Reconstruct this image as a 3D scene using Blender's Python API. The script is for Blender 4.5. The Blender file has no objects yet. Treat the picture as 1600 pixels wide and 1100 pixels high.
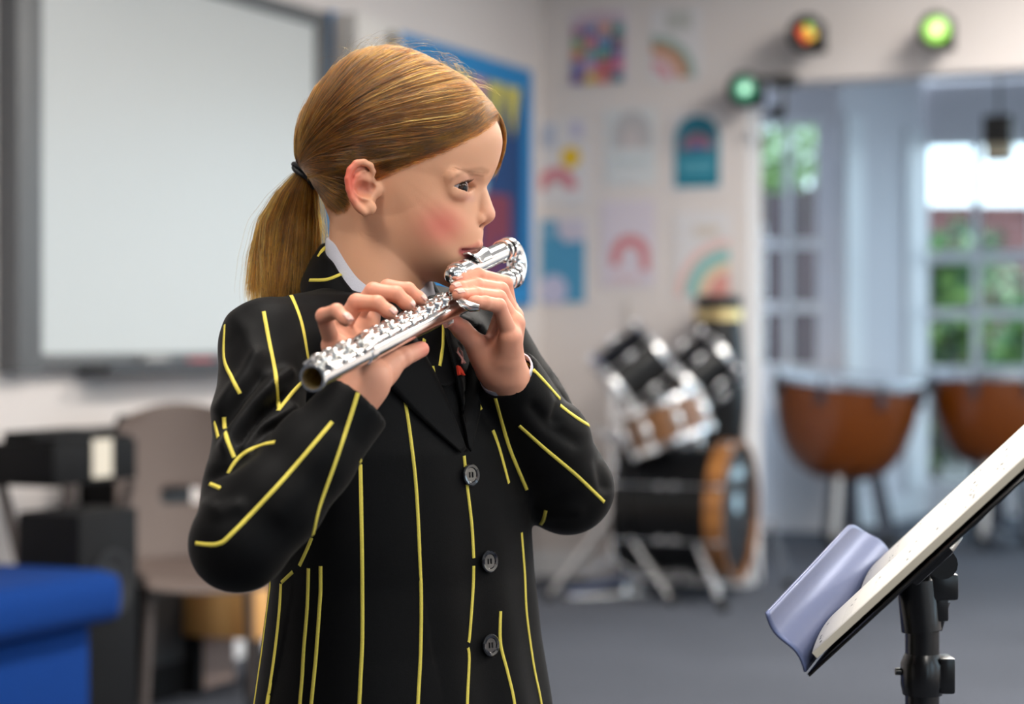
import bpy, bmesh, math, random
import numpy as np
from mathutils import Vector, Matrix
from mathutils.bvhtree import BVHTree

random.seed(7)
RNG = np.random.default_rng(7)
S = bpy.context.scene
COL = S.collection

# ------------------------------------------------------------------ camera
CAM_H = 1.06            # lens height above the carpet
F_PX = 70.0 / 36.0 * 1600.0
HORIZON = 530.0
cam_d = bpy.data.cameras.new('camera')
cam_d.lens = 70.0
cam_d.sensor_width = 36.0
cam_d.shift_y = -(550.0 - HORIZON) / 1600.0
cam_d.clip_end = 200
cam_d.dof.use_dof = True
cam_d.dof.focus_distance = 1.79
cam_d.dof.aperture_fstop = 3.6
cam = bpy.data.objects.new('camera', cam_d)
cam.location = (0, 0, CAM_H)
cam.rotation_euler = (math.pi / 2, 0, 0)
COL.objects.link(cam)
S.camera = cam

# ------------------------------------------------------------------ exposure
S.view_settings.view_transform = 'Standard'
S.view_settings.look = 'None'
S.view_settings.gamma = 1.0
S.view_settings.use_curve_mapping = False
S.view_settings.exposure = 0.50
S.cycles.use_denoising = True
S.cycles.max_bounces = 7
S.cycles.diffuse_bounces = 3
S.cycles.glossy_bounces = 4
S.cycles.transparent_max_bounces = 12
S.cycles.sample_clamp_indirect = 6.0
S.cycles.caustics_reflective = False
S.cycles.caustics_refractive = False

# ------------------------------------------------------------------ sky
W = bpy.data.worlds.new('sky')
S.world = W
W.use_nodes = True
_nt = W.node_tree
_nt.nodes.clear()
_out = _nt.nodes.new('ShaderNodeOutputWorld')
_bg = _nt.nodes.new('ShaderNodeBackground')
_sky = _nt.nodes.new('ShaderNodeTexSky')
_sky.sky_type = 'HOSEK_WILKIE'
_sky.turbidity = 8.0
_sky.ground_albedo = 0.35
_sky.sun_direction = Vector((0.5, 0.6, 0.75)).normalized()
_mx = _nt.nodes.new('ShaderNodeMixRGB')
_mx.inputs[0].default_value = 0.65
_mx.inputs[2].default_value = (0.62, 0.80, 1.0, 1)
_nt.links.new(_sky.outputs[0], _mx.inputs[1])
_nt.links.new(_mx.outputs[0], _bg.inputs[0])
_bg.inputs[1].default_value = 3.6
_nt.links.new(_bg.outputs[0], _out.inputs[0])

# ------------------------------------------------------------------ room axes
# the room stands turned 24.5 degrees to the lens: e1 runs along the left wall, e2 along the back wall
CORNER = np.array([0.13, 8.93])
E1 = np.array([0.4149, 0.9099])
E2 = np.array([0.9099, -0.4149])
ROOM_ANG = math.atan2(E2[1], E2[0])
CEIL = 2.95

def room(s, t, z=0.0):
    p = CORNER + E2 * s + E1 * t
    return Vector((p[0], p[1], z))

# ------------------------------------------------------------------ ceiling panel lamps of the hall (light part)
def area_lamp(name, loc, size, power, color, parent=None, rz=0.0):
    d = bpy.data.lights.new(name, 'AREA')
    d.shape = 'RECTANGLE'
    d.size, d.size_y = size
    d.energy = power
    d.color = color
    o = bpy.data.objects.new(name, d)
    o.location = loc
    o.rotation_euler = (0, 0, rz)
    COL.objects.link(o)
    return o

LAMP_SPOTS = []
for s_ in (2.7, 5.2):
    for t_ in (-1.6, -4.0, -6.2, -8.4):
        LAMP_SPOTS.append((s_, t_))
LAMP_POWER = 36.0
LAMP_COLOR = (1.0, 0.945, 0.875)
for s_, t_ in LAMP_SPOTS:
    p_ = room(s_, t_, CEIL - 0.10)
    area_lamp('ceiling_lamp_light', p_, (0.56, 1.16), LAMP_POWER * {-1.6: 1.9, -4.0: 1.25}.get(t_, 0.85), LAMP_COLOR, rz=ROOM_ANG)

# ------------------------------------------------------------------ helpers
def P(px, py, D):
    """point at depth D that the lens sees at pixel (px, py) of the 1600x1100 frame"""
    return Vector(((px - 800.0) / F_PX * D, D, CAM_H - (py - HORIZON) / F_PX * D))

def to_px(p):
    return ((p[0] / p[1]) * F_PX + 800.0, HORIZON - (p[2] - CAM_H) / p[1] * F_PX)

def srgb(r, g, b):
    def c(x):
        x /= 255.0
        return x / 12.92 if x <= 0.04045 else ((x + 0.055) / 1.055) ** 2.4
    return (c(r), c(g), c(b), 1.0)

MATS = {}
def mat(name, color=(0.5, 0.5, 0.5, 1), rough=0.5, metal=0.0, spec=0.5, bump=None, noise=None, emit=None,
        coat=0.0, sheen=0.0, sss=0.0, attr=None, trans=0.0):
    """procedural principled material; bump=(scale, strength), noise=(scale, amount) varies the colour"""
    if name in MATS:
        return MATS[name]
    m = bpy.data.materials.new(name)
    m.use_nodes = True
    nt = m.node_tree
    b = nt.nodes['Principled BSDF']
    b.inputs['Base Color'].default_value = color
    b.inputs['Roughness'].default_value = rough
    b.inputs['Metallic'].default_value = metal
    b.inputs['Specular IOR Level'].default_value = spec
    b.inputs['Coat Weight'].default_value = coat
    b.inputs['Sheen Weight'].default_value = sheen
    b.inputs['Transmission Weight'].default_value = trans
    tc = nt.nodes.new('ShaderNodeTexCoord')
    if sss:
        b.inputs['Subsurface Weight'].default_value = sss
        b.inputs['Subsurface Radius'].default_value = (1.0, 0.35, 0.2)
        b.inputs['Subsurface Scale'].default_value = 0.006
    if attr:
        a = nt.nodes.new('ShaderNodeAttribute')
        a.attribute_name = attr
        nt.links.new(a.outputs['Color'], b.inputs['Base Color'])
    if noise:
        n = nt.nodes.new('ShaderNodeTexNoise')
        n.inputs['Scale'].default_value = noise[0]
        n.inputs['Detail'].default_value = 4
        nt.links.new(tc.outputs['Object'], n.inputs['Vector'])
        mx = nt.nodes.new('ShaderNodeMixRGB')
        mx.blend_type = 'MULTIPLY'
        mx.inputs[0].default_value = 1.0
        mr = nt.nodes.new('ShaderNodeMapRange')
        mr.inputs[3].default_value = 1.0 - noise[1]
        mr.inputs[4].default_value = 1.0 + noise[1]
        nt.links.new(n.outputs['Fac'], mr.inputs[0])
        if attr:
            nt.links.new(a.outputs['Color'], mx.inputs[1])
        else:
            mx.inputs[1].default_value = color
        nt.links.new(mr.outputs[0], mx.inputs[2])
        nt.links.new(mx.outputs[0], b.inputs['Base Color'])
    if bump:
        n2 = nt.nodes.new('ShaderNodeTexNoise')
        n2.inputs['Scale'].default_value = bump[0]
        n2.inputs['Detail'].default_value = 5
        nt.links.new(tc.outputs['Object'], n2.inputs['Vector'])
        bp = nt.nodes.new('ShaderNodeBump')
        bp.inputs['Strength'].default_value = bump[1]
        bp.inputs['Distance'].default_value = 0.002
        nt.links.new(n2.outputs['Fac'], bp.inputs['Height'])
        nt.links.new(bp.outputs[0], b.inputs['Normal'])
    if emit:
        b.inputs['Emission Color'].default_value = emit[0]
        b.inputs['Emission Strength'].default_value = emit[1]
    MATS[name] = m
    return m

def wood_mat(name, dark, light, scale=6.0, rough=0.35, axis=2, coat=0.2):
    if name in MATS:
        return MATS[name]
    m = bpy.data.materials.new(name)
    m.use_nodes = True
    nt = m.node_tree
    b = nt.nodes['Principled BSDF']
    b.inputs['Roughness'].default_value = rough
    b.inputs['Coat Weight'].default_value = coat
    tc = nt.nodes.new('ShaderNodeTexCoord')
    mp = nt.nodes.new('ShaderNodeMapping')
    sc = [scale * 4] * 3
    sc[axis] = scale * 0.4
    mp.inputs['Scale'].default_value = sc
    n = nt.nodes.new('ShaderNodeTexNoise')
    n.inputs['Scale'].default_value = 1.0
    n.inputs['Detail'].default_value = 6
    cr = nt.nodes.new('ShaderNodeValToRGB')
    cr.color_ramp.elements[0].position = 0.35
    cr.color_ramp.elements[0].color = dark
    cr.color_ramp.elements[1].position = 0.65
    cr.color_ramp.elements[1].color = light
    nt.links.new(tc.outputs['Object'], mp.inputs[0])
    nt.links.new(mp.outputs[0], n.inputs['Vector'])
    nt.links.new(n.outputs['Fac'], cr.inputs[0])
    nt.links.new(cr.outputs[0], b.inputs['Base Color'])
    MATS[name] = m
    return m

def glass_mat():
    if 'window_glass' in MATS:
        return MATS['window_glass']
    m = bpy.data.materials.new('window_glass')
    m.use_nodes = True
    nt = m.node_tree
    nt.nodes.clear()
    o = nt.nodes.new('ShaderNodeOutputMaterial')
    t = nt.nodes.new('ShaderNodeBsdfTransparent')
    t.inputs[0].default_value = (0.93, 0.97, 0.96, 1)
    g = nt.nodes.new('ShaderNodeBsdfGlossy')
    g.inputs['Roughness'].default_value = 0.02
    mx = nt.nodes.new('ShaderNodeMixShader')
    mx.inputs[0].default_value = 0.06
    nt.links.new(t.outputs[0], mx.inputs[1])
    nt.links.new(g.outputs[0], mx.inputs[2])
    nt.links.new(mx.outputs[0], o.inputs[0])
    MATS['window_glass'] = m
    return m

# ---- mesh building
class MB:
    """collects shapes; build() links them as ONE mesh object"""
    def __init__(self):
        self.v, self.f, self.m = [], [], []
        self.M = Matrix.Identity(4)
        self.mi = 0
    def add(self, verts, faces):
        n = len(self.v)
        self.v += [tuple(self.M @ Vector(p)) for p in verts]
        self.f += [tuple(i + n for i in q) for q in faces]
        self.m += [self.mi] * len(faces)
        return self
    def box(self, c, s, rot=None, bev=0.0):
        bm = bmesh.new()
        bmesh.ops.create_cube(bm, size=1.0)
        for v in bm.verts:
            v.co = Vector((v.co.x * s[0], v.co.y * s[1], v.co.z * s[2]))
        if bev > 0:
            bmesh.ops.bevel(bm, geom=list(bm.edges), offset=bev, segments=2, profile=0.6, affect='EDGES')
        R = rot if rot is not None else Matrix.Identity(3)
        vs = [R @ v.co + Vector(c) for v in bm.verts]
        bm.verts.index_update()
        fs = [[v.index for v in f.verts] for f in bm.faces]
        bm.free()
        return self.add(vs, fs)
    def tube(self, pts, r, seg=10, caps=True):
        pts = [Vector(p) for p in pts]
        n = len(pts)
        rs = r if isinstance(r, (list, tuple)) else [r] * n
        tang = []
        for i in range(n):
            a = pts[max(i - 1, 0)]
            b = pts[min(i + 1, n - 1)]
            tang.append((b - a).normalized())
        up = Vector((0, 0, 1))
        if abs(tang[0].dot(up)) > 0.9:
            up = Vector((1, 0, 0))
        nrm = (up - tang[0] * up.dot(tang[0])).normalized()
        vs, fs = [], []
        for i in range(n):
            nrm = nrm - tang[i] * nrm.dot(tang[i])
            nrm.normalize()
            bn = tang[i].cross(nrm)
            for k in range(seg):
                a = 2 * math.pi * k / seg
                vs.append(pts[i] + (nrm * math.cos(a) + bn * math.sin(a)) * rs[i])
        for i in range(n - 1):
            for k in range(seg):
                k2 = (k + 1) % seg
                fs.append((i * seg + k, i * seg + k2, (i + 1) * seg + k2, (i + 1) * seg + k))
        if caps:
            fs.append(tuple(range(seg))[::-1])
            fs.append(tuple((n - 1) * seg + k for k in range(seg)))
        return self.add(vs, fs)
    def lathe(self, prof, base=(0, 0, 0), axis=(0, 0, 1), seg=32, caps=True):
        """prof: list of (r, h) along axis from base"""
        ax = Vector(axis).normalized()
        u = Vector((1, 0, 0)) if abs(ax.x) < 0.9 else Vector((0, 1, 0))
        u = (u - ax * u.dot(ax)).normalized()
        w = ax.cross(u)
        B = Vector(base)
        vs, fs = [], []
        for r, h in prof:
            for k in range(seg):
                a = 2 * math.pi * k / seg
                vs.append(B + ax * h + (u * math.cos(a) + w * math.sin(a)) * max(r, 1e-5))
        for i in range(len(prof) - 1):
            for k in range(seg):
                k2 = (k + 1) % seg
                fs.append((i * seg + k, i * seg + k2, (i + 1) * seg + k2, (i + 1) * seg + k))
        if caps:
            fs.append(tuple(range(seg))[::-1])
            fs.append(tuple((len(prof) - 1) * seg + k for k in range(seg)))
        return self.add(vs, fs)
    def prism(self, poly, h0, h1, frame=None):
        """poly: list of (x, y) in the frame's plane, extruded h0..h1 along its normal"""
        Fm = frame if frame is not None else Matrix.Identity(4)
        n = len(poly)
        vs = [Fm @ Vector((x, y, h0)) for x, y in poly] + [Fm @ Vector((x, y, h1)) for x, y in poly]
        fs = [tuple(range(n))[::-1], tuple(range(n, 2 * n))]
        fs += [(i, (i + 1) % n, (i + 1) % n + n, i + n) for i in range(n)]
        return self.add(vs, fs)
    def build(self, name, mats, parent=None, smooth=None, loc=None, rz=0.0):
        me = bpy.data.meshes.new(name)
        me.from_pydata(self.v, [], self.f)
        ms = mats if isinstance(mats, (list, tuple)) else [mats]
        for m in ms:
            me.materials.append(m)
        if len(ms) > 1:
            me.polygons.foreach_set('material_index', self.m)
        me.validate()
        bm = bmesh.new()
        bm.from_mesh(me)
        bmesh.ops.recalc_face_normals(bm, faces=bm.faces)
        if smooth is not None:
            lim = math.radians(smooth)
            for f in bm.faces:
                f.smooth = True
            for e in bm.edges:
                e.smooth = not (len(e.link_faces) == 2 and e.calc_face_angle(0) > lim)
        bm.to_mesh(me)
        bm.free()
        o = bpy.data.objects.new(name, me)
        COL.objects.link(o)
        if parent is not None:
            o.parent = parent
        if loc is not None:
            o.location = loc
        o.rotation_euler = (0, 0, rz)
        return o

def thing(name, label, cat, loc=(0, 0, 0), rz=0.0, group=None):
    o = bpy.data.objects.new(name, None)
    o.empty_display_size = 0.1
    COL.objects.link(o)
    o.location = loc
    o.rotation_euler = (0, 0, rz)
    return tag(o, label, cat, group)

def tag(o, label, cat, group=None):
    o['label'] = label
    o['category'] = cat
    if group:
        o['group'] = group
    return o

def structure(o):
    o['kind'] = 'structure'
    return o

def arc(cx, cy, r, a0, a1, n):
    return [(cx + r * math.cos(math.radians(a0 + (a1 - a0) * i / n)), cy + r * math.sin(math.radians(a0 + (a1 - a0) * i / n))) for i in range(n + 1)]
# ================================================================== ROOM
M_WALL = mat('wall_paint', srgb(214, 207, 204), 0.85, noise=(1.5, 0.03), bump=(180, 0.06))
M_CEIL = mat('ceiling_paint', srgb(236, 232, 226), 0.9, noise=(2.0, 0.02))
M_TRIM = mat('white_gloss_paint', srgb(226, 226, 228), 0.35, noise=(3.0, 0.02))
M_BAY = mat('bay_paint', srgb(214, 210, 214), 0.7, noise=(2.0, 0.03))

def carpet_mat():
    m = bpy.data.materials.new('carpet')
    m.use_nodes = True
    nt = m.node_tree
    b = nt.nodes['Principled BSDF']
    b.inputs['Roughness'].default_value = 0.95
    b.inputs['Specular IOR Level'].default_value = 0.1
    tc = nt.nodes.new('ShaderNodeTexCoord')
    n = nt.nodes.new('ShaderNodeTexNoise')
    n.inputs['Scale'].default_value = 90
    n.inputs['Detail'].default_value = 6
    n2 = nt.nodes.new('ShaderNodeTexNoise')
    n2.inputs['Scale'].default_value = 1.3
    cr = nt.nodes.new('ShaderNodeValToRGB')
    cr.color_ramp.elements[0].position = 0.3
    cr.color_ramp.elements[0].color = srgb(62, 65, 72)
    cr.color_ramp.elements[1].position = 0.75
    cr.color_ramp.elements[1].color = srgb(96, 100, 110)
    mx = nt.nodes.new('ShaderNodeMixRGB')
    mx.blend_type = 'OVERLAY'
    mx.inputs[0].default_value = 0.25
    bp = nt.nodes.new('ShaderNodeBump')
    bp.inputs['Strength'].default_value = 0.5
    bp.inputs['Distance'].default_value = 0.004
    for a in (n, n2):
        nt.links.new(tc.outputs['Object'], a.inputs['Vector'])
    nt.links.new(n.outputs['Fac'], cr.inputs[0])
    nt.links.new(cr.outputs[0], mx.inputs[1])
    nt.links.new(n2.outputs['Fac'], mx.inputs[2])
    nt.links.new(mx.outputs[0], b.inputs['Base Color'])
    nt.links.new(n.outputs['Fac'], bp.inputs['Height'])
    nt.links.new(bp.outputs[0], b.inputs['Normal'])
    return m
M_CARPET = carpet_mat()

R0 = room(0, 0, 0)
RS, RT = 7.2, -13.0          # right wall, rear wall
def rb(mb, s0, s1, t0, t1, z0, z1, bev=0.0):
    return mb.box(((s0 + s1) / 2, (t0 + t1) / 2, (z0 + z1) / 2), (abs(s1 - s0), abs(t1 - t0), abs(z1 - z0)), bev=bev)
def rbuild(mb, name, m, **k):
    return mb.build(name, m, loc=R0, rz=ROOM_ANG, **k)

b = MB(); rb(b, -0.3, RS + 0.3, RT - 0.3, 6.0, -0.12, 0.0)
structure(rbuild(b, 'floor', M_CARPET))
b = MB(); rb(b, -0.3, RS + 0.3, RT - 0.3, 0.25, CEIL, CEIL + 0.12)
structure(rbuild(b, 'ceiling', M_CEIL))
b = MB(); rb(b, -0.2, 0.0, RT - 0.3, 0.2, 0.0, CEIL)
structure(rbuild(b, 'wall_left', M_WALL))
b = MB(); rb(b, 0, RS, RT - 0.2, RT, 0, CEIL)
structure(rbuild(b, 'wall_rear', mat('rear_wall_fill_cut', srgb(92, 80, 84), 0.9, noise=(1.5, 0.05))))  # unseen wall, toned dark to cut the fill light on the girl

# back wall with the wide opening to the window bay
def s_of_px(px):
    k = (px - 800) / F_PX
    D = (8.93 + 0.456 * 0.13) / (1 + 0.456 * k)
    return (k * D - 0.13) / E2[0]
def back_pt(px, py, proud=0.0):
    """(s, z) on the back wall seen at a pixel"""
    k = (px - 800) / F_PX
    D = (8.93 + 0.456 * 0.13) / (1 + 0.456 * k)
    return ((k * D - 0.13) / E2[0], CAM_H - (py - HORIZON) / F_PX * D)
S_OPEN0 = s_of_px(1168)
S_OPEN1 = 4.3
Z_LINTEL = 2.155
b = MB()
rb(b, 0, S_OPEN0, 0.0, 0.2, 0, CEIL)
rb(b, S_OPEN0, S_OPEN1, 0.0, 0.2, Z_LINTEL, CEIL)
rb(b, S_OPEN1, RS, 0.0, 0.2, 0, CEIL)
structure(rbuild(b, 'wall_back', M_WALL))

# right wall with three tall windows (daylight)
b = MB()
tw = [(-3.2, -1.4), (-6.0, -4.2), (-8.8, -7.0), (-11.6, -9.8)]
ZW0, ZW1 = 0.95, 2.45
rb(b, RS, RS + 0.2, RT - 0.2, 0.2, 0, ZW0)
rb(b, RS, RS + 0.2, RT - 0.2, 0.2, ZW1, CEIL)
edges = [RT - 0.2] + [x for w in sorted(tw) for x in w] + [0.2]
for i in range(0, len(edges), 2):
    rb(b, RS, RS + 0.2, edges[i], edges[i + 1], ZW0, ZW1)
structure(rbuild(b, 'wall_right', M_WALL))
for i, (a, c) in enumerate(tw):
    b = MB()
    for z in (ZW0, ZW1 - 0.05):
        rb(b, RS + 0.06, RS + 0.13, a, c, z, z + 0.05)
    for t in (a, (a + c) / 2 - 0.02, c - 0.05):
        rb(b, RS + 0.06, RS + 0.13, t, t + 0.05, ZW0 + .05, ZW1 - .05)
    w = structure(rbuild(b, 'window_%d' % (i + 3), M_TRIM))
    g = MB(); rb(g, RS + 0.09, RS + 0.098, a + 0.05, c - 0.05, ZW0 + 0.05, ZW1 - 0.05)
    gp = g.build('pane', glass_mat()); gp.parent = w

# bay beyond the opening, world coordinates
def flat(p):
    return (p[0], p[1])
J0 = room(S_OPEN0, 0.2); J1 = P(1178, 530, 10.95)
W1a, W1b = P(1178, 530, 11.02), P(1312, 530, 10.92)
PL1 = P(1443, 530, 12.02)
W2a, W2b = P(1443, 530, 12.05), P(1800, 530, 11.75)
BAY_CEIL = 2.62
def vseg(mb, p, q, z0, z1, th, side=1):
    """vertical slab between two floor points, thickness away from the lens"""
    d = Vector((q[0] - p[0], q[1] - p[1], 0)); L = d.length; d.normalize()
    n = Vector((-d.y, d.x, 0)) * side
    c = Vector((p[0], p[1], 0)) + d * L / 2 + n * th / 2
    R = Matrix.Rotation(math.atan2(d.y, d.x), 3, 'Z')
    return mb.box((c.x, c.y, (z0 + z1) / 2), (L, th, z1 - z0), rot=R)
b = MB(); vseg(b, J0, J1, 0, BAY_CEIL, 0.12)
structure(b.build('wall_bay_left', M_BAY))
b = MB()
vseg(b, W1b, PL1, 0, BAY_CEIL, 0.14)
structure(b.build('wall_bay_middle', M_BAY))
# white pilaster strips of the middle wall
for i, (f0, f1) in enumerate(((0.02, 0.22), (0.74, 0.98))):
    b = MB()
    p = Vector(W1b).lerp(PL1, f0); q = Vector(W1b).lerp(PL1, f1)
    vseg(b, p, q, 0.16, 2.3, 0.03, side=-1)
    structure(b.build('trim_%d' % (i + 1), M_TRIM))
# right end of the bay, unseen: glazing added to let daylight onto the bay walls
E_R = room(S_OPEN1, 0.2)
b = MB(); vseg(b, W2b, E_R, 0, 0.3, 0.12); vseg(b, W2b, E_R, 2.4, BAY_CEIL, 0.12)
for f_ in (0.0, 0.32, 0.64, 0.96):
    vseg(b, Vector(W2b).lerp(E_R, f_), Vector(W2b).lerp(E_R, f_ + 0.04), 0.3, 2.4, 0.10)
w7 = structure(b.build('window_7', M_TRIM))
b = MB(); vseg(b, Vector(W2b).lerp(E_R, 0.02), Vector(W2b).lerp(E_R, 0.98), 0.3, 2.4, 0.006)
b.build('pane', glass_mat(), w7)
# bay ceiling
pts = [flat(J0), flat(J1), flat(W1a), flat(W1b), flat(PL1), flat(W2b), flat(E_R)]
b = MB(); b.prism([(p[0], p[1]) for p in pts][::-1], BAY_CEIL, BAY_CEIL + 0.1)
structure(b.build('ceiling_bay', M_BAY))

# left bay window: fixed light over a white panel
def window_unit(n, A, B, z0, z1, glass_z0, bars_x, bars_z, panel=True, head=None):
    d = Vector((B[0] - A[0], B[1] - A[1], 0)); L = d.length; d.normalize()
    def seg(mb, f0, f1, za, zb, th, off=0.0):
        nn = Vector((-d.y, d.x, 0)) * off
        p = Vector((A[0], A[1], 0)) + d * (L * f0) + nn
        q = Vector((A[0], A[1], 0)) + d * (L * f1) + nn
        vseg(mb, p, q, za, zb, th)
    b = MB()
    seg(b, 0, 1, z1, BAY_CEIL, 0.12)                        # wall above
    structure(b.build('wall_above_window_%d' % n, M_BAY))
    b = MB()
    fw = 0.055 / L
    seg(b, 0, fw * 0.6, z0, z1, 0.07, 0.02)
    seg(b, 1 - fw * 0.9, 1, z0, z1, 0.07, 0.02)
    seg(b, 0, 1, z1 - 0.03, z1 + 0.02, 0.07, 0.02)
    if panel:
        seg(b, 0, 1, z0, glass_z0, 0.06, 0.02)
    else:
        seg(b, 0, 1, z0, glass_z0, 0.07, 0.02)
    for x0, x1 in bars_x:
        seg(b, x0, x1, glass_z0, z1, 0.045, 0.03)
    for za, zb in bars_z:
        seg(b, 0, 1, za, zb, 0.045, 0.03)
    w = structure(b.build('window_%d' % n, M_TRIM))
    g = MB()
    seg(g, 0.01, 0.99, glass_z0, z1 - 0.02, 0.006, 0.05)
    gp = g.build('pane', glass_mat()); gp.parent = w
    return w
def zz(py, D):
    return CAM_H - (py - HORIZON) / F_PX * D
window_unit(1, W1a, W1b, 0.0, zz(186, 11), zz(568, 11), [(0.35, 0.43)],
            [(zz(388, 11), zz(373, 11)), (zz(488, 11), zz(472, 11))])
window_unit(2, W2a, W2b, 0.0, zz(219, 12), zz(752, 12), [(0.215, 0.255), (0.47, 0.56), (0.76, 0.80)],
            [(zz(410, 12), zz(392, 12)), (zz(497, 12), zz(482, 12)), (zz(596, 12), zz(572, 12))], panel=False)
# skirting boards
b = MB(); rb(b, 0.0, 0.018, RT, 0.0, 0, 0.12)
structure(rbuild(b, 'baseboard_left', M_TRIM))
b = MB(); rb(b, 0.018, S_OPEN0, -0.018, 0.0, 0, 0.12)
structure(rbuild(b, 'baseboard_back', M_TRIM))
b = MB(); vseg(b, W1b, PL1, 0, 0.14, 0.03, side=-1)
structure(b.build('baseboard_bay', M_TRIM))

# ceiling panel lamps: frame and diffuser round each light
M_DIFF = mat('lamp_diffuser', (0.95, 0.93, 0.9, 1), 0.6, emit=((1.0, 0.92, 0.82, 1), 2.0))
M_LFRAME = mat('lamp_frame', srgb(230, 230, 228), 0.4)
for i, (s_, t_) in enumerate(LAMP_SPOTS):
    far = abs(t_)
    L = thing('ceiling_lamp', 'rectangular ceiling panel lamp, %s row, %s from the back wall' % (
        'window-side' if s_ > 3 else 'whiteboard-side', ['first', 'second', 'third', 'fourth'][i % 4]),
        'lamp', room(s_, t_, CEIL), ROOM_ANG, 'ceiling panel lamps')
    b = MB()
    for sx in (-1, 1):
        b.box((sx * 0.31, 0, -0.035), (0.03, 1.26, 0.07))
        b.box((0, sx * 0.615, -0.035), (0.65, 0.03, 0.07))
    b.build('frame', M_LFRAME, L)
    b = MB(); b.box((0, 0, -0.03), (0.59, 1.2, 0.02))
    b.build('diffuser', M_DIFF, L)

# ------------------------------------------------------------------ garden outside the bay
M_PAVE = mat('garden_paving', srgb(110, 106, 102), 0.9, noise=(3, 0.15))
b = MB(); b.box((6, 21, -0.06), (30, 17.5, 0.1))
structure(b.build('ground_garden', M_PAVE))
def brick_mat():
    m = bpy.data.materials.new('brick')
    m.use_nodes = True
    nt = m.node_tree
    bs = nt.nodes['Principled BSDF']
    bs.inputs['Roughness'].default_value = 0.9
    tc = nt.nodes.new('ShaderNodeTexCoord')
    mp = nt.nodes.new('ShaderNodeMapping')
    mp.inputs['Rotation'].default_value = (math.pi / 2, 0, 0)
    br = nt.nodes.new('ShaderNodeTexBrick')
    br.inputs['Color1'].default_value = srgb(150, 88, 82)
    br.inputs['Color2'].default_value = srgb(124, 70, 68)
    br.inputs['Mortar'].default_value = srgb(166, 146, 140)
    br.inputs['Scale'].default_value = 4.4
    nt.links.new(tc.outputs['Object'], mp.inputs[0])
    nt.links.new(mp.outputs[0], br.inputs['Vector'])
    nt.links.new(br.outputs['Color'], bs.inputs['Base Color'])
    return m
M_BRICK = brick_mat()
b = MB(); b.box((7.2, 19.5, 1.15), (9.0, 0.24, 2.3)); b.box((7.2, 19.5, 2.33), (9.1, 0.32, 0.07))
tag(b.build('garden_wall', M_BRICK), 'red brick garden wall beyond the glazed bay doors', 'wall')
M_FENCE = wood_mat('dark_fence_wood', srgb(60, 44, 46), srgb(88, 66, 68), 3.0, 0.8, coat=0)
b = MB()
for k in range(9):
    b.box((1.55 + k * 0.165, 15.5, 1.10 + 0.02 * (k % 3)), (0.155, 0.03, 2.2))
b.box((2.2, 15.54, 0.5), (1.5, 0.05, 0.09)); b.box((2.2, 15.54, 1.8), (1.5, 0.05, 0.09))
tag(b.build('garden_fence', M_FENCE), 'dark timber board fence seen through the narrow left bay window', 'fence')

def leaf_cloud(name, c, rad, n, size, cols, parent=None, seed=1):
    rg = np.random.default_rng(seed)
    v, f, mi = [], [], []
    for i in range(n):
        while True:
            q = rg.uniform(-1, 1, 3)
            r = np.linalg.norm(q)
            if r < 1:
                break
        q = q / max(r, 1e-3) * (r ** 0.5)
        p = Vector(c) + Vector((q[0] * rad[0], q[1] * rad[1], q[2] * rad[2]))
        a = Vector(rg.normal(size=3)).normalized()
        bq = a.orthogonal().normalized()
        s = size * rg.uniform(0.6, 1.4)
        k = len(v)
        v += [p - a * s, p + bq * s * 0.5, p + a * s, p - bq * s * 0.5]
        f.append((k, k + 1, k + 2, k + 3))
        mi.append(int(rg.integers(0, len(cols))))
    me = bpy.data.meshes.new(name)
    me.from_pydata([tuple(x) for x in v], [], f)
    for m in cols:
        me.materials.append(m)
    me.polygons.foreach_set('material_index', mi)
    o = bpy.data.objects.new(name, me)
    COL.objects.link(o)
    if parent:
        o.parent = parent
    return o
G1 = mat('leaf_mid_green', srgb(64, 104, 44), 0.6); G2 = mat('leaf_dark_green', srgb(30, 60, 28), 0.6)
G3 = mat('leaf_pale_green', srgb(178, 200, 150), 0.6); G4 = mat('leaf_yellow_green', srgb(112, 142, 62), 0.6)
M_BARK = mat('bark', srgb(84, 70, 58), 0.9, noise=(20, 0.3))
def bush(px, D, w, h, lab, cols, seed, n=700):
    base = P(px, 530, D); base.z = 0
    t = thing('garden_bush', lab, 'bush', base, group='bushes outside the bay')
    leaf_cloud('foliage', (0, 0, h * 0.55), (w, w * 0.7, h * 0.5), n, 0.09, cols, t, seed)
    b = MB()
    for k in range(4):
        b.tube([(0.05 * math.cos(k * 1.6), 0.05 * math.sin(k * 1.6), 0), (0.25 * w * math.cos(k * 1.6), 0.2 * w * math.sin(k * 1.6), h * 0.6)], 0.018, 6)
    b.build('stem', M_BARK, t)
bush(1455, 14.9, 0.42, 1.75, 'rounded green bush behind the left pane column of the bay door', [G1, G2, G4], 3)
bush(1512, 17.2, 0.55, 2.0, 'taller pale bush rising behind the rounded bush in the garden', [G1, G3, G2], 4)
bush(1658, 14.4, 0.46, 1.40, 'bright green low bush by the right edge of the bay door', [G1, G4, G1], 5)
tr = thing('garden_tree', 'pale leafed tree rising above the dark fence outside the narrow bay window', 'tree', (2.45, 17.4, 0))
leaf_cloud('crown', (0, 0, 2.75), (0.75, 0.7, 0.75), 1100, 0.10, [G3, G4, G3], tr, 9)
b = MB(); b.tube([(0, 0, 0), (0.03, 0, 1.2), (-0.02, 0, 2.4)], [0.10, 0.08, 0.05], 10)
b.build('trunk', M_BARK, tr, smooth=40)
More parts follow.
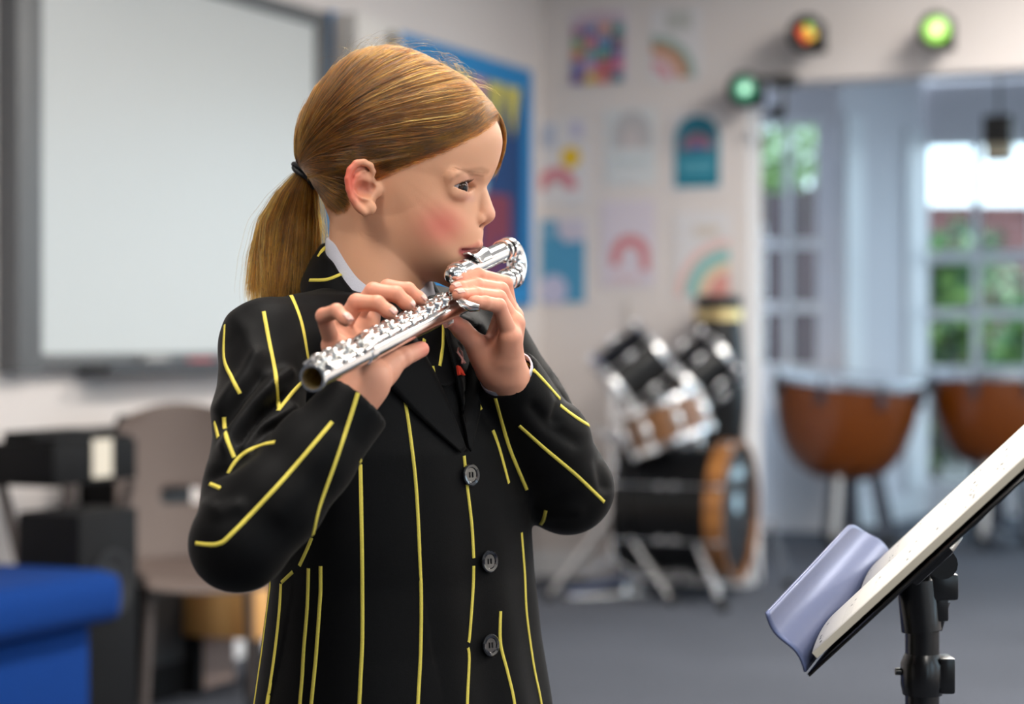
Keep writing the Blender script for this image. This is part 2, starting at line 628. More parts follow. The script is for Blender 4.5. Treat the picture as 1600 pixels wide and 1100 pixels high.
# ================================================================== LEFT WALL
def left_pt(px, py, proud=0.0):
    """(t, z) on the left wall seen at a pixel (proud: metres off the wall)"""
    k = (px - 800) / F_PX
    n0 = CORNER + E2 * proud
    # X = n0x + E1x*t, D = n0y + E1y*t, X = k D
    t = (k * n0[1] - n0[0]) / (E1[0] - k * E1[1])
    D = n0[1] + E1[1] * t
    return (t, CAM_H - (py - HORIZON) / F_PX * D)

LW = Matrix.Rotation(ROOM_ANG, 4, 'Z')
def lwall_thing(name, label, cat, px, py, group=None):
    t, z = left_pt(px, py)
    return thing(name, label, cat, room(0, t, z), ROOM_ANG, group), t, z

M_WB = mat('whiteboard_enamel', srgb(190, 194, 194), 0.28, noise=(1.2, 0.02))
M_WBF = mat('grey_board_frame', srgb(96, 98, 100), 0.45, noise=(10, 0.04))
M_WBD = mat('dark_grey_plastic', srgb(60, 62, 66), 0.5)
wb, t0, z0 = lwall_thing('whiteboard', 'large grey-framed whiteboard mounted on the left wall', 'whiteboard', 36, 553)
t1 = left_pt(492, 40, 0.05)[0]
z1 = left_pt(492, 40, 0.05)[1]
Lb, Hb = t1 - t0, z1 - z0
b = MB(); b.box((0.035, Lb / 2, Hb / 2), (0.03, Lb, Hb))
b.build('writing_surface', M_WB, wb)
b = MB()
b.box((0.035, Lb / 2, Hb + 0.025), (0.07, Lb + 0.05, 0.05), bev=0.006)
b.box((0.035, Lb / 2, -0.02), (0.07, Lb + 0.05, 0.04), bev=0.006)
b.box((0.035, Lb + 0.03, Hb / 2), (0.07, 0.06, Hb + 0.1), bev=0.006)
b.box((0.035, -0.06, Hb / 2), (0.075, 0.11, Hb + 0.1), bev=0.006)
b.build('frame', M_WBF, wb, smooth=40)
b = MB()
b.box((0.06, Lb * 0.52, -0.052), (0.12, Lb * 0.72, 0.025), bev=0.004)
b.box((0.118, Lb * 0.52, -0.036), (0.008, Lb * 0.72, 0.02))
b.build('pen_tray', M_WBD, wb, smooth=40)
M_PENR = mat('red_marker', srgb(190, 60, 66), 0.4); M_PENG = mat('green_marker', srgb(90, 150, 100), 0.4)
M_PENK = mat('grey_eraser', srgb(150, 150, 150), 0.7)
for nm, lab, cat, m, f, ln in (('marker_pen', 'red marker pen lying in the whiteboard tray', 'pen', M_PENR, 0.50, 0.13),
                               ('marker_pen', 'green marker pen at the far end of the whiteboard tray', 'pen', M_PENG, 0.80, 0.13),
                               ('board_eraser', 'grey board eraser lying in the whiteboard tray', 'eraser', M_PENK, 0.33, 0.12)):
    p = room(0.08, t0 + Lb * f, z0 - 0.028)
    o = thing(nm, lab, cat, p, ROOM_ANG)
    b = MB()
    if 'pen' in nm:
        b.tube([(0, -ln / 2, 0), (0, ln / 2 - 0.03, 0)], 0.0095, 10)
        b.build('barrel', m, o, smooth=40)
        b = MB(); b.tube([(0, ln / 2 - 0.03, 0), (0, ln / 2, 0)], 0.0105, 10)
        b.build('cap', m, o, smooth=40)
    else:
        b.box((0, 0, 0.006), (0.05, ln, 0.03), bev=0.006)
        b.build('grip', m, o, smooth=40)
        b = MB(); b.box((0, 0, -0.008), (0.048, ln, 0.008))
        b.build('felt', M_WBD, o)

# white wall loudspeaker at the far end of the board
M_SPK = mat('white_speaker_case', srgb(212, 208, 204), 0.4)
M_CONE = mat('black_rubber', srgb(22, 22, 24), 0.5)
sp, ts, zs = lwall_thing('wall_speaker', 'white wall speaker with black round drivers between whiteboard and blue board', 'speaker', 540, 142)
b = MB(); b.box((0.099, -0.01, 0.02), (0.10, 0.34, 0.47), bev=0.012); b.box((0.043, 0, 0.02), (0.012, 0.1, 0.2))
b.build('case', M_SPK, sp, smooth=40)
for zc, r in ((0.185, 0.034), (0.06, 0.055), (-0.08, 0.055)):
    b = MB(); b.lathe([(r, 0), (r, 0.006), (r * 0.85, 0.007), (r * 0.3, -0.004), (0.001, 0.0)], (0.150, 0.075, zc), (1, 0, 0), 24)
    b.build('driver', M_CONE, sp, smooth=40)

# blue display board
M_BLUEF = mat('bright_blue_border', srgb(30, 128, 190), 0.6, noise=(6, 0.06))
M_NAVY = mat('navy_backing_paper', srgb(22, 62, 112), 0.8, noise=(4, 0.15))
M_YEL = mat('yellow_paper', srgb(212, 200, 96), 0.7); M_PINKP = mat('pink_paper', srgb(196, 150, 160), 0.7)
M_REDP = mat('dark_red_paper', srgb(120, 52, 72), 0.7); M_PALEB = mat('pale_blue_paper', srgb(150, 190, 216), 0.7)
M_PURP = mat('purple_paper', srgb(92, 60, 112), 0.7)
db, td0, zd0 = lwall_thing('display_board', 'blue-bordered display board with yellow bunting on navy paper', 'display board', 506, 470)
td1, zd1 = left_pt(820, 112)
zd0 = left_pt(815, 478)[1]
db.location = room(0, td0, zd0)
Ld, Hd = td1 - td0, zd1 - zd0
b = MB(); b.box((0.012, Ld / 2, Hd / 2), (0.02, Ld, Hd))
b.build('backing', M_NAVY, db)
b = MB()
bw = 0.09
b.box((0.02, Ld / 2, Hd - bw / 2), (0.03, Ld, bw)); b.box((0.02, Ld / 2, bw / 2), (0.03, Ld, bw))
b.box((0.02, bw / 2, Hd / 2), (0.03, bw, Hd - 2 * bw)); b.box((0.02, Ld - bw / 2, Hd / 2), (0.03, bw, Hd - 2 * bw))
b.build('border', M_BLUEF, db)
LWF = Matrix(((0, 0, 1, 0.024), (1, 0, 0, 0), (0, 1, 0, 0), (0, 0, 0, 1)))   # (y, z) plane on the left wall
for k in range(9):
    y = Ld - bw - 0.02 - 0.17 * k
    b = MB(); b.prism([(y, Hd - bw), (y - 0.15, Hd - bw), (y - 0.075, Hd - bw - 0.22)], 0, 0.002, LWF)
    b.build('bunting_flag', (M_YEL, M_YEL, M_PINKP)[k % 3], db)
for m, y, z, w, h in ((M_REDP, Ld - 0.36, 0.30, 0.30, 0.34), (M_PURP, Ld - 0.28, 0.18, 0.2, 0.2), (M_PALEB, Ld - 0.52, 0.55, 0.13, 0.24),
                      (M_PALEB, 0.42, 0.5, 0.25, 0.3), (M_PINKP, 0.8, 0.28, 0.25, 0.3)):
    b = MB(); b.prism([(y - w / 2, z - h / 2), (y + w / 2, z - h / 2 + 0.02), (y + w / 2, z + h / 2), (y - w / 2 + .02, z + h / 2)], 0.001, 0.003, LWF)
    b.build('pinned_sheet', m, db)

# ================================================================== POSTERS ON THE BACK WALL
BWF = Matrix(((1, 0, 0, 0), (0, 0, -1, 0), (0, 1, 0, 0), (0, 0, 0, 1)))       # poster plane: x along the wall, y up, normal to the room
M_PAPER = mat('poster_paper', srgb(214, 212, 214), 0.7)
M_LILAC = mat('lilac_paper', srgb(208, 200, 210), 0.7)
def pm(r, g, bb):
    return mat('print_%d_%d_%d' % (r, g, bb), srgb(r, g, bb), 0.7)
def poster(label, x0, y0, x1, y1, paper, shapes, group='rainbow posters'):
    """shapes: (colour, kind, params in sheet fractions)"""
    sa, za = back_pt(x0, y1); sb, zb = back_pt(x1, y0)
    w, h = sb - sa, zb - za
    o = thing('poster', label, 'poster', room(sa + w / 2, -0.004, za + h / 2), ROOM_ANG, group)
    b = MB(); b.box((0, 0, 0), (w, 0.003, h))
    b.build('sheet', paper, o)
    lay = 0.0021
    for col, kind, p in shapes:
        b = MB()
        if kind == 'rect':
            b.prism([((p[0] - .5) * w, (p[1] - .5) * h), ((p[2] - .5) * w, (p[1] - .5) * h), ((p[2] - .5) * w, (p[3] - .5) * h), ((p[0] - .5) * w, (p[3] - .5) * h)], lay - 0.0006, lay, BWF)
        elif kind == 'disc':
            b.prism(arc((p[0] - .5) * w, (p[1] - .5) * h, p[2] * w, 0, 345, 23), lay - 0.0006, lay, BWF)
        elif kind == 'arc':
            cx, cy, r0, r1, a0, a1 = p
            outer = arc((cx - .5) * w, (cy - .5) * h, r1 * w, a0, a1, 20)
            inner = arc((cx - .5) * w, (cy - .5) * h, r0 * w, a0, a1, 20)
            for k in range(20):
                b.prism([inner[k], outer[k], outer[k + 1], inner[k + 1]], lay - 0.0006, lay, BWF)
        elif kind == 'arch':
            x0_, y0_, x1_, y1_ = ((p[0] - .5) * w, (p[1] - .5) * h, (p[2] - .5) * w, (p[3] - .5) * h)
            r = (x1_ - x0_) / 2
            b.prism([(x0_, y0_), (x1_, y0_)] + arc((x0_ + x1_) / 2, y1_ - r, r, 0, 180, 16), lay - 0.0006, lay, BWF)
        elif kind == 'poly':
            b.prism([((q[0] - .5) * w, (q[1] - .5) * h) for q in p], lay - 0.0006, lay, BWF)
        b.build('print', pm(*col), o)
        lay += 0.0007
    return o
grid_cols = [[(150, 96, 140), (60, 110, 170), (206, 140, 110), (40, 140, 140)],
             [(110, 160, 110), (206, 96, 110), (30, 130, 190), (110, 76, 90)],
             [(206, 130, 90), (90, 160, 170), (70, 150, 130), (110, 90, 150)],
             [(110, 120, 180), (196, 150, 190), (190, 76, 90), (206, 100, 140)],
             [(110, 80, 150), (220, 186, 90), (216, 120, 110), (70, 120, 140)]]
sh = [((196, 176, 190), 'poly', [(0.1, 0.93), (0.5, 1.0), (0.9, 0.93), (0.9, 0.8), (0.1, 0.8)])]
for r in range(5):
    for c in range(4):
        sh.append((grid_cols[r][c], 'rect', (0.03 + c * 0.235, 0.80 - r * 0.165 - 0.145, 0.03 + c * 0.235 + 0.20, 0.80 - r * 0.165)))
poster('poster of a house made of bright coloured squares', 893, 14, 981, 132, M_LILAC, sh)
poster('white poster with an orange and pink rainbow arc beside the coloured-squares poster', 1017, 8, 1098, 128, M_PAPER,
       [((150, 172, 164), 'arc', (0.08, 0.03, 0.62, 0.80, 0, 95)), ((198, 132, 92), 'arc', (0.08, 0.03, 0.44, 0.62, 0, 95)),
        ((214, 150, 160), 'arc', (0.08, 0.03, 0.16, 0.34, 0, 95)), ((186, 188, 184), 'rect', (0.3, 0.68, 0.8, 0.95))])
poster('white poster with a yellow sun above a small pink rainbow', 836, 184, 917, 322, M_PAPER,
       [((206, 124, 134), 'arc', (0.42, 0.18, 0.22, 0.40, 0, 180)), ((196, 170, 176), 'arc', (0.42, 0.18, 0.13, 0.22, 0, 180)),
        ((226, 186, 40), 'disc', (0.70, 0.55, 0.19)), ((176, 186, 206), 'rect', (0.16, 0.68, 0.40, 0.94)), ((190, 186, 210), 'rect', (0.72, 0.78, 0.92, 0.96))])
poster('pale poster with a faint grey rainbow in the middle of the wall', 946, 168, 1026, 290, mat('pale_blue_sheet', srgb(206, 210, 212), 0.7),
       [((180, 178, 180), 'arch', (0.16, 0.48, 0.90, 0.96)), ((196, 188, 188), 'arch', (0.36, 0.48, 0.68, 0.76)), ((190, 200, 204), 'rect', (0.14, 0.26, 0.86, 0.34))])
poster('teal arch-shaped poster with a small coral rainbow', 1050, 172, 1130, 300, M_PAPER,
       [((24, 120, 142), 'arch', (0.06, 0.05, 0.94, 0.95)), ((150, 110, 120), 'arc', (0.5, 0.52, 0.17, 0.32, 0, 180)), ((128, 96, 150), 'arc', (0.5, 0.52, 0.05, 0.17, 0, 180)),
        ((92, 164, 184), 'rect', (0.16, 0.32, 0.84, 0.37)), ((92, 164, 184), 'rect', (0.20, 0.24, 0.80, 0.29))])
poster('blue poster with pale cloud shapes', 834, 340, 918, 476, M_PAPER,
       [((74, 146, 184), 'rect', (0.04, 0.02, 0.96, 0.98)), ((196, 190, 204), 'poly', [(0.45, 0.98), (0.96, 0.98), (0.96, 0.74), (0.6, 0.72), (0.46, 0.82)]),
        ((186, 186, 212), 'disc', (0.38, 0.17, 0.26)), ((120, 166, 196), 'rect', (0.04, 0.78, 0.4, 0.9))])
poster('lilac poster with a small dusty pink rainbow', 940, 312, 1024, 448, M_LILAC,
       [((202, 130, 134), 'arc', (0.54, 0.36, 0.16, 0.36, 0, 180)), ((202, 130, 134), 'rect', (0.18, 0.24, 0.36, 0.36)), ((202, 130, 134), 'rect', (0.74, 0.18, 0.90, 0.36)),
        ((212, 186, 190), 'rect', (0.2, 0.06, 0.7, 0.12))])
poster('white poster with a large teal and peach rainbow above the black conga', 1056, 330, 1142, 468, M_PAPER,
       [((222, 186, 180), 'arc', (0.98, 0.04, 0.82, 0.97, 90, 180)), ((130, 186, 184), 'arc', (0.98, 0.04, 0.58, 0.80, 90, 180)), ((222, 198, 166), 'arc', (0.98, 0.04, 0.42, 0.57, 90, 180)),
        ((214, 150, 140), 'arc', (0.98, 0.04, 0.02, 0.40, 90, 180)), ((206, 196, 186), 'rect', (0.35, 0.72, 0.8, 0.84))])
# thin cable hanging on the wall under the posters
s_, z_ = back_pt(981, 470)
z2_ = back_pt(981, 600)[1]
b = MB(); b.tube([room(s_, -0.006, z_), room(s_ + 0.002, -0.006, (z_ + z2_) / 2), room(s_, -0.006, z2_)], 0.008, 6)
tag(b.build('wall_cable', mat('grey_conduit', srgb(186, 182, 178), 0.5)), 'thin pale cable conduit on the wall under the posters', 'cable')

# ================================================================== STAGE LAMPS OVER THE BAY
M_CAN = mat('black_lamp_can', srgb(28, 28, 28), 0.45)
def stage_lamp(label, px, py, rpx, cols, turn, drop=0.0):
    s_, z_ = back_pt(px, py)
    D = P(px, py, 1).length
    k = (px - 800) / F_PX
    Dw = (8.93 + 0.456 * 0.13) / (1 + 0.456 * k)
    r = rpx / F_PX * Dw
    o = thing('stage_lamp', label, 'stage lamp', room(s_, 0, z_), ROOM_ANG, 'stage lamps over the bay')
    ax = Vector((math.sin(turn), -math.cos(turn), -0.12)).normalized()
    c = Vector((0, -0.16, 0))
    b = MB()
    b.lathe([(r * 0.55, -0.10), (r * 0.9, -0.08), (r, -0.02), (r, 0.07), (r * 0.9, 0.072), (r * 0.80, 0.055), (0.001, 0.055)], c, ax, 28)
    b.build('can', M_CAN, o, smooth=40)
    b = MB()
    for q, (dx, dz, rr, mi) in enumerate(cols):
        b.mi = mi
        u = Vector((math.cos(turn), math.sin(turn), 0)); v = ax.cross(u)
        b.lathe([(rr * r * 0.78, 0), (rr * r * 0.62, 0.004), (0.0005, 0.006)], c + ax * (0.062 + 0.003 * q) + u * dx * r * 0.78 + Vector((0, 0, 1)) * dz * r * 0.78, ax, 18)
    b.build('lens', LENS_MATS, o, smooth=40)
    b = MB()
    b.box((0, -0.06, 0.0), (0.03, 0.12, 0.03)); b.box((0, -0.006, 0), (0.08, 0.012, 0.12))
    b.build('bracket', M_CAN, o)
    return o
def gel(n, c, e):
    return mat('gel_' + n, c, 0.25, emit=(c, e))
LENS_MATS = [gel('dark', srgb(46, 38, 30), 0.0), gel('red', srgb(214, 92, 60), 0.45), gel('yellow', srgb(214, 176, 50), 0.5), gel('green', srgb(140, 200, 80), 0.6),
             gel('pale_green', srgb(196, 240, 150), 1.0), gel('teal', srgb(40, 120, 92), 0.35), gel('mint', srgb(176, 232, 200), 0.8)]
stage_lamp('black stage lamp with red and yellow lenses above the bay opening', 1277, 61, 29, [(0, 0, 0.86, 0), (-0.2, 0.1, 0.48, 1), (0.28, -0.1, 0.36, 2), (0.1, 0.4, 0.26, 3), (-0.1, -0.42, 0.24, 1)], 0.28)
stage_lamp('stage lamp with bright green lens above the bay opening', 1477, 56, 28, [(0, 0, 0.9, 3), (-0.05, 0.05, 0.55, 4)], 0.20)
sl = stage_lamp('stage lamp with teal lens on the corner of the bay opening', 1181, 146, 27, [(0, 0, 0.88, 5), (0, 0, 0.42, 6)], 0.32)
b = MB()
b.tube([(0.03, -0.13, 0.05), (0.16, -0.12, 0.03), (0.16, -0.12, -0.09), (0.06, -0.12, -0.12)], 0.012, 8)
b.box((0.16, -0.10, 0.03), (0.10, 0.05, 0.05)); b.box((0.13, -0.1, -0.10), (0.06, 0.05, 0.05))
b.build('yoke', M_CAN, sl, smooth=40)
# small boxed speaker hanging in front of the bay door
h = P(1561, 216, 8.9)
hs = thing('hanging_speaker', 'small dark box speaker with cream base hanging before the bay door', 'speaker', h, ROOM_ANG)
b = MB(); b.box((0, 0, 0.035), (0.125, 0.11, 0.13), bev=0.008)
b.build('case', mat('brown_black_plastic', srgb(52, 48, 44), 0.5), hs, smooth=40)
b = MB(); b.box((0, 0, -0.06), (0.115, 0.10, 0.06), bev=0.006)
b.build('base', mat('cream_plastic', srgb(196, 186, 160), 0.5), hs, smooth=40)
b = MB(); b.lathe([(0.032, 0), (0.032, 0.006), (0.02, 0.0065), (0.005, 0.002)], (0, -0.055, 0.03), (0, -1, 0), 20)
b.build('driver', M_CONE, hs, smooth=40)
b = MB(); b.box((0, 0, -0.096), (0.11, 0.1, 0.012)); b.build('foot_plate', M_CONE, hs)
b = MB(); b.tube([(0, 0, 0.09), (0, 0, BAY_CEIL - h.z)], 0.006, 6); b.build('cable', M_CONE, hs)
# ================================================================== DRUM KIT
M_CHROME = mat('chrome', (0.90, 0.91, 0.92, 1), 0.24, metal=1.0)
M_BLKG = mat('black_drum_wrap', srgb(10, 10, 11), 0.32, spec=0.3, coat=0.15)
M_HEADB = mat('black_drum_head', srgb(14, 15, 18), 0.35)
M_HEADW = mat('white_drum_head', srgb(208, 208, 210), 0.4)
M_HOOPW = wood_mat('maple_hoop', srgb(116, 74, 38), srgb(164, 110, 58), 5.0, 0.3, coat=0.4)
M_BROWNSH = wood_mat('brown_drum_shell', srgb(92, 60, 38), srgb(136, 96, 64), 5.0, 0.3, coat=0.4)
M_MARK = mat('pale_blue_print', srgb(176, 206, 222), 0.5)
M_RUB = mat('black_rubber_foot', srgb(20, 20, 20), 0.8)

def frame_of(c, ax):
    ax = Vector(ax).normalized()
    x = Vector((0, 0, 1)).cross(ax)
    if x.length < 1e-4:
        x = Vector((1, 0, 0))
    x.normalize()
    y = ax.cross(x)
    M = Matrix((x, y, ax)).transposed().to_4x4()
    M.translation = Vector(c)
    return M

def drum(name, label, cat, c, ax, r, L, shell_m, head_m, hoop_m, lugs=8, hoop_r=0.010, hoop_h=0.024, group=None, bottom_head=None):
    """drum lying in its own frame: local z = axis, centre of the far head at 0, playing head at L"""
    o = thing(name, label, cat)
    o.matrix_world = frame_of(c, ax)
    b = MB(); b.lathe([(r, 0.0), (r * 1.004, L * .25), (r * 1.004, L * .75), (r, L)], seg=40, caps=False)
    b.build('shell', shell_m, o, smooth=40)
    for h, hd in ((L, head_m), (0.0, bottom_head or head_m)):
        sgn = 1 if h > 0 else -1
        b = MB(); b.lathe([(r * 0.99, h + 0.004 * sgn), (r * 0.5, h + 0.0045 * sgn), (0.001, h + 0.005 * sgn)], seg=40, caps=False)
        b.build('drum_head', hd, o, smooth=50)
        b = MB()
        h0 = h - hoop_h * 0.7 * sgn
        h1 = h + hoop_h * 0.3 * sgn
        b.lathe([(r + 0.002, h0), (r + hoop_r, h0), (r + hoop_r, h1), (r + 0.0, h1), (r + 0.002, h0)], seg=40, caps=False)
        b.build('hoop', hoop_m if h > 0 or hoop_m is not M_HOOPW else M_BLKG, o, smooth=35)
    for k in range(lugs):
        a = 2 * math.pi * (k + 0.5) / lugs
        d = Vector((math.cos(a), math.sin(a), 0))
        b = MB()
        b.tube([d * (r + hoop_r + 0.006) + Vector((0, 0, 0.0)), d * (r + hoop_r + 0.006) + Vector((0, 0, L))], 0.0035, 6)
        for h in (L * 0.5 - 0.03, L * 0.5 + 0.03) if L > 0.25 else (L * 0.5,):
            b.lathe([(0.004, -0.022), (0.013, -0.018), (0.015, 0), (0.013, 0.018), (0.004, 0.022)], d * (r + 0.012) + Vector((0, 0, h)), (0, 0, 1), 10)
        for h in (0.0, L):
            b.lathe([(0.004, -0.014), (0.010, -0.010), (0.010, 0.012), (0.003, 0.016)], d * (r + hoop_r + 0.004) + Vector((0, 0, h)), (0, 0, 1), 10)
        b.build('lug', M_CHROME, o, smooth=40)
    return o

bd_ax = Vector((0.925, -0.38, 0.0))
bd_front = P(1150, 797, 8.12)
bd_L, bd_r = 0.42, 0.268
bd = drum('bass_drum', 'black bass drum with maple front hoop standing on the carpet', 'drum', bd_front - bd_ax * bd_L, bd_ax, bd_r, bd_L, M_BLKG, M_HEADB, M_HOOPW,
          lugs=8, hoop_r=0.018, hoop_h=0.075, group='drum kit')
# marks on the front head
b = MB()
b.prism(arc(0.0, 0.03, 0.042, 0, 345, 23), bd_L + 0.0045, bd_L + 0.0065)
b.build('printed_ring', M_MARK, bd)
b = MB()
for k in range(6):
    x = -0.09 + k * 0.034
    b.prism([(x, 0.125 + 0.01 * (k % 2)), (x + 0.02, 0.125), (x + 0.028, 0.165 + 0.012 * (k % 3)), (x + 0.010, 0.17)], bd_L + 0.0045, bd_L + 0.0065)
# local axes of the head: x is horizontal, y is vertical
b.build('printed_lettering', M_MARK, bd)
Mi = bd.matrix_world.inverted()
def loc_pts(o, pts):
    Mi_ = o.matrix_world.inverted()
    return [Mi_ @ Vector(p) for p in pts]
for side, (p0, p1) in enumerate(((P(1076, 818, 8.02), P(1128, 912, 7.75)), (P(1204, 815, 8.3), P(1232, 880, 8.42)))):
    p1.z = 0.03
    b = MB(); b.tube(loc_pts(bd, [p0, p1]), 0.014, 10)
    sp_ = b.build('spur_leg', M_CHROME, bd, smooth=40)
    b = MB(); d = (p1 - p0).normalized(); b.tube(loc_pts(bd, [p1 - d * 0.02, p1 + d * 0.03]), 0.02, 10)
    b.build('rubber_foot', M_RUB, sp_, smooth=40)

tm1 = drum('tom_drum', 'tilted black tom drum with chrome hoop at the upper left of the drum kit', 'drum', P(958, 607, 8.25), (0.78, 0.10, 0.60), 0.150, 0.235, M_BLKG, M_HEADW, M_CHROME, 6, group='drum kit')
tm2 = drum('tom_drum', 'tilted black tom drum with chrome lugs behind the bass drum near the bay', 'drum', P(1070, 603, 8.25), (0.76, 0.10, 0.62), 0.125, 0.20, M_BLKG, M_HEADW, M_CHROME, 6, group='drum kit')
b = MB(); b.box((0.02, 0.13, 0.1), (0.07, 0.012, 0.06), bev=0.003)
b.build('yellow_sticker', mat('yellow_sticker', srgb(220, 176, 40), 0.5), tm1)
sn = drum('snare_drum', 'brown wooden snare drum with chrome hoop above the bass drum', 'drum', P(1052, 690, 8.06), (-0.36, 0.06, 0.92), 0.165, 0.17, M_BROWNSH, M_HEADW, M_CHROME, 8, group='drum kit')
# drums need stands: snare stand, tom posts
def stand(label, top, spread, rot, group='drum kit', legs=3, name='drum_stand', hub=0.34, r=0.012, foot_pts=None):
    o = thing(name, label, 'stand', (top.x, top.y, 0), 0, group)
    b = MB(); b.tube([(0, 0, 0.16), (0, 0, top.z)], r, 10); b.tube([(0, 0, hub + .06), (0, 0, top.z * .75)], r * 1.35, 10)
    b.build('post', M_CHROME, o, smooth=40)
    b = MB(); b.lathe([(0.012, 0), (0.026, 0.006), (0.026, 0.05), (0.014, 0.056)], (0, 0, hub), seg=14); b.box((0.03, 0, hub + .03), (0.03, 0.012, 0.02))
    b.build('clamp', M_CHROME, o, smooth=40)
    for k in range(legs):
        if foot_pts:
            f = foot_pts[k] - Vector((top.x, top.y, 0)); f.z = 0.018
        else:
            a = rot + 2 * math.pi * k / legs
            f = Vector((math.cos(a) * spread, math.sin(a) * spread, 0.018))
        b = MB(); b.tube([(0, 0, hub + 0.02), f], 0.013, 8); b.tube([(0, 0, 0.17), f * 0.45 + Vector((0, 0, 0.1))], 0.007, 6)
        lg = b.build('leg', M_CHROME, o, smooth=40)
        b = MB(); b.lathe([(0.018, -0.018), (0.02, 0.0), (0.014, 0.02)], f, seg=10)
        b.build('rubber_foot', M_RUB, lg, smooth=40)
    return o
ft0 = P(858, 938, 8.05); ft0.z = 0
p = P(958, 640, 8.08)
st = stand('chrome tripod stand at the left end of the bass drum', Vector((p.x, p.y, 0.86)), 0.4, 0.3, foot_pts=[ft0, P(1050, 926, 7.95), P(985, 890, 8.45)])
b = MB()
Mi3 = sn.matrix_world.inverted()
b.tube([Mi3 @ P(1052, 684, 8.06), Mi3 @ P(1052, 712, 8.12), Mi3 @ P(1052, 728, 8.16)], 0.014, 8)
b.build('mount_post', M_CHROME, sn, smooth=40)
# arms from the stand to the toms and the snare cradle
b = MB()
q0 = Vector((P(958, 640, 8.08).x, 8.08, 0.80))
b.tube([q0 - Vector((st.location.x, st.location.y, 0)), P(952, 625, 8.2) - st.location, P(975, 600, 8.22) - st.location], 0.012, 8)
b.tube([Vector((0, 0, 0.70)), P(1000, 700, 8.05) - st.location, P(930, 672, 8.0) - st.location], 0.012, 8)
b.build('tom_arm', M_CHROME, st, smooth=40)
b = MB()
Mi2 = tm2.matrix_world.inverted()
b.tube([Mi2 @ P(1082, 610, 8.24), Mi2 @ P(1092, 650, 8.2), Mi2 @ P(1092, 712, 8.2)], 0.014, 8)
b.build('mount_post', M_CHROME, tm2, smooth=40)
# bass drum pedal
pd = thing('bass_pedal', 'chrome bass drum pedal on the carpet left of the bass drum', 'pedal', Vector((P(945, 890, 8.15).x, 8.15, 0.0)), 0.35, 'drum kit')
b = MB(); b.box((0, 0, 0.012), (0.34, 0.11, 0.016), bev=0.004); b.build('base_plate', M_CHROME, pd)
b = MB(); b.box((-0.03, 0, 0.06), (0.27, 0.085, 0.012), rot=Matrix.Rotation(-0.22, 3, 'Y')); b.build('foot_board', mat('blue_steel', srgb(110, 130, 170), 0.3, metal=0.8), pd)
b = MB()
for sy in (-0.06, 0.06):
    b.box((0.12, sy, 0.11), (0.022, 0.014, 0.20))
b.tube([(0.12, -0.07, 0.2), (0.12, 0.07, 0.2)], 0.008, 8)
b.tube([(0.12, 0, 0.2), (0.19, 0, 0.36)], 0.006, 8)
b.build('upright', M_CHROME, pd)
# conga behind the kit
cg_p = P(1123, 600, 8.42); cg_p.z = 0
cg = thing('conga_drum', 'tall black conga with gold rim beside the bay opening', 'drum', cg_p, 0, 'drum kit')
b = MB(); b.lathe([(0.085, 0.50), (0.10, 0.6), (0.118, 0.78), (0.122, 0.9), (0.108, 1.05), (0.092, 1.17), (0.09, 1.2)], seg=28)
b.build('shell', M_BLKG, cg, smooth=50)
b = MB(); b.lathe([(0.091, 1.14), (0.102, 1.14), (0.102, 1.185), (0.091, 1.185)], seg=28)
b.build('gold_band', mat('brass', (0.80, 0.60, 0.28, 1), 0.3, metal=1.0), cg, smooth=40)
b = MB(); b.lathe([(0.09, 1.185), (0.10, 1.19), (0.10, 1.235), (0.085, 1.245), (0.001, 1.243)], seg=28)
b.build('top_rim', M_HEADB, cg, smooth=40)
for k in range(3):
    a = 2 * math.pi * k / 3 + 0.4
    b = MB(); b.tube([(0.10 * math.cos(a), 0.10 * math.sin(a), 0.62), (0.19 * math.cos(a), 0.19 * math.sin(a), 0.012)], 0.012, 8)
    b.build('leg', M_CHROME, cg, smooth=40)

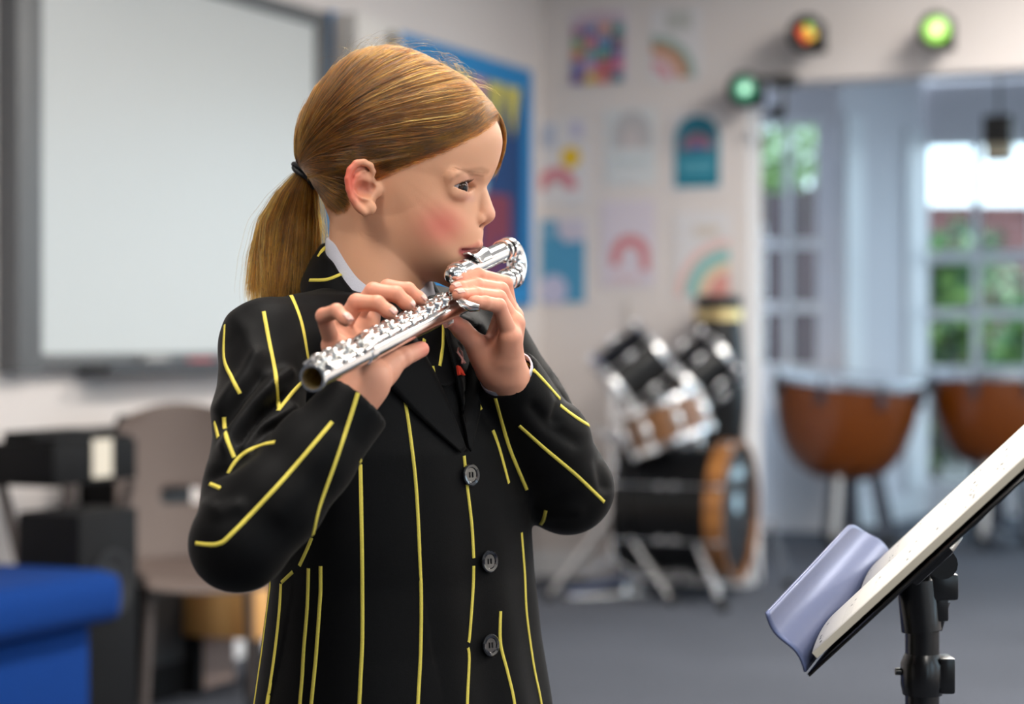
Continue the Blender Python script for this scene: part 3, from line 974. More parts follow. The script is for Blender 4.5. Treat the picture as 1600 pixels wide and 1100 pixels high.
# ================================================================== TIMPANI
def copper_mat():
    m = mat('brown_lacquer_bowl', srgb(116, 58, 14), 0.30, coat=0.15, spec=0.45, noise=(2.5, 0.12))
    return m
M_BOWL = copper_mat()
M_HEADT = mat('timpani_skin', srgb(214, 220, 230), 0.2, spec=0.6)
M_TFR = mat('dark_grey_timpani_frame', srgb(70, 74, 84), 0.35, metal=0.4)
M_TLG = mat('pale_grey_leg', srgb(190, 190, 190), 0.35)
def timpano(label, px, py, D, r, depth, tilt_x, tilt_y):
    c = P(px, py, D)
    o = thing('timpani', label, 'timpani', (c.x, c.y, 0), 0, 'timpani in the bay')
    R = Matrix.Rotation(tilt_y, 4, 'Y') @ Matrix.Rotation(tilt_x, 4, 'X')
    T = Matrix.Translation((0, 0, c.z)) @ R
    def mb():
        b = MB(); b.M = T; return b
    prof = []
    for k in range(15):
        a = math.radians(90 * k / 14)
        prof.append((r * math.sin(a) ** 0.62 * 0.985, -depth * math.cos(a)))
    b = mb(); b.lathe(prof, seg=48, caps=False); b.build('bowl', M_BOWL, o, smooth=60)
    b = mb(); b.lathe([(r * 1.0, 0.024), (r * 0.6, 0.026), (0.001, 0.026)], seg=48, caps=False); b.build('skin', M_HEADT, o, smooth=60)
    b = mb(); b.lathe([(r * 0.985, -0.012), (r * 1.035, -0.012), (r * 1.04, 0.0), (r * 1.04, 0.024), (r * 1.0, 0.03), (r * 0.985, 0.024)], seg=48, caps=False)
    b.build('counter_hoop', mat('steel_hoop', (0.72, 0.75, 0.80, 1), 0.25, metal=1.0), o, smooth=35)
    for k in range(8):
        a = 2 * math.pi * (k + 0.35) / 8
        d = Vector((math.cos(a), math.sin(a), 0))
        b = mb()
        b.tube([d * r * 1.06 + Vector((0, 0, 0.035)), d * r * 1.06 + Vector((0, 0, -0.09))], 0.007, 8)
        b.box(tuple(d * r * 1.03 + Vector((0, 0, -0.06))), (0.035, 0.035, 0.06), rot=Matrix.Rotation(a, 3, 'Z'), bev=0.006)
        b.build('tuning_lug', M_TFR, o, smooth=40)
    b = MB()
    b.lathe([(0.05, 0.0), (0.06, 0.05), (0.05, c.z - depth - 0.02), (0.09, c.z - depth + 0.03)], (0, 0, 0.06), seg=16)
    b.build('pillar', M_TFR, o, smooth=40)
    for k, (a, m) in enumerate(((-2.05, M_TLG), (0.15, M_TFR), (1.9, M_TFR), (-0.9, M_TFR))):
        d = Vector((math.cos(a), math.sin(a), 0))
        b = MB(); b.tube([d * r * 0.42 + Vector((0, 0, c.z - depth * 0.92)), d * r * 0.62 + Vector((0, 0, 0.055))], 0.022, 10)
        lg = b.build('leg', m, o, smooth=40)
        b = MB(); b.lathe([(0.03, -0.013), (0.03, 0.013)], d * r * 0.62 + Vector((0, 0, 0.03)), d.cross(Vector((0, 0, 1))), 14)
        b.build('castor', M_RUB, lg, smooth=40)
        b = MB(); b.tube([(0, 0, 0.09), d * r * 0.60 + Vector((0, 0, 0.08))], 0.016, 8)
        b.build('base_strut', M_TFR, lg, smooth=40)
    b = MB(); b.box((-0.05, -r * 0.75, 0.07), (0.09, 0.26, 0.02), rot=Matrix.Rotation(0.25, 3, 'X'), bev=0.004)
    b.build('pedal', M_TFR, o, smooth=40)
    return o
timpano('large brown timpani with tilted pale skin in front of the white bay pillar', 1326, 597, 10.2, 0.375, 0.50, 0.06, 0.085)
timpano('smaller brown timpani with level skin before the glazed bay door', 1553, 588, 10.25, 0.335, 0.46, 0.005, 0.0)

# ================================================================== LEFT SIDE FURNITURE
M_CHAIR = mat('taupe_polypropylene', srgb(100, 86, 80), 0.6, noise=(30, 0.04), bump=(300, 0.1))
M_CHLEG = mat('taupe_metal_leg', srgb(84, 75, 72), 0.55)
ch_p = Vector((P(312, 800, 5.45).x, 5.45, 0))
ch = thing('school_chair', 'taupe plastic school chair with a slotted back under the whiteboard', 'chair', ch_p, math.radians(-158))
# local: +y is the way a sitter faces.  shell back and seat as one curved sheet with a slot
def sheet_grid(fn, nu, nv, thick, hole=None):
    vs, fs = [], []
    idx = {}
    for i in range(nu + 1):
        for j in range(nv + 1):
            idx[(i, j)] = len(vs)
            vs.append(Vector(fn(i / nu, j / nv)))
    for i in range(nu):
        for j in range(nv):
            if hole and hole((i + .5) / nu, (j + .5) / nv):
                continue
            fs.append((idx[(i, j)], idx[(i + 1, j)], idx[(i + 1, j + 1)], idx[(i, j + 1)]))
    return vs, fs
def solid_sheet(name, fn, nu, nv, thick, m, parent, hole=None, smooth=50, subs=0):
    vs, fs = sheet_grid(fn, nu, nv, thick, hole)
    me = bpy.data.meshes.new(name)
    me.from_pydata([tuple(v) for v in vs], [], fs)
    me.materials.append(m)
    for p_ in me.polygons:
        p_.use_smooth = True
    o = bpy.data.objects.new(name, me)
    COL.objects.link(o)
    o.parent = parent
    md = o.modifiers.new('thickness', 'SOLIDIFY'); md.thickness = thick; md.offset = 0
    if subs:
        s_ = o.modifiers.new('smooth', 'SUBSURF'); s_.levels = subs; s_.render_levels = subs
    return o
def back_fn(u, v):
    x = (u - 0.5) * 2
    w = 0.205 - 0.02 * v
    if v > 0.85:
        w *= math.sqrt(max(0.02, 1 - ((v - 0.85) / 0.158) ** 2)) * 0.35 + 0.65
    return (x * w, -0.17 - 0.10 * v + 0.045 * x * x - 0.02 * math.sin(v * 3), 0.44 + 0.44 * v - 0.03 * x * x * v)
solid_sheet('backrest', back_fn, 20, 20, 0.012, M_CHAIR, ch, hole=lambda u, v: 0.34 < u < 0.66 and 0.34 < v < 0.44, subs=1)
def seat_fn(u, v):
    x = (u - 0.5) * 2
    y = -0.17 + 0.40 * v
    return (x * (0.205 - 0.012 * v), y, 0.44 - 0.03 * math.sin(v * math.pi) - (0.05 * max(0, v - 0.85) / 0.15) + 0.02 * x * x)
solid_sheet('seat', seat_fn, 16, 16, 0.012, M_CHAIR, ch, subs=1)
for sx in (-1, 1):
    for sy, y0 in ((-1, -0.13), (1, 0.15)):
        b = MB(); b.tube([(sx * 0.165, y0, 0.425), (sx * 0.20, y0 + sy * 0.06, 0.012)], 0.013, 10)
        lg = b.build('leg', M_CHLEG, ch, smooth=40)
        b = MB(); b.lathe([(0.017, -0.012), (0.017, 0.02), (0.012, 0.024)], (sx * 0.20, y0 + sy * 0.06, 0.012), seg=10)
        b.build('foot_cap', M_RUB, lg, smooth=40)
b = MB(); b.box((0, 0.0, 0.405), (0.34, 0.02, 0.02)); b.box((-0.165, 0.01, 0.41), (0.02, 0.3, 0.02)); b.box((0.165, 0.01, 0.41), (0.02, 0.3, 0.02))
b.build('seat_frame', M_CHLEG, ch)

# digital piano on a stand along the left wall
M_BLKP = mat('black_plastic', srgb(12, 12, 14), 0.65, spec=0.2, noise=(20, 0.1))
pi_p = room(0.36, left_pt(70, 700)[0] - 0.10, 0)
pi_p = Vector((P(100, 700, 5.25).x, 5.25, 0))
kp = thing('keyboard', 'short black keyboard case on crossed legs with cream paper on its front', 'keyboard', pi_p, ROOM_ANG)
zk = zz(685, 5.35)
b = MB(); b.box((0, 0, zk - 0.055), (0.21, 0.36, 0.11), bev=0.008); b.box((-0.04, 0, zk + 0.012), (0.10, 0.28, 0.03), bev=0.006)
b.build('case', M_BLKP, kp, smooth=40)
b = MB(); b.box((0.055, 0, zk + 0.006), (0.09, 0.32, 0.012), bev=0.004)
b.build('key_lid', M_BLKP, kp, smooth=40)
for sy in (-0.6, 0.6):
    b = MB()
    b.tube([(-0.10, sy * 0.22, zk - 0.11), (0.12, sy * 0.22, 0.015)], 0.015, 8)
    b.tube([(0.12, sy * 0.22, zk - 0.11), (-0.10, sy * 0.22, 0.015)], 0.015, 8)
    b.build('crossed_leg', M_CHLEG, kp, smooth=40)
b = MB(); b.box((0.108, 0.02, zk - 0.045), (0.002, 0.085, 0.10), bev=0.0)
lb_ = b.build('paper_sheet', mat('cream_paper', srgb(214, 206, 190), 0.7), kp)
am_p = Vector((P(128, 800, 5.3).x, 5.3, 0))
am = thing('floor_speaker', 'black floor speaker cabinet standing behind the blue ottoman', 'speaker', Vector((P(122, 800, 4.92).x, 4.92, 0)), ROOM_ANG)
b = MB(); b.box((0, 0, 0.32), (0.19, 0.24, 0.64), bev=0.012); b.build('cabinet', M_BLKP, am, smooth=40)
b = MB(); b.lathe([(0.085, 0), (0.085, 0.008), (0.072, 0.009), (0.03, -0.01), (0.001, 0.0)], (0.096, 0.0, 0.46), (1, 0, 0), 28); b.build('driver', M_CONE, am, smooth=40)
am2 = thing('stacked_amplifier', 'black amplifier case on the floor behind the slotted back of the taupe chair', 'amplifier', Vector((P(212, 700, 5.90).x, 5.90, 0)), ROOM_ANG)
b = MB(); b.box((0, 0, 0.40), (0.24, 0.24, 0.80), bev=0.012); b.build('cabinet', M_BLKP, am2, smooth=40)
b = MB(); b.box((0.122, 0, 0.36), (0.006, 0.20, 0.5)); b.build('grille', M_CONE, am2)
b = MB(); b.tube([(0, -0.1, 0.79), (0, -0.08, 0.83), (0, 0.08, 0.83), (0, 0.1, 0.79)], 0.01, 8); b.build('handle', M_CONE, am2, smooth=40)
# low wooden bench and pale box behind the chair
M_PINE = wood_mat('orange_pine', srgb(196, 138, 76), srgb(228, 176, 108), 4.0, 0.45, coat=0.1)
bn = thing('low_bench', 'low orange pine bench behind the taupe chair legs', 'bench', Vector((P(398, 900, 6.05).x, 6.05, 0)), ROOM_ANG)
b = MB(); b.box((0, 0, 0.26), (0.26, 0.42, 0.16), bev=0.006); b.build('bench_box', M_PINE, bn, smooth=40)
for sx in (-1, 1):
    for sy in (-1, 1):
        b = MB(); b.box((sx * 0.10, sy * 0.17, 0.09), (0.035, 0.035, 0.18)); b.build('leg', M_BLKP, bn)
bx = thing('storage_box', 'pale pink storage box on the floor left of the pine bench', 'box', Vector((P(296, 900, 6.15).x, 6.15, 0)), ROOM_ANG)
M_PBOX = mat('pale_pink_card', srgb(170, 146, 136), 0.7)
b = MB(); b.box((0, 0, 0.15), (0.2, 0.2, 0.30)); b.build('box_body', M_PBOX, bx)
b = MB(); b.box((0, 0, 0.315), (0.21, 0.21, 0.04), bev=0.004); b.build('lid', M_PBOX, bx)
# blue ottoman
M_BLUE = mat('royal_blue_fabric', srgb(0, 50, 118), 0.9, spec=0.2, noise=(60, 0.08), bump=(600, 0.2))
fc = Vector((P(199, 905, 4.75).x, 4.75, 0))
ot = thing('ottoman', 'royal blue upholstered bench seat with overhanging cushion at the lower left', 'seat', fc, ROOM_ANG)
Lo, Wo = 1.5, 0.62
b = MB(); b.box((-Wo / 2 - 0.03, -Lo / 2 - 0.03, 0.205), (Wo - 0.06, Lo - 0.06, 0.37), bev=0.02); b.build('base', M_BLUE, ot, smooth=50)
b = MB(); b.box((-Wo / 2, -Lo / 2, 0.45), (Wo, Lo, 0.125), bev=0.045); b.build('cushion', M_BLUE, ot, smooth=60)
for sx in (-0.08, -Wo + 0.08):
    for sy in (-0.08, -Lo + 0.08):
        b = MB(); b.lathe([(0.02, 0), (0.025, 0.03)], (sx, sy, 0), seg=12); b.build('foot', M_RUB, ot)

# ================================================================== MUSIC STAND
M_STB = mat('black_stand_enamel', srgb(16, 16, 18), 0.28, spec=0.6)
M_LEDGE = mat('ledge_painted_reflection', srgb(98, 108, 144), 0.34, metal=0.35)  # black ledge; its lavender reflection is put into the base colour
A0 = P(1258, 1050, 1.70); A1 = P(1396, 876, 2.06)
Wv = A1 - A0; wdt = Wv.length; Wn = Wv.normalized()
# direction up the desk: at right angles to its lower edge, chosen so the near edge runs at the slope in the photo
e_a = Vector((0, 0, 1)); e_a = (e_a - Wn * e_a.dot(Wn)).normalized(); e_b = e_a.cross(Wn).normalized()
if e_b.x < 0: e_b = -e_b
best = None
for k in range(5, 85):
    th = math.radians(k)
    u_ = e_b * math.cos(th) + e_a * math.sin(th)
    q = to_px(A0 + u_ * 0.27)
    err = abs((q[1] - 1050) / (q[0] - 1258) + 0.915)
    if best is None or err < best[0]:
        best = (err, u_)
Un = best[1]
Nn = Wn.cross(Un).normalized()
if Nn.z < 0: Nn = -Nn
lip = P(1197, 957, 1.69) - A0
Ldesk = 0.36
ms_c = A0 + Wv * 0.5 + Un * 0.17
post_xy = P(1441, 1000, 1.93)
ms = thing('music_stand', 'black music stand with a glossy curved ledge at the right edge', 'music stand', (post_xy.x, post_xy.y, 0))
O_ = ms.location.copy()
def rel(p): return Vector(p) - O_
def desk_fn(u, v):
    return rel(A0 + Wv * u + Un * (v * Ldesk) - Nn * 0.004)
solid_sheet('desk', desk_fn, 2, 2, 0.003, M_STB, ms)
def ledge_fn(u, v):
    # v: from the desk edge out to the free edge, rounded corners at both ends
    x = u * wdt
    m = min(x, wdt - x) if u > 0.5 else 1.0
    rc = 0.070
    ext = 1.0
    if m < rc:
        ext = max(0.10, math.sqrt(max(0.0, 1 - ((rc - m) / rc) ** 2)))
    vv = v * ext
    out = lip * vv
    sag = (Un * 0.0035) * math.sin(vv * math.pi * 2.0)
    return rel(A0 + Wv * u + out + sag)
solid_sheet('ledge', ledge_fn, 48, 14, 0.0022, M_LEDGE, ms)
Rm = Matrix((Wn, Un, Nn)).transposed()
back_c = A0 + Wv * 0.5 + Un * 0.095 - Nn * 0.014
b = MB()
b.box(tuple(rel(back_c)), (0.06, 0.05, 0.014), rot=Rm, bev=0.004)
b.build('desk_bracket', M_STB, ms, smooth=40)
jt = P(1432, 905, 1.93)
b = MB()
b.tube([rel(back_c - Nn * 0.01), rel(P(1436, 862, 1.93)), rel(jt), rel(P(1440, 985, 1.93))], [0.014, 0.019, 0.0195, 0.0195], 16)
b.build('neck', M_STB, ms, smooth=40)
b = MB(); b.box(tuple(rel(P(1471, 915, 1.93))), (0.028, 0.03, 0.026), bev=0.004); b.box(tuple(rel(P(1466, 945, 1.93))), (0.016, 0.024, 0.03), bev=0.003)
b.tube([rel(P(1466, 940, 1.93)), rel(P(1466, 985, 1.93))], [0.012, 0.004], 10)
b.build('tilt_knob', M_STB, ms, smooth=40)
b = MB(); b.tube([rel(Vector((post_xy.x, post_xy.y, P(0, 985, 1.93).z))), Vector((0, 0, 0.05))], 0.0165, 18)
b.lathe([(0.019, 0.0), (0.021, 0.01), (0.021, 0.03), (0.0165, 0.04)], rel(Vector((post_xy.x, post_xy.y, P(0, 1085, 1.93).z))), seg=18)
b.build('post', M_STB, ms, smooth=40)
zc = P(0, 1051, 1.93).z
b = MB(); b.tube([rel(P(1399, 1049, 1.93)), rel(P(1470, 1053, 1.93))], 0.0036, 10); b.box(tuple(rel(P(1476, 1053, 1.93))), (0.015, 0.03, 0.035), bev=0.003)
b.build('height_knob', M_STB, ms, smooth=40)
for k in range(3):
    a = 2 * math.pi * k / 3 + 0.6
    b = MB(); b.tube([(0, 0, 0.14), (0.13 * math.cos(a), 0.13 * math.sin(a), 0.08), (0.27 * math.cos(a), 0.27 * math.sin(a), 0.014)], 0.011, 8)
    b.build('leg', M_STB, ms, smooth=40)
# sheet music booklet lying on the desk
def paper_mat():
    m = bpy.data.materials.new('printed_music_page')
    m.use_nodes = True
    nt = m.node_tree
    bs = nt.nodes['Principled BSDF']
    bs.inputs['Roughness'].default_value = 0.7
    uv = nt.nodes.new('ShaderNodeUVMap')
    sep = nt.nodes.new('ShaderNodeSeparateXYZ')
    nt.links.new(uv.outputs[0], sep.inputs[0])
    def math_(op, a, bb):
        n = nt.nodes.new('ShaderNodeMath'); n.operation = op
        for i, x in enumerate((a, bb)):
            if x is None: continue
            if isinstance(x, float): n.inputs[i].default_value = x
            else: nt.links.new(x, n.inputs[i])
        return n.outputs[0]
    v10 = math_('MULTIPLY', sep.outputs[1], 9.0)
    fr = math_('FRACT', v10, None)
    instave = math_('LESS_THAN', fr, 0.36)
    fr5 = math_('FRACT', math_('MULTIPLY', fr, 13.9), None)
    line = math_('LESS_THAN', fr5, 0.10)
    ln = math_('MULTIPLY', line, instave)
    xin = math_('MULTIPLY', math_('GREATER_THAN', math_('ABSOLUTE', math_('SUBTRACT', sep.outputs[0], 0.5), None), 0.04),
                math_('LESS_THAN', math_('ABSOLUTE', math_('SUBTRACT', sep.outputs[0], 0.5), None), 0.45))
    vo = nt.nodes.new('ShaderNodeTexVoronoi'); vo.inputs['Scale'].default_value = 1.0
    mp = nt.nodes.new('ShaderNodeMapping'); mp.inputs['Scale'].default_value = (34, 40, 1)
    nt.links.new(uv.outputs[0], mp.inputs[0]); nt.links.new(mp.outputs[0], vo.inputs['Vector'])
    note = math_('MULTIPLY', math_('MULTIPLY', math_('LESS_THAN', vo.outputs['Distance'], 0.18), instave), 0.95)
    ink = math_('MULTIPLY', math_('MAXIMUM', math_('MULTIPLY', ln, 0.5), note), xin)
    mx = nt.nodes.new('ShaderNodeMixRGB')
    mx.inputs[1].default_value = srgb(240, 237, 230)
    mx.inputs[2].default_value = srgb(40, 40, 44)
    nt.links.new(ink, mx.inputs[0])
    nt.links.new(mx.outputs[0], bs.inputs['Base Color'])
    return m
M_MUSIC = paper_mat()
M_EDGE = mat('page_edges', srgb(222, 216, 200), 0.8)
bk = thing('sheet_music', 'open booklet of printed sheet music lying on the black music stand', 'sheet music', A0 + Un * 0.01)
Ob = bk.location.copy()
def page_stack(u0, u1, h0, name):
    nu, nv = 24, 4
    vs, fs, uvs = [], [], []
    for lay in (0, 1):
        for i in range(nu + 1):
            for j in range(nv + 1):
                fu = i / nu
                U = u0 + (u1 - u0) * fu
                sp_ = abs(U - 0.5)
                bow = 0.010 * math.sin(min(1.0, sp_ / 0.5) * math.pi) ** 0.8 if sp_ < 0.5 else 0
                hh = 0.0015 + (h0 + bow) * lay + (bow * 0.2 if lay == 0 else 0)
                if lay == 0:
                    hh = 0.001
                vs.append(A0 + Un * (0.012 + 0.325 * j / nv) + Wv * U + Nn * hh - Ob)
                uvs.append((U, j / nv))
    n1 = (nu + 1) * (nv + 1)
    def ix(l, i, j): return l * n1 + i * (nv + 1) + j
    mi = []
    for i in range(nu):
        for j in range(nv):
            fs.append((ix(1, i, j), ix(1, i + 1, j), ix(1, i + 1, j + 1), ix(1, i, j + 1))); mi.append(0)
            fs.append((ix(0, i, j), ix(0, i, j + 1), ix(0, i + 1, j + 1), ix(0, i + 1, j))); mi.append(1)
    for i in range(nu):
        fs.append((ix(0, i, 0), ix(0, i + 1, 0), ix(1, i + 1, 0), ix(1, i, 0))); mi.append(1)
        fs.append((ix(0, i, nv), ix(1, i, nv), ix(1, i + 1, nv), ix(0, i + 1, nv))); mi.append(1)
    for j in range(nv):
        fs.append((ix(0, 0, j), ix(1, 0, j), ix(1, 0, j + 1), ix(0, 0, j + 1))); mi.append(1)
        fs.append((ix(0, nu, j), ix(0, nu, j + 1), ix(1, nu, j + 1), ix(1, nu, j))); mi.append(1)
    me = bpy.data.meshes.new(name)
    me.from_pydata([tuple(v) for v in vs], [], fs)
    me.materials.append(M_MUSIC); me.materials.append(M_EDGE)
    me.polygons.foreach_set('material_index', mi)
    ul = me.uv_layers.new(name='UVMap')
    for lp in me.loops:
        ul.data[lp.index].uv = uvs[lp.vertex_index]
    for p_ in me.polygons:
        p_.use_smooth = p_.material_index == 0
    o = bpy.data.objects.new(name, me)
    COL.objects.link(o); o.parent = bk
    return o
page_stack(0.03, 0.5, 0.003, 'page_block')
page_stack(0.5, 0.97, 0.003, 'page_block')
# ================================================================== IMPLICIT SURFACE TOOLKIT
class Grid:
    """signed distance field on a regular grid; surface() walks it into quads"""
    def __init__(self, lo, hi, h):
        self.lo = np.array(lo, float); self.h = h
        n = np.ceil((np.array(hi, float) - self.lo) / h).astype(int) + 1
        self.n = n
        self.ax = [self.lo[i] + h * np.arange(n[i]) for i in range(3)]
        self.f = np.full(tuple(n), 1.0, np.float32)
    def _sub(self, lo, hi):
        sl = []
        for i in range(3):
            a = int(np.clip(math.floor((lo[i] - self.lo[i]) / self.h), 0, self.n[i]))
            b = int(np.clip(math.ceil((hi[i] - self.lo[i]) / self.h) + 1, 0, self.n[i]))
            if b <= a:
                return None, None
            sl.append(slice(a, b))
        X = self.ax[0][sl[0]][:, None, None]; Y = self.ax[1][sl[1]][None, :, None]; Z = self.ax[2][sl[2]][None, None, :]
        return tuple(sl), (X, Y, Z)
    def _merge(self, sl, d, k, op):
        f = self.f[sl]
        d = d.astype(np.float32)
        if op == 'add':
            if k > 0:
                h = np.clip(0.5 + 0.5 * (f - d) / k, 0, 1)
                self.f[sl] = f * (1 - h) + d * h - k * h * (1 - h)
            else:
                self.f[sl] = np.minimum(f, d)
        else:
            d = -d
            if k > 0:
                h = np.clip(0.5 - 0.5 * (f - d) / k, 0, 1)
                self.f[sl] = f * (1 - h) + d * h + k * h * (1 - h)
            else:
                self.f[sl] = np.maximum(f, d)
    def cone(self, a, b, ra, rb, k=0.0, op='add'):
        a = np.array(a, float); b = np.array(b, float)
        m = max(k, 0) + 5 * self.h
        r = max(ra, rb)
        sl, xyz = self._sub(np.minimum(a, b) - r - m, np.maximum(a, b) + r + m)
        if sl is None: return self
        X, Y, Z = xyz
        ba = b - a
        L2 = float(ba @ ba) or 1e-9
        t = np.clip(((X - a[0]) * ba[0] + (Y - a[1]) * ba[1] + (Z - a[2]) * ba[2]) / L2, 0, 1)
        d = np.sqrt((X - a[0] - ba[0] * t) ** 2 + (Y - a[1] - ba[1] * t) ** 2 + (Z - a[2] - ba[2] * t) ** 2) - (ra + (rb - ra) * t)
        self._merge(sl, d, k, op); return self
    def chain(self, pts, rs, k=0.0, op='add', kk=None):
        if not isinstance(rs, (list, tuple)): rs = [rs] * len(pts)
        for i in range(len(pts) - 1):
            self.cone(pts[i], pts[i + 1], rs[i], rs[i + 1], k, op)
        return self
    def ell(self, c, r, R=None, k=0.0, op='add'):
        """ellipsoid; R rows = its axes"""
        c = np.array(c, float); r = np.array(r, float)
        m = max(k, 0) + 5 * self.h + r.max()
        sl, xyz = self._sub(c - m, c + m)
        if sl is None: return self
        X, Y, Z = [q - c[i] for i, q in enumerate(xyz)]
        if R is not None:
            R = np.array(R, float)
            X, Y, Z = [R[i, 0] * X + R[i, 1] * Y + R[i, 2] * Z for i in range(3)]
        k0 = np.sqrt((X / r[0]) ** 2 + (Y / r[1]) ** 2 + (Z / r[2]) ** 2)
        k1 = np.sqrt((X / r[0] ** 2) ** 2 + (Y / r[1] ** 2) ** 2 + (Z / r[2] ** 2) ** 2)
        d = k0 * (k0 - 1) / np.maximum(k1, 1e-9)
        self._merge(sl, d, k, op); return self
    def func(self, fn, lo, hi, k=0.0, op='add'):
        sl, xyz = self._sub(np.array(lo), np.array(hi))
        d = fn(*xyz)
        self._merge(sl, np.broadcast_to(d, self.f[sl].shape), k, op); return self
    def implicit(self, fn, lo, hi, k=0.0, op='add'):
        """fn: any smooth field, < 0 inside; scaled to distance by its gradient"""
        sl, xyz = self._sub(np.array(lo), np.array(hi))
        v = fn(*xyz)
        g = np.gradient(v, self.h)
        gm = np.sqrt(g[0] ** 2 + g[1] ** 2 + g[2] ** 2)
        d = v / np.maximum(gm, 1e-3)
        self._merge(sl, np.clip(d, -0.08, 0.08) if self.h < 0.5 else np.clip(d, -80, 80), k, op); return self
    def surface(self):
        f = self.f
        s = f < 0
        c = s[:-1, :-1, :-1].astype(np.int8)
        tot = np.zeros_like(c)
        for dx in (0, 1):
            for dy in (0, 1):
                for dz in (0, 1):
                    tot += s[dx:s.shape[0] - 1 + dx, dy:s.shape[1] - 1 + dy, dz:s.shape[2] - 1 + dz]
        act = np.argwhere((tot > 0) & (tot < 8))
        idm = np.full(c.shape, -1, np.int32)
        idm[act[:, 0], act[:, 1], act[:, 2]] = np.arange(len(act))
        offs = np.array([(x, y, z) for x in (0, 1) for y in (0, 1) for z in (0, 1)])
        vals = np.stack([f[act[:, 0] + o[0], act[:, 1] + o[1], act[:, 2] + o[2]] for o in offs], 1)
        acc = np.zeros((len(act), 3)); cnt = np.zeros(len(act))
        for i in range(8):
            for j in range(i + 1, 8):
                if np.abs(offs[i] - offs[j]).sum() != 1: continue
                va, vb = vals[:, i], vals[:, j]
                m = (va < 0) != (vb < 0)
                t = np.where(m, va / np.where(m, va - vb, 1), 0)[:, None]
                p = offs[i] + (offs[j] - offs[i]) * t
                acc += np.where(m[:, None], p, 0); cnt += m
        V = self.lo + self.h * (act + acc / np.maximum(cnt, 1)[:, None])
        quads = []
        for a in range(3):
            b_, c_ = (a + 1) % 3, (a + 2) % 3
            sa = [slice(None)] * 3; sb = [slice(None)] * 3
            sa[a] = slice(0, -1); sb[a] = slice(1, None)
            s0, s1 = s[tuple(sa)], s[tuple(sb)]
            e = np.argwhere(s0 != s1)
            ok = (e[:, b_] > 0) & (e[:, c_] > 0) & (e[:, b_] < s.shape[b_] - 1) & (e[:, c_] < s.shape[c_] - 1)
            e = e[ok]
            q = []
            for db, dc in ((-1, -1), (0, -1), (0, 0), (-1, 0)):
                x = e.copy(); x[:, b_] += db; x[:, c_] += dc
                q.append(idm[x[:, 0], x[:, 1], x[:, 2]])
            q = np.stack(q, 1)
            flip = ~s0[e[:, 0], e[:, 1], e[:, 2]]
            q[flip] = q[flip][:, ::-1]
            quads.append(q)
        Q = np.concatenate(quads)
        Q = Q[(Q >= 0).all(1)]
        return V, Q

def smooth_mesh(V, Q, it=1, lam=0.5):
    e = np.concatenate([Q[:, [0, 1]], Q[:, [1, 2]], Q[:, [2, 3]], Q[:, [3, 0]]])
    for k in range(it):
        acc = np.zeros_like(V); cnt = np.zeros(len(V))
        np.add.at(acc, e[:, 0], V[e[:, 1]]); np.add.at(cnt, e[:, 0], 1)
        np.add.at(acc, e[:, 1], V[e[:, 0]]); np.add.at(cnt, e[:, 1], 1)
        V = V + lam * (acc / np.maximum(cnt, 1)[:, None] - V)
    return V

def vnormals(V, Q):
    n = np.cross(V[Q[:, 2]] - V[Q[:, 0]], V[Q[:, 3]] - V[Q[:, 1]])
    N = np.zeros_like(V)
    for i in range(4):
        np.add.at(N, Q[:, i], n)
    return N / np.maximum(np.linalg.norm(N, axis=1), 1e-12)[:, None]

def quad_mesh(name, V, Q, mats, colors=None, parent=None, smooth=True, mi=None):
    me = bpy.data.meshes.new(name)
    V = np.asarray(V, np.float32); Q = np.asarray(Q, np.int32)
    me.vertices.add(len(V)); me.vertices.foreach_set('co', V.ravel())
    me.loops.add(Q.size); me.loops.foreach_set('vertex_index', Q.ravel())
    me.polygons.add(len(Q))
    me.polygons.foreach_set('loop_start', np.arange(0, Q.size, Q.shape[1], dtype=np.int32))
    for m in (mats if isinstance(mats, (list, tuple)) else [mats]):
        me.materials.append(m)
    if smooth:
        me.polygons.foreach_set('use_smooth', np.ones(len(Q), bool))
    if mi is not None:
        me.polygons.foreach_set('material_index', np.asarray(mi, np.int32))
    me.update(calc_edges=True)
    me.validate()
    if colors is not None:
        at = me.color_attributes.new('tint', 'FLOAT_COLOR', 'POINT')
        c4 = np.ones((len(V), 4), np.float32); c4[:, :3] = colors
        at.data.foreach_set('color', c4.ravel())
    o = bpy.data.objects.new(name, me)
    COL.objects.link(o)
    if parent is not None:
        o.parent = parent
    return o

def rounded_noise(V, scale, seed):
    """cheap smooth pseudo-noise, -1..1"""
    rg = np.random.default_rng(seed)
    out = np.zeros(len(V))
    for k in range(6):
        d = rg.normal(size=3); d /= np.linalg.norm(d)
        out += np.sin(V @ d * scale * rg.uniform(0.6, 1.6) + rg.uniform(0, 6.28))
    return out / 3.0
# ================================================================== THE GIRL: head frame (millimetres: f forward, y to her right = towards the lens, z up)
HY = 1.85                                   # depth of the head's mid-plane at the ears
HEAD_O = P(600, 300, HY)
PSI = math.radians(11)
CP, SP = math.cos(PSI), math.sin(PSI)
def px2head(px, py, y=0.0):
    """(f, z) mm of the point at lateral offset y mm that the lens sees at a pixel"""
    u = (px - 800) / F_PX
    yy = y / 1000.0
    # X = Ox + f*CP - yy*SP ; D = Oy - f*SP - yy*CP ; X = u*D
    f = (u * (HEAD_O.y - yy * CP) - HEAD_O.x + yy * SP) / (CP + u * SP)
    D = HEAD_O.y - f * SP - yy * CP
    z = CAM_H - (py - HORIZON) / F_PX * D - HEAD_O.z
    return f * 1000, z * 1000
def head2world(A):
    A = np.asarray(A, float) / 1000.0
    out = np.empty_like(A)
    out[:, 0] = HEAD_O.x + A[:, 0] * CP - A[:, 1] * SP
    out[:, 1] = HEAD_O.y - A[:, 0] * SP - A[:, 1] * CP
    out[:, 2] = HEAD_O.z + A[:, 2]
    return out
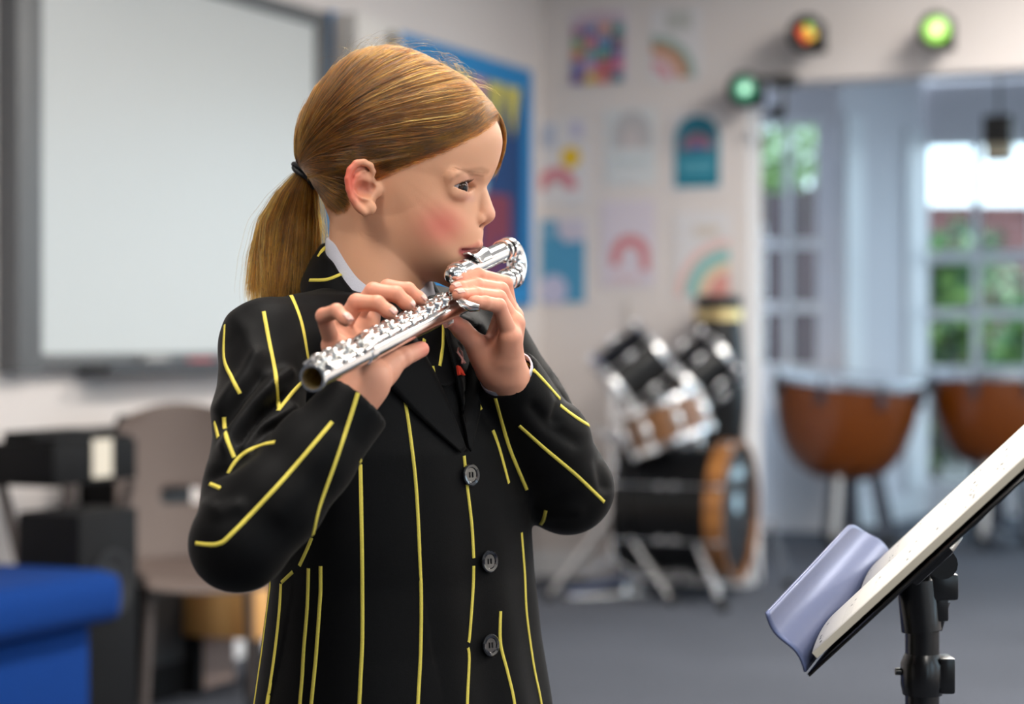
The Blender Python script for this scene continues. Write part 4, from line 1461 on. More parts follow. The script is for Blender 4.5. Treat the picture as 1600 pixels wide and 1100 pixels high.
def h2w(f, y, z):
    return Vector(head2world(np.array([[f, y, z]]))[0])

SKULL_C = np.array([16.0, 20.0])
def contour(pxs):
    pts = np.array([px2head(a, b) for a, b in pxs])
    d = pts - SKULL_C
    ang = np.arctan2(d[:, 1], d[:, 0]); r = np.hypot(d[:, 0], d[:, 1])
    o = np.argsort(ang)
    ang, r = ang[o], r[o]
    g = np.linspace(-math.pi, math.pi, 361)
    rr = np.interp(g, np.concatenate([ang - 2 * math.pi, ang, ang + 2 * math.pi]), np.tile(r, 3))
    ker = np.exp(-0.5 * (np.arange(-6, 7) / 2.6) ** 2); ker /= ker.sum()
    rr = np.convolve(np.concatenate([rr[-8:-1], rr, rr[1:8]]), ker, 'same')[7:-7]
    return g, rr
# skin profile (nose left off), traced round the head
SKIN_PX = [(600, 82), (635, 84), (670, 95), (705, 113), (735, 134), (757, 159), (773, 183), (782, 205), (784.5, 222), (781, 240), (777, 255), (772, 268),
           (764, 281), (757, 292), (753.5, 305), (752.5, 320), (752.5, 340), (754, 356), (754.5, 368), (752, 380), (747, 392), (742, 402), (738, 410),
           (737, 420), (733, 432), (722, 441), (706, 444), (690, 441), (665, 438), (640, 440), (610, 446), (575, 440), (545, 405), (525, 352), (509, 314), (491, 281), (477, 250),
           (475, 215), (485, 178), (504, 146), (533, 113), (562, 91)]
HAIR_PX = [(597, 70), (631, 73), (654, 80), (687, 97), (716, 113), (734, 123), (757, 147), (774, 167), (784, 184), (788, 205), (787, 225), (770, 330), (742, 470), (640, 430),
           (530, 350), (512, 324), (491, 289), (472, 262), (466, 240), (466.5, 215), (477, 176), (497, 140), (529, 104), (556, 81)]
G_A, R_SKIN = contour(SKIN_PX)
_, R_HAIR = contour(HAIR_PX)
W_ANG = np.radians([-180, -150, -120, -90, -60, -40, -20, 0, 30, 60, 90, 120, 150, 180])
W_VAL = np.array([69, 62, 55, 54, 55, 57, 61, 64, 68, 70, 71, 72, 71, 69.0])
Q_ANG = np.radians([-180, -120, -80, -40, 0, 30, 60, 180])
Q_VAL = np.array([2.3, 2.3, 2.2, 1.85, 1.85, 2.1, 2.3, 2.3])
def head_val(X, Y, Z, R, dW=0.0):
    F, Zz = X - SKULL_C[0], Z - SKULL_C[1]
    r = np.sqrt(F ** 2 + Zz ** 2); ph = np.arctan2(Zz, F)
    Rl = np.interp(ph, G_A, R)
    Wl = np.interp(ph, W_ANG, W_VAL) + dW
    # keep the half-width constant near the axis so the flank stays smooth
    w0 = np.clip(r / 45.0, 0, 1)
    Wl = (64.0 + dW) * (1 - w0) + Wl * w0
    q = np.interp(ph, Q_ANG, Q_VAL)
    return np.sqrt((r / Rl) ** 2.0 + np.abs(Y / Wl) ** q + 1e-9) - 1.0

HG = Grid((-85, -95, -150), (125, 95, 140), 1.25)
HG.implicit(lambda X, Y, Z: head_val(X, Y, Z, R_SKIN), (-84, -94, -110), (124, 94, 139))
# neck
HG.cone((-2, 0, -25), (-8, 0, -148), 38, 40, 12)
HG.cone((-14, 0, -30), (-14, 0, -140), 32, 34, 10)
# jaw and cheeks
HG.ell((68, 0, -72), (17, 17, 13), k=10)
# brow
for s in (1, -1):
    HG.cone((89, 9 * s, 15), (73, 40 * s, 11), 5.5, 5, 10)
# sockets
for s in (1, -1):
    HG.ell((95.5, 29 * s, 0), (9.5, 13, 8.5), k=9, op='sub')
    HG.ell((88, 43 * s, 0), (11, 8.5, 7.0), k=7, op='sub')
# nose
HG.cone((87.5, 0, 6), (95, 0, -19), 6.0, 7.2, 6)
HG.ell((97.2, 0, -22.5), (7.3, 7.6, 6.8), k=3)
for s in (1, -1):
    HG.ell((90.5, 8.4 * s, -26.5), (6.8, 4.6, 5.2), k=3.0)
HG.cone((96, 0, -27), (90, 0, -33), 3.6, 3.2, 3)
for s in (1, -1):
    HG.ell((92.5, 5.8 * s, -31.6), (4.0, 2.6, 3.2), k=1.0, op='sub')
    HG.chain([(84.5, 13.5 * s, -31), (85.5, 13.8 * s, -26), (88.5, 12.0 * s, -21)], [0.8, 1.1, 0.7], k=2.0, op='sub')
# eyelids: a shell round the eyeball, then the almond opening
EYE_C = [np.array((74.0, 28.5 * s, 0.9)) for s in (1, -1)]
for ec, s in zip(EYE_C, (1, -1)):
    HG.ell(ec, (12.6, 12.9, 11.4), k=8)
    # crease above the upper lid
    HG.chain([ec + np.array((5.4, 9.5 * s, 6.6)), ec + np.array((9.4, 5 * s, 7.4)), ec + np.array((10.8, 0, 7.5)), ec + np.array((10.2, -4 * s, 7.2))], [0.5, 0.8, 0.8, 0.5], k=1.2, op='sub')
def eye_open(ec, s):
    def fn(X, Y, Z):
        t = (Y * s - ec[1] * s)             # + = towards the temple
        z = Z - ec[2]
        up = 4.3 * (1 - np.abs((t + 0.3) / 14.2) ** 2.8) + 0.9 - 0.02 * t
        lo = -4.5 * (1 - np.abs((t - 0.5) / 14.2) ** 2.2) + 0.6
        d = np.maximum(z - up, lo - z)
        d = np.maximum(d, np.abs(t) - 14.2)
        return np.maximum(d, 66 - X)
    return fn
for ec, s in zip(EYE_C, (1, -1)):
    HG.func(eye_open(ec, s), (62, ec[1] - 18, ec[2] - 9), (100, ec[1] + 18, ec[2] + 9), k=0.7, op='sub')
# lips: upper, lower, parted
UL = [(76.5, 21.5, -54.5), (83.5, 14, -52), (89.0, 6, -49.2), (90.0, 0, -49.8), (89.0, -6, -49.2), (83.5, -14, -52), (76.5, -21.5, -54.5)]
LLp = [(76.5, 21, -56), (82, 13, -60.5), (84.8, 5, -62.5), (85.2, 0, -62.7), (84.8, -5, -62.5), (82, -13, -60.5), (76.5, -21, -56)]
MG = [(77.5, 22.5, -55.2), (86, 13, -55.6), (91, 4, -55.6), (91.5, 0, -55.4), (91, -4, -55.6), (86, -13, -55.6), (77.5, -22.5, -55.2)]
HG.chain(UL, [1.2, 2.2, 3.0, 3.0, 3.0, 2.2, 1.2], k=2.4)
HG.chain(LLp, [1.2, 2.6, 3.8, 4.0, 3.8, 2.6, 1.2], k=2.4)
HG.chain(MG, [1.0, 1.5, 1.9, 1.9, 1.9, 1.5, 1.0], k=1.2, op='sub')
# ears (traced in the photo, both sides)
def ear_pt(cx, cy, lat):
    f, z = px2head(500 + cx / 6.875, 230 + cy / 6.875, lat)
    return np.array((f, lat, z))
HELIX = [ear_pt(560, 330, 65), ear_pt(572, 262, 67), ear_pt(540, 195, 70), ear_pt(470, 160, 73), ear_pt(390, 172, 75.5), ear_pt(325, 240, 78), ear_pt(298, 340, 79.5),
         ear_pt(308, 450, 79), ear_pt(345, 550, 77), ear_pt(410, 640, 74), ear_pt(480, 700, 71)]
ANTI = [ear_pt(480, 260, 71), ear_pt(400, 310, 74), ear_pt(360, 400, 75.5), ear_pt(380, 490, 75), ear_pt(450, 550, 72.5), ear_pt(530, 570, 70)]
LOBE = ear_pt(540, 650, 69)
for s in (1, -1):
    m = np.array((1, s, 1.0))
    # sheet of the ear
    cen = ear_pt(430, 430, 69.5) * m
    nrm = np.array((0.52, 0.85 * s, 0.05)); nrm /= np.linalg.norm(nrm)
    upv = np.array((-0.12, 0.0, 1.0)); upv -= nrm * (upv @ nrm); upv /= np.linalg.norm(upv)
    fwd = np.cross(nrm, upv)
    HG.ell(cen, (11.5, 23.5, 3.4), R=[fwd, upv, nrm], k=3.5)
    HG.ell(cen + np.array((3, -8 * s, 0)), (9, 20, 9), R=[fwd, upv, nrm], k=3)
    HG.chain([q * m for q in HELIX], [2.0, 2.5, 3.0, 3.1, 3.2, 3.2, 3.1, 2.9, 2.9, 3.1, 3.6], k=1.0)
    HG.ell(LOBE * m, (5.6, 3.4, 6.2), k=2.5)
    HG.chain([q * m for q in ANTI], [1.6, 2.0, 2.2, 2.2, 2.2, 2.0], k=1.2)
    HG.ell(ear_pt(478, 440, 74) * m, (8.4, 7.0, 7.6), k=1.4, op='sub')
    HG.ell(ear_pt(520, 470, 71) * m, (5.0, 6.0, 5.0), k=1.4, op='sub')
    HG.ell(ear_pt(508, 280, 75) * m, (7.0, 4.6, 3.6), k=1.2, op='sub')
    HG.ell(ear_pt(606, 455, 59.5) * m, (4.6, 3.2, 6.5), k=4.0)
    HG.ell(ear_pt(555, 425, 68) * m, (3.2, 6.0, 4.2), k=1.2, op='sub')
HV, HQ = HG.surface()
HV = smooth_mesh(HV, HQ, 2, 0.45)
# ---- skin colours (pigment: blush, lips, ears, brows; painted shade: upper lids, nostrils, ear hollows)
SKIN = np.array(srgb(224, 168, 134)[:3])
def tint(col, V, c, rad, target, amt):
    d = ((V - np.array(c)) / np.array(rad))
    w = np.exp(-(d ** 2).sum(1))[:, None] * amt
    return col * (1 - w) + np.array(target) * w
HC = np.tile(SKIN, (len(HV), 1))
for s in (1, -1):
    HC = tint(HC, HV, (66, 46 * s, -34), (18, 26, 15), srgb(216, 100, 94)[:3], 0.72)
    HC = tint(HC, HV, (60, 50 * s, -36), (22, 26, 20), srgb(222, 140, 122)[:3], 0.45)
    HC = tint(HC, HV, (-12, 78 * s, 5), (11, 14, 28), srgb(216, 92, 74)[:3], 0.95)
    HC = tint(HC, HV, (-4, 68 * s, 2), (8, 6, 10), srgb(190, 104, 84)[:3], 0.5)
    HC = tint(HC, HV, (86, 27 * s, -8.5), (10, 13, 4), srgb(176, 118, 114)[:3], 0.5)
    HC = tint(HC, HV, (84, 31 * s, 8.0), (9, 13, 4.5), srgb(190, 126, 110)[:3], 0.55)  # upper lids darkened in colour to offset the top light
HC = tint(HC, HV, (102, 0, -22), (9, 11, 9), srgb(226, 156, 138)[:3], 0.5)
def near_chain(V, pts, rad):
    d = np.full(len(V), 1e9)
    for a, b in zip(pts[:-1], pts[1:]):
        a, b = np.array(a), np.array(b)
        t = np.clip(((V - a) @ (b - a)) / ((b - a) @ (b - a)), 0, 1)
        d = np.minimum(d, np.linalg.norm(V - a - t[:, None] * (b - a), axis=1))
    return 1 / (1 + np.exp((d - rad) / 0.55))
lipw = np.maximum(near_chain(HV, UL, 3.4), near_chain(HV, LLp, 4.6))[:, None]
HC = HC * (1 - lipw) + np.array(srgb(198, 92, 88)[:3]) * lipw
mw = near_chain(HV, MG, 2.6)[:, None] * 0.85
HC = HC * (1 - mw) + np.array(srgb(124, 40, 42)[:3]) * mw
for s in (1, -1):
    HV2 = HV * np.array((0.0, 1, 1)) + np.where(HV[:, :1] > 60, 0, 500) * np.array((1.0, 0, 0))
    bw = near_chain(HV2, [(0, 13 * s, 16.0), (0, 24 * s, 17.6), (0, 38 * s, 15.0), (0, 45 * s, 11)], 2.0)[:, None] * 0.36
    HC = HC * (1 - bw) + np.array(srgb(150, 100, 66)[:3]) * bw
for s in (1, -1):
    HC = tint(HC, HV, (92.5, 5.8 * s, -30.5), (4.2, 2.8, 3.0), srgb(120, 58, 48)[:3], 0.8)  # shade of the nostril openings painted into the skin
    HC = tint(HC, HV, ear_pt(510, 440, 66) * np.array((1, s, 1)), (7, 7, 7), srgb(150, 70, 56)[:3], 0.7)  # shade of the ear hollow put into the colour
for ec, s in zip(EYE_C, (1, -1)):
    lid = []
    for t in np.linspace(-13.5, 13.5, 14):
        z = 4.3 * (1 - abs((t + 0.3) / 14.2) ** 2.8) + 0.9
        lid.append(ec + np.array((math.sqrt(max(4.0, 13.0 ** 2 - t * t - z * z)), t * s, z)))
    lw = near_chain(HV, lid, 0.9)[:, None] * 0.8
    HC = HC * (1 - lw) + np.array(srgb(86, 54, 44)[:3]) * lw
    lid = []
    for t in np.linspace(-13, 13, 14):
        z = -4.5 * (1 - abs((t - 0.5) / 14.2) ** 2.2) + 0.6
        lid.append(ec + np.array((math.sqrt(max(4.0, 13.0 ** 2 - t * t - z * z)), t * s, z)))
    lw = near_chain(HV, lid, 0.5)[:, None] * 0.45
    HC = HC * (1 - lw) + np.array(srgb(150, 92, 84)[:3]) * lw
HEAD_MESH = (head2world(HV), HQ, HC)

M_SKIN = mat('skin', (0.7, 0.45, 0.35, 1), 0.48, spec=0.35, attr='tint', sss=0.10, bump=(900, 0.05))
# ================================================================== FLUTE (curved head)
FA = np.array(P(488, 591, 1.52)); FB = np.array(P(803, 432, 1.915))
FD = (FB - FA); FL = float(np.linalg.norm(FD)); FD /= FL
FP = np.array([-FD[1], FD[0], 0.0]); FP /= np.linalg.norm(FP)      # towards the player
FN = np.cross(FP, FD); FN /= np.linalg.norm(FN)
if FN[2] < 0: FN = -FN
def fl(t, up=0.0, side=0.0):
    """point of the flute frame, millimetres: t from the open foot end, up, towards the player"""
    return FA + FD * (t / 1000) + FN * (up / 1000) + FP * (side / 1000)
def t_at_px(px):
    k = (px - 800) / F_PX
    return float((k * FA[1] - FA[0]) / (FD[0] - k * FD[1])) * 1000
FLm = FL * 1000
TR = 9.6
EMB = np.array(P(742, 413, 1.832))
EMB_t = float((EMB - FA) @ FD) * 1000
SEPV = EMB - FA - FD * EMB_t / 1000
SEP = float(np.linalg.norm(SEPV)) * 1000
SEPV = SEPV / np.linalg.norm(SEPV)
def hd(t, out=0.0, up=0.0):
    """point on the upper branch: t along the same axis, out = further from the main tube"""
    return FA + FD * (t / 1000) + SEPV * ((SEP + out) / 1000) + np.cross(FD, SEPV) * (up / 1000)
M_SILVER = mat('polished_silver', (0.94, 0.94, 0.93, 1), 0.15, metal=1.0)
M_SILVER2 = mat('silver_keys', (0.95, 0.94, 0.92, 1), 0.19, metal=1.0)
M_GOLDIN = mat('tarnished_inside', (0.80, 0.66, 0.36, 1), 0.45, metal=1.0)
flute = thing('flute', 'silver flute with a curved head joint held by the girl', 'flute', Vector(fl(0)))
FLO = flute.location.copy()
def FV(p): return Vector(p) - FLO
b = MB()
# tube wall with open foot end
b.mi = 0
prof_out = [(8.7, 0.0), (10.7, 0.0), (10.9, 1.5), (10.7, 4.0), (9.7, 5.0), (TR, 8.0), (TR, 88.0), (10.6, 89), (10.8, 94), (10.6, 100), (TR, 101), (TR, FLm - 78), (10.7, FLm - 77), (10.8, FLm - 66), (10.3, FLm - 64),
            (10.3, FLm - 34), (10.9, FLm - 33), (11.0, FLm - 28), (10.2, FLm - 27), (9.8, FLm)]
b.lathe([(r / 1000, h / 1000) for r, h in prof_out], (0, 0, 0), FD, 40, caps=False)
b.mi = 1
b.lathe([(8.7 / 1000, 0.0), (8.6 / 1000, 0.2), (8.6 / 1000, 0.30), (0.0001, 0.30)], (0, 0, 0), FD, 32, caps=False)
b.build('body_tube', [M_SILVER, M_GOLDIN], flute, smooth=35)
# U bend and the head branch
cen = fl(FLm) + SEPV * (SEP / 2000)
pts = [fl(FLm - 6)]
for k in range(17):
    a = math.pi * k / 16
    pts.append(cen - SEPV * (SEP / 2000) * math.cos(a) + FD * (SEP / 2000 * math.sin(a)))
HEAD_T0 = EMB_t - 47
pts.append(hd(FLm - 6))
b = MB(); b.tube([FV(p) for p in pts], 0.0098, 28, caps=False)
b.build('u_bend', M_SILVER, flute, smooth=60)
b = MB()
for c, dr in ((fl(FLm - 3), FD), (hd(FLm - 3), FD)):
    b.lathe([(0.0100, -0.004), (0.0112, -0.0035), (0.0114, 0), (0.0112, 0.0035), (0.0100, 0.004)], FV(c), dr, 32, caps=False)
b.lathe([(0.0100, -0.0025), (0.0112, -0.002), (0.0112, 0.002), (0.0100, 0.0025)], FV(fl(FLm - 18)), FD, 32, caps=False)
b.lathe([(0.0100, -0.0025), (0.0112, -0.002), (0.0112, 0.002), (0.0100, 0.0025)], FV(hd(FLm - 16)), FD, 32, caps=False)
b.build('socket_ring', M_SILVER, flute, smooth=35)
b = MB(); b.lathe([(0.0096, 0), (0.0092, (FLm - 4 - HEAD_T0) / 1000)], FV(hd(HEAD_T0)), FD, 32)
b.build('head_tube', M_SILVER, flute, smooth=35)
b = MB(); b.lathe([(0.0001, -0.014), (0.004, -0.0135), (0.0068, -0.011), (0.0083, -0.007), (0.0086, -0.003), (0.0078, -0.001), (0.0099, 0.001), (0.0099, 0.005), (0.0096, 0.006)], FV(hd(HEAD_T0)), FD, 32)
b.build('crown', M_SILVER, flute, smooth=50)
# lip plate: a curved saddle over the tube, towards the mouth
to_lip = np.array(h2w(84, 0, -62)) - EMB
to_lip -= FD * (to_lip @ FD); to_lip /= np.linalg.norm(to_lip)
lp_y = np.cross(FD, to_lip)
def lip_fn(u, v):
    a = (v - 0.5) * math.radians(150)
    x = (u - 0.5)
    wv = 1 - (2 * abs(v - 0.5)) ** 3 * 0.35
    rr = 11.2 + 1.4 * math.cos(a) + 0.8 * (2 * x) ** 2
    return FV(EMB + FD * (x * 0.036 * wv) + (to_lip * math.cos(a + 0.5) + lp_y * math.sin(a + 0.5)) * rr / 1000)
solid_sheet('lip_plate', lip_fn, 24, 20, 0.0016, M_SILVER, flute, hole=lambda u, v: (((u - .5) / 0.15) ** 2 + ((v - 0.30) / 0.09) ** 2) < 1)
b = MB(); b.lathe([(0.006, 0.008), (0.0075, 0.0125)], FV(EMB), tuple(to_lip), 20, caps=False); b.build('chimney', M_SILVER, flute, smooth=40)
# keys: cups on top, arms, rods along the player's side, ribs and posts
def key_cup(t, ang, r, name='key', lift=3.2, arm=True, button=None):
    ca, sa = math.cos(ang), math.sin(ang)
    up = FN * ca + FP * sa
    side = np.cross(FD, up)
    b = MB()
    base = fl(t) + up * (TR + lift) / 1000
    b.lathe([(r / 1000 * 0.96, -0.0022), (r / 1000, -0.0015), (r / 1000, 0.0010), (r / 1000 * 0.93, 0.0018), (r / 1000 * 0.72, 0.0019), (r / 1000 * 0.66, 0.0012), (r / 1000 * 0.28, 0.0012), (r / 1000 * 0.2, 0.0024), (0.0001, 0.0028)], FV(base), tuple(up), 26)
    b.lathe([(r / 1000 * 0.85, -0.006), (r / 1000 * 0.85, -0.002)], FV(base), tuple(up), 20, caps=False)
    if arm:
        e = fl(t, 6.0, 0) - FP * 0.0
        rodp = fl(t) + (FN * math.cos(arm_a) + FP * math.sin(arm_a)) * (TR + 5.0) / 1000
        b.tube([FV(base + up * 0.001), FV((base + rodp) / 2 + up * 0.003), FV(rodp)], [0.0022, 0.0022, 0.0026], 8)
    return b.build(name, M_SILVER2, flute, smooth=40)
arm_a = math.radians(62)
key_ts = [(16, 8.0), (36, 8.0), (60, 8.0), (104, 7.8), (124, 7.8), (144, 7.8), (163, 7.6), (182, 7.6), (200, 7.5), (219, 7.5), (237, 7.4), (255, 7.3), (272, 5.0), (288, 7.2), (303, 4.6), (318, 4.2)]
for i, (t, r) in enumerate(key_ts):
    key_cup(t, math.radians(-8 if r > 7 else 20), r)
for t0_, t1_, ang, off in ((8, 78, -58, 5.0), (96, 250, 62, 5.2), (180, 330, 78, 4.6), (96, 190, -50, 4.8)):
    up = FN * math.cos(math.radians(ang)) + FP * math.sin(math.radians(ang))
    b = MB()
    a0 = fl(t0_) + up * (TR + off) / 1000; a1 = fl(t1_) + up * (TR + off) / 1000
    b.tube([FV(a0), FV(a1)], 0.0021, 10)
    n = max(2, int((t1_ - t0_) / 22))
    for k in range(n + 1):
        c = a0 + (a1 - a0) * k / n
        b.lathe([(0.0032, -0.004), (0.0036, -0.003), (0.0036, 0.003), (0.0032, 0.004)], FV(c), tuple(FD), 10)
    b.build('key_rod', M_SILVER2, flute, smooth=40)
    for k in range(n + 1):
        c = a0 + (a1 - a0) * k / n
        bb = MB(); q = fl(t0_ + (t1_ - t0_) * k / n) + up * (TR - 1) / 1000
        bb.tube([FV(q), FV(c)], [0.0026, 0.0018], 8)
        bb.lathe([(0.0001, -0.0036), (0.0026, -0.0026), (0.0037, 0.0), (0.0026, 0.0026), (0.0001, 0.0036)], FV(c), tuple(up), 12)
        bb.build('post', M_SILVER2, flute, smooth=50)
# touch pieces: foot rollers, G sharp lever, thumb plate
def paddle(name, pts, r):
    b = MB(); b.tube([FV(p) for p in pts], r, 10); return b.build(name, M_SILVER2, flute, smooth=50)
paddle('foot_lever', [fl(70, 12, -9), fl(84, 13, -8), fl(94, 12.5, -5)], [0.003, 0.0045, 0.003])
paddle('foot_lever', [fl(66, 7, -13), fl(82, 8.5, -12.5), fl(92, 8, -11)], [0.003, 0.004, 0.003])
tg = t_at_px(722)
paddle('lever', [P(714, 464, 1.757), P(724, 474, 1.746), P(737, 480, 1.742), P(749, 481, 1.741)], [0.0026, 0.0042, 0.0046, 0.0030])
paddle('thumb_key', [fl(t_at_px(712), -9, 4), fl(t_at_px(700), -12.5, 0), fl(t_at_px(690), -11, -3)], [0.003, 0.004, 0.0025])
# ================================================================== HANDS
def finger_joints(M, T, L, up, r0=0.6):
    """MCP M, fingertip centre T, phalanx lengths L (m); the finger arches towards `up`"""
    M = np.array(M, float); T = np.array(T, float); up = np.array(up, float)
    e = T - M; dist = float(np.linalg.norm(e)); e = e / dist
    u = up - e * (up @ e); u /= np.linalg.norm(u)
    def chain2(bt, al=0.0):
        p = [(0, 0)]; a = al
        for k, l in enumerate(L):
            if k == 1: a -= bt
            if k == 2: a -= bt * r0
            p.append((p[-1][0] + l * math.cos(a), p[-1][1] + l * math.sin(a)))
        return p
    lo, hi = 0.05, 2.0
    for _ in range(40):
        mid = (lo + hi) / 2
        q = chain2(mid)[-1]
        if math.hypot(*q) > dist: lo = mid
        else: hi = mid
    bt = (lo + hi) / 2
    q = chain2(bt)[-1]
    al = -math.atan2(q[1], q[0])
    return [M + e * x + u * y for x, y in chain2(bt, al)]

def build_hand(fingers, wrist, forearm, palm_n, thumb, rads, h=0.0011):
    """fingers: list of (joints[4]); thumb joints [cmc, mcp, ip, tip]; palm_n points out of the palm"""
    allp = np.array([p for f in fingers for p in f] + list(thumb) + [wrist, forearm])
    G = Grid(allp.min(0) - 0.03, allp.max(0) + 0.03, h)
    wrist = np.array(wrist); palm_n = np.array(palm_n) / np.linalg.norm(palm_n)
    mcps = [f[0] for f in fingers]
    # palm: bones from the wrist to each knuckle, padded on the palm side
    wa = np.cross(palm_n, (np.mean(mcps, 0) - wrist)); wa /= np.linalg.norm(wa)
    sgn = 1 if (mcps[0] - mcps[-1]) @ wa > 0 else -1
    for i, m in enumerate(mcps):
        off = wa * sgn * (0.0135 - 0.009 * i)
        w0 = wrist + off
        G.cone(w0, m - palm_n * -0.001, 0.0125, 0.0098 if i < 3 else 0.0088, 0.008)
        G.cone(w0 * 0.55 + m * 0.45 + palm_n * 0.004, m + palm_n * 0.002, 0.011, 0.0095, 0.008)
    # heel of the hand and thumb ball
    G.ell(wrist * 0.68 + mcps[3] * 0.32 + palm_n * 0.007, (0.017, 0.013, 0.017), k=0.010)
    G.cone(wrist * 0.9 + thumb[0] * 0.1, thumb[0], 0.013, 0.0125, 0.010)
    G.cone(thumb[0], thumb[1], 0.0135, 0.0105, 0.008)
    G.cone((wrist + mcps[0]) / 2, thumb[1] * 0.6 + thumb[0] * 0.4, 0.009, 0.009, 0.012)
    G.chain([thumb[1], thumb[2], thumb[3]], [0.0098, 0.0086, 0.0070], k=0.003)
    # wrist and the start of the forearm
    G.cone(wrist, forearm, 0.0185, 0.021, 0.010)
    G.cone(wrist + wa * 0.009, np.array(forearm) + wa * 0.009, 0.0155, 0.018, 0.010)
    G.cone(wrist - wa * 0.009, np.array(forearm) - wa * 0.009, 0.0155, 0.018, 0.010)
    for i, f in enumerate(fingers):
        r = rads[i]
        # own field for each finger so that neighbours stay apart
        fg = Grid(np.min(f, 0) - 0.016, np.max(f, 0) + 0.016, h)
        fg.chain(f, [r * 1.12, r * 1.0, r * 0.90, r * 0.76], k=0.0018)
        for q, rr in ((f[1], 1.03), (f[2], 0.94)):
            fg.ell(q, (r * rr,) * 3, k=0.001)
        # pad of the tip
        fg.ell(f[3] * 0.8 + f[2] * 0.2 + (f[3] - f[1]) * 0.0, (r * 0.86,) * 3, k=0.0015)
        d0 = np.round((fg.lo - G.lo) / h).astype(int)
        # resample: evaluate straight on the big grid with a tight blend
        G.chain(f, [r * 1.12, r * 1.0, r * 0.90, r * 0.76], k=0.0014)
        for q, rr in ((f[1], 1.04), (f[2], 0.95)):
            G.ell(q, (r * rr,) * 3, k=0.0012)
        G.ell(f[3] * 0.8 + f[2] * 0.2, (r * 0.86,) * 3, k=0.0012)
    V, Q = G.surface()
    V = smooth_mesh(V, Q, 2, 0.4)
    C = np.tile(np.array(srgb(220, 156, 128)[:3]), (len(V), 1))
    def tw(c, rad, col, amt):
        nonlocal C
        w = np.exp(-(((V - np.array(c)) / rad) ** 2).sum(1))[:, None] * amt
        C = C * (1 - w) + np.array(srgb(*col)[:3]) * w
    for f in fingers:
        tw(f[0], 0.011, (214, 132, 110), 0.55)
        tw(f[1], 0.009, (216, 130, 108), 0.6)
        tw(f[2], 0.007, (218, 140, 116), 0.5)
        tw(f[3], 0.010, (222, 138, 112), 0.65)
    tw(thumb[3], 0.014, (216, 112, 100), 0.75)
    tw(thumb[2], 0.010, (212, 130, 108), 0.5)
    tw(np.mean(mcps, 0) * 0.5 + wrist * 0.5 + palm_n * 0.012, 0.022, (222, 148, 124), 0.5)
    return V, Q, C

def nail(tip, dip, out, r, parent):
    """small curved nail plate on the back of a fingertip"""
    tip, dip, out = np.array(tip), np.array(dip), np.array(out)
    a = tip - dip; a /= np.linalg.norm(a)
    o = out - a * (out @ a); o /= np.linalg.norm(o)
    w = np.cross(a, o)
    def fn(u, v):
        th = (u - 0.5) * 1.7
        return Vector(tip + a * ((v - 0.80) * 0.0080 + 0.0030) + (o * math.cos(th) + w * math.sin(th)) * (r * 0.80 + 0.0003 - 0.0018 * v ** 3))
    n = solid_sheet('fingernail', fn, 8, 6, 0.0006, M_NAIL, parent)
    return n
M_NAIL = mat('fingernail', srgb(232, 178, 164), 0.25, spec=0.6)

UPZ = np.array([0, 0, 1.0])
# ---------------- her right hand (nearer the lens): comes from the player's side over the tube
def seat_on_key(px, up=19.5, side=2.0):
    return fl(t_at_px(px), up, side)
R_tips = [seat_on_key(663, 19.5), seat_on_key(645, 19.5), seat_on_key(617, 20.0), np.array(P(531, 507, 1.605))]
R_mcp = [R_tips[0] + FP * 0.047 + FN * -0.010 - FD * 0.012,
         R_tips[1] + FP * 0.052 + FN * -0.012 - FD * 0.010,
         R_tips[2] + FP * 0.050 + FN * -0.016 + FD * 0.000,
         np.array(P(520, 536, 1.640))]
R_len = [(0.030, 0.0175, 0.0135), (0.034, 0.0195, 0.0145), (0.032, 0.019, 0.014), (0.026, 0.015, 0.012)]
R_f = [finger_joints(m, t, l, FN * 1.0 + FP * 0.25) for m, t, l in zip(R_mcp, R_tips, R_len)]
R_f[3] = [np.array(P(520, 538, 1.640)), np.array(P(506, 494, 1.622)), np.array(P(526, 486, 1.607)), np.array(P(541, 501, 1.600))]
R_wrist = np.array(P(566, 604, 1.640))
R_fore = np.array(P(525, 655, 1.635))
tt = t_at_px(655)
R_thumb = [np.array(P(590, 585, 1.655)), np.array(P(612, 566, 1.665)), fl(t_at_px(624), -20.0, 0), fl(t_at_px(645), -19.0, -6)]
RH = build_hand(R_f, R_wrist, R_fore, np.array([0.62, 0.10, -0.55]), R_thumb, [0.0074, 0.0076, 0.0073, 0.0066])
# ---------------- her left hand: comes round the far side of the tube, palm towards the player
L_pts = {
    'index': [np.array(P(795, 487, 1.835)), np.array(P(788, 443, 1.825)), np.array(P(748, 431, 1.800)), np.array(P(714, 438, 1.783))],
    'middle': [np.array(P(801, 496, 1.818)), np.array(P(782, 454, 1.808)), np.array(P(744, 446, 1.786)), np.array(P(712, 451, 1.765))],
    'ring': [np.array(P(803, 506, 1.800)), np.array(P(779, 466, 1.793)), np.array(P(743, 460, 1.772)), np.array(P(716, 461, 1.752))],
    'pinky': [np.array(P(803, 522, 1.785)), np.array(P(786, 470, 1.772)), np.array(P(774, 492, 1.765)), np.array(P(783, 510, 1.768))],
}
L_pts['pinky'] = [np.array(P(799, 527, 1.785)), np.array(P(779, 478, 1.768)), np.array(P(758, 473, 1.757)), np.array(P(740, 471, 1.748))]
L_f = [L_pts[k] for k in ('index', 'middle', 'ring', 'pinky')]
L_wrist = np.array(P(785, 580, 1.818))
L_fore = np.array(P(802, 610, 1.838))
L_thumb = [np.array(P(767, 570, 1.812)), np.array(P(746, 540, 1.806)), np.array(P(722, 515, 1.795)), np.array(P(701, 497, 1.778))]
LH = build_hand(L_f, L_wrist, L_fore, np.array([-0.75, -0.62, 0.05]), L_thumb, [0.0076, 0.0077, 0.0074, 0.0068])

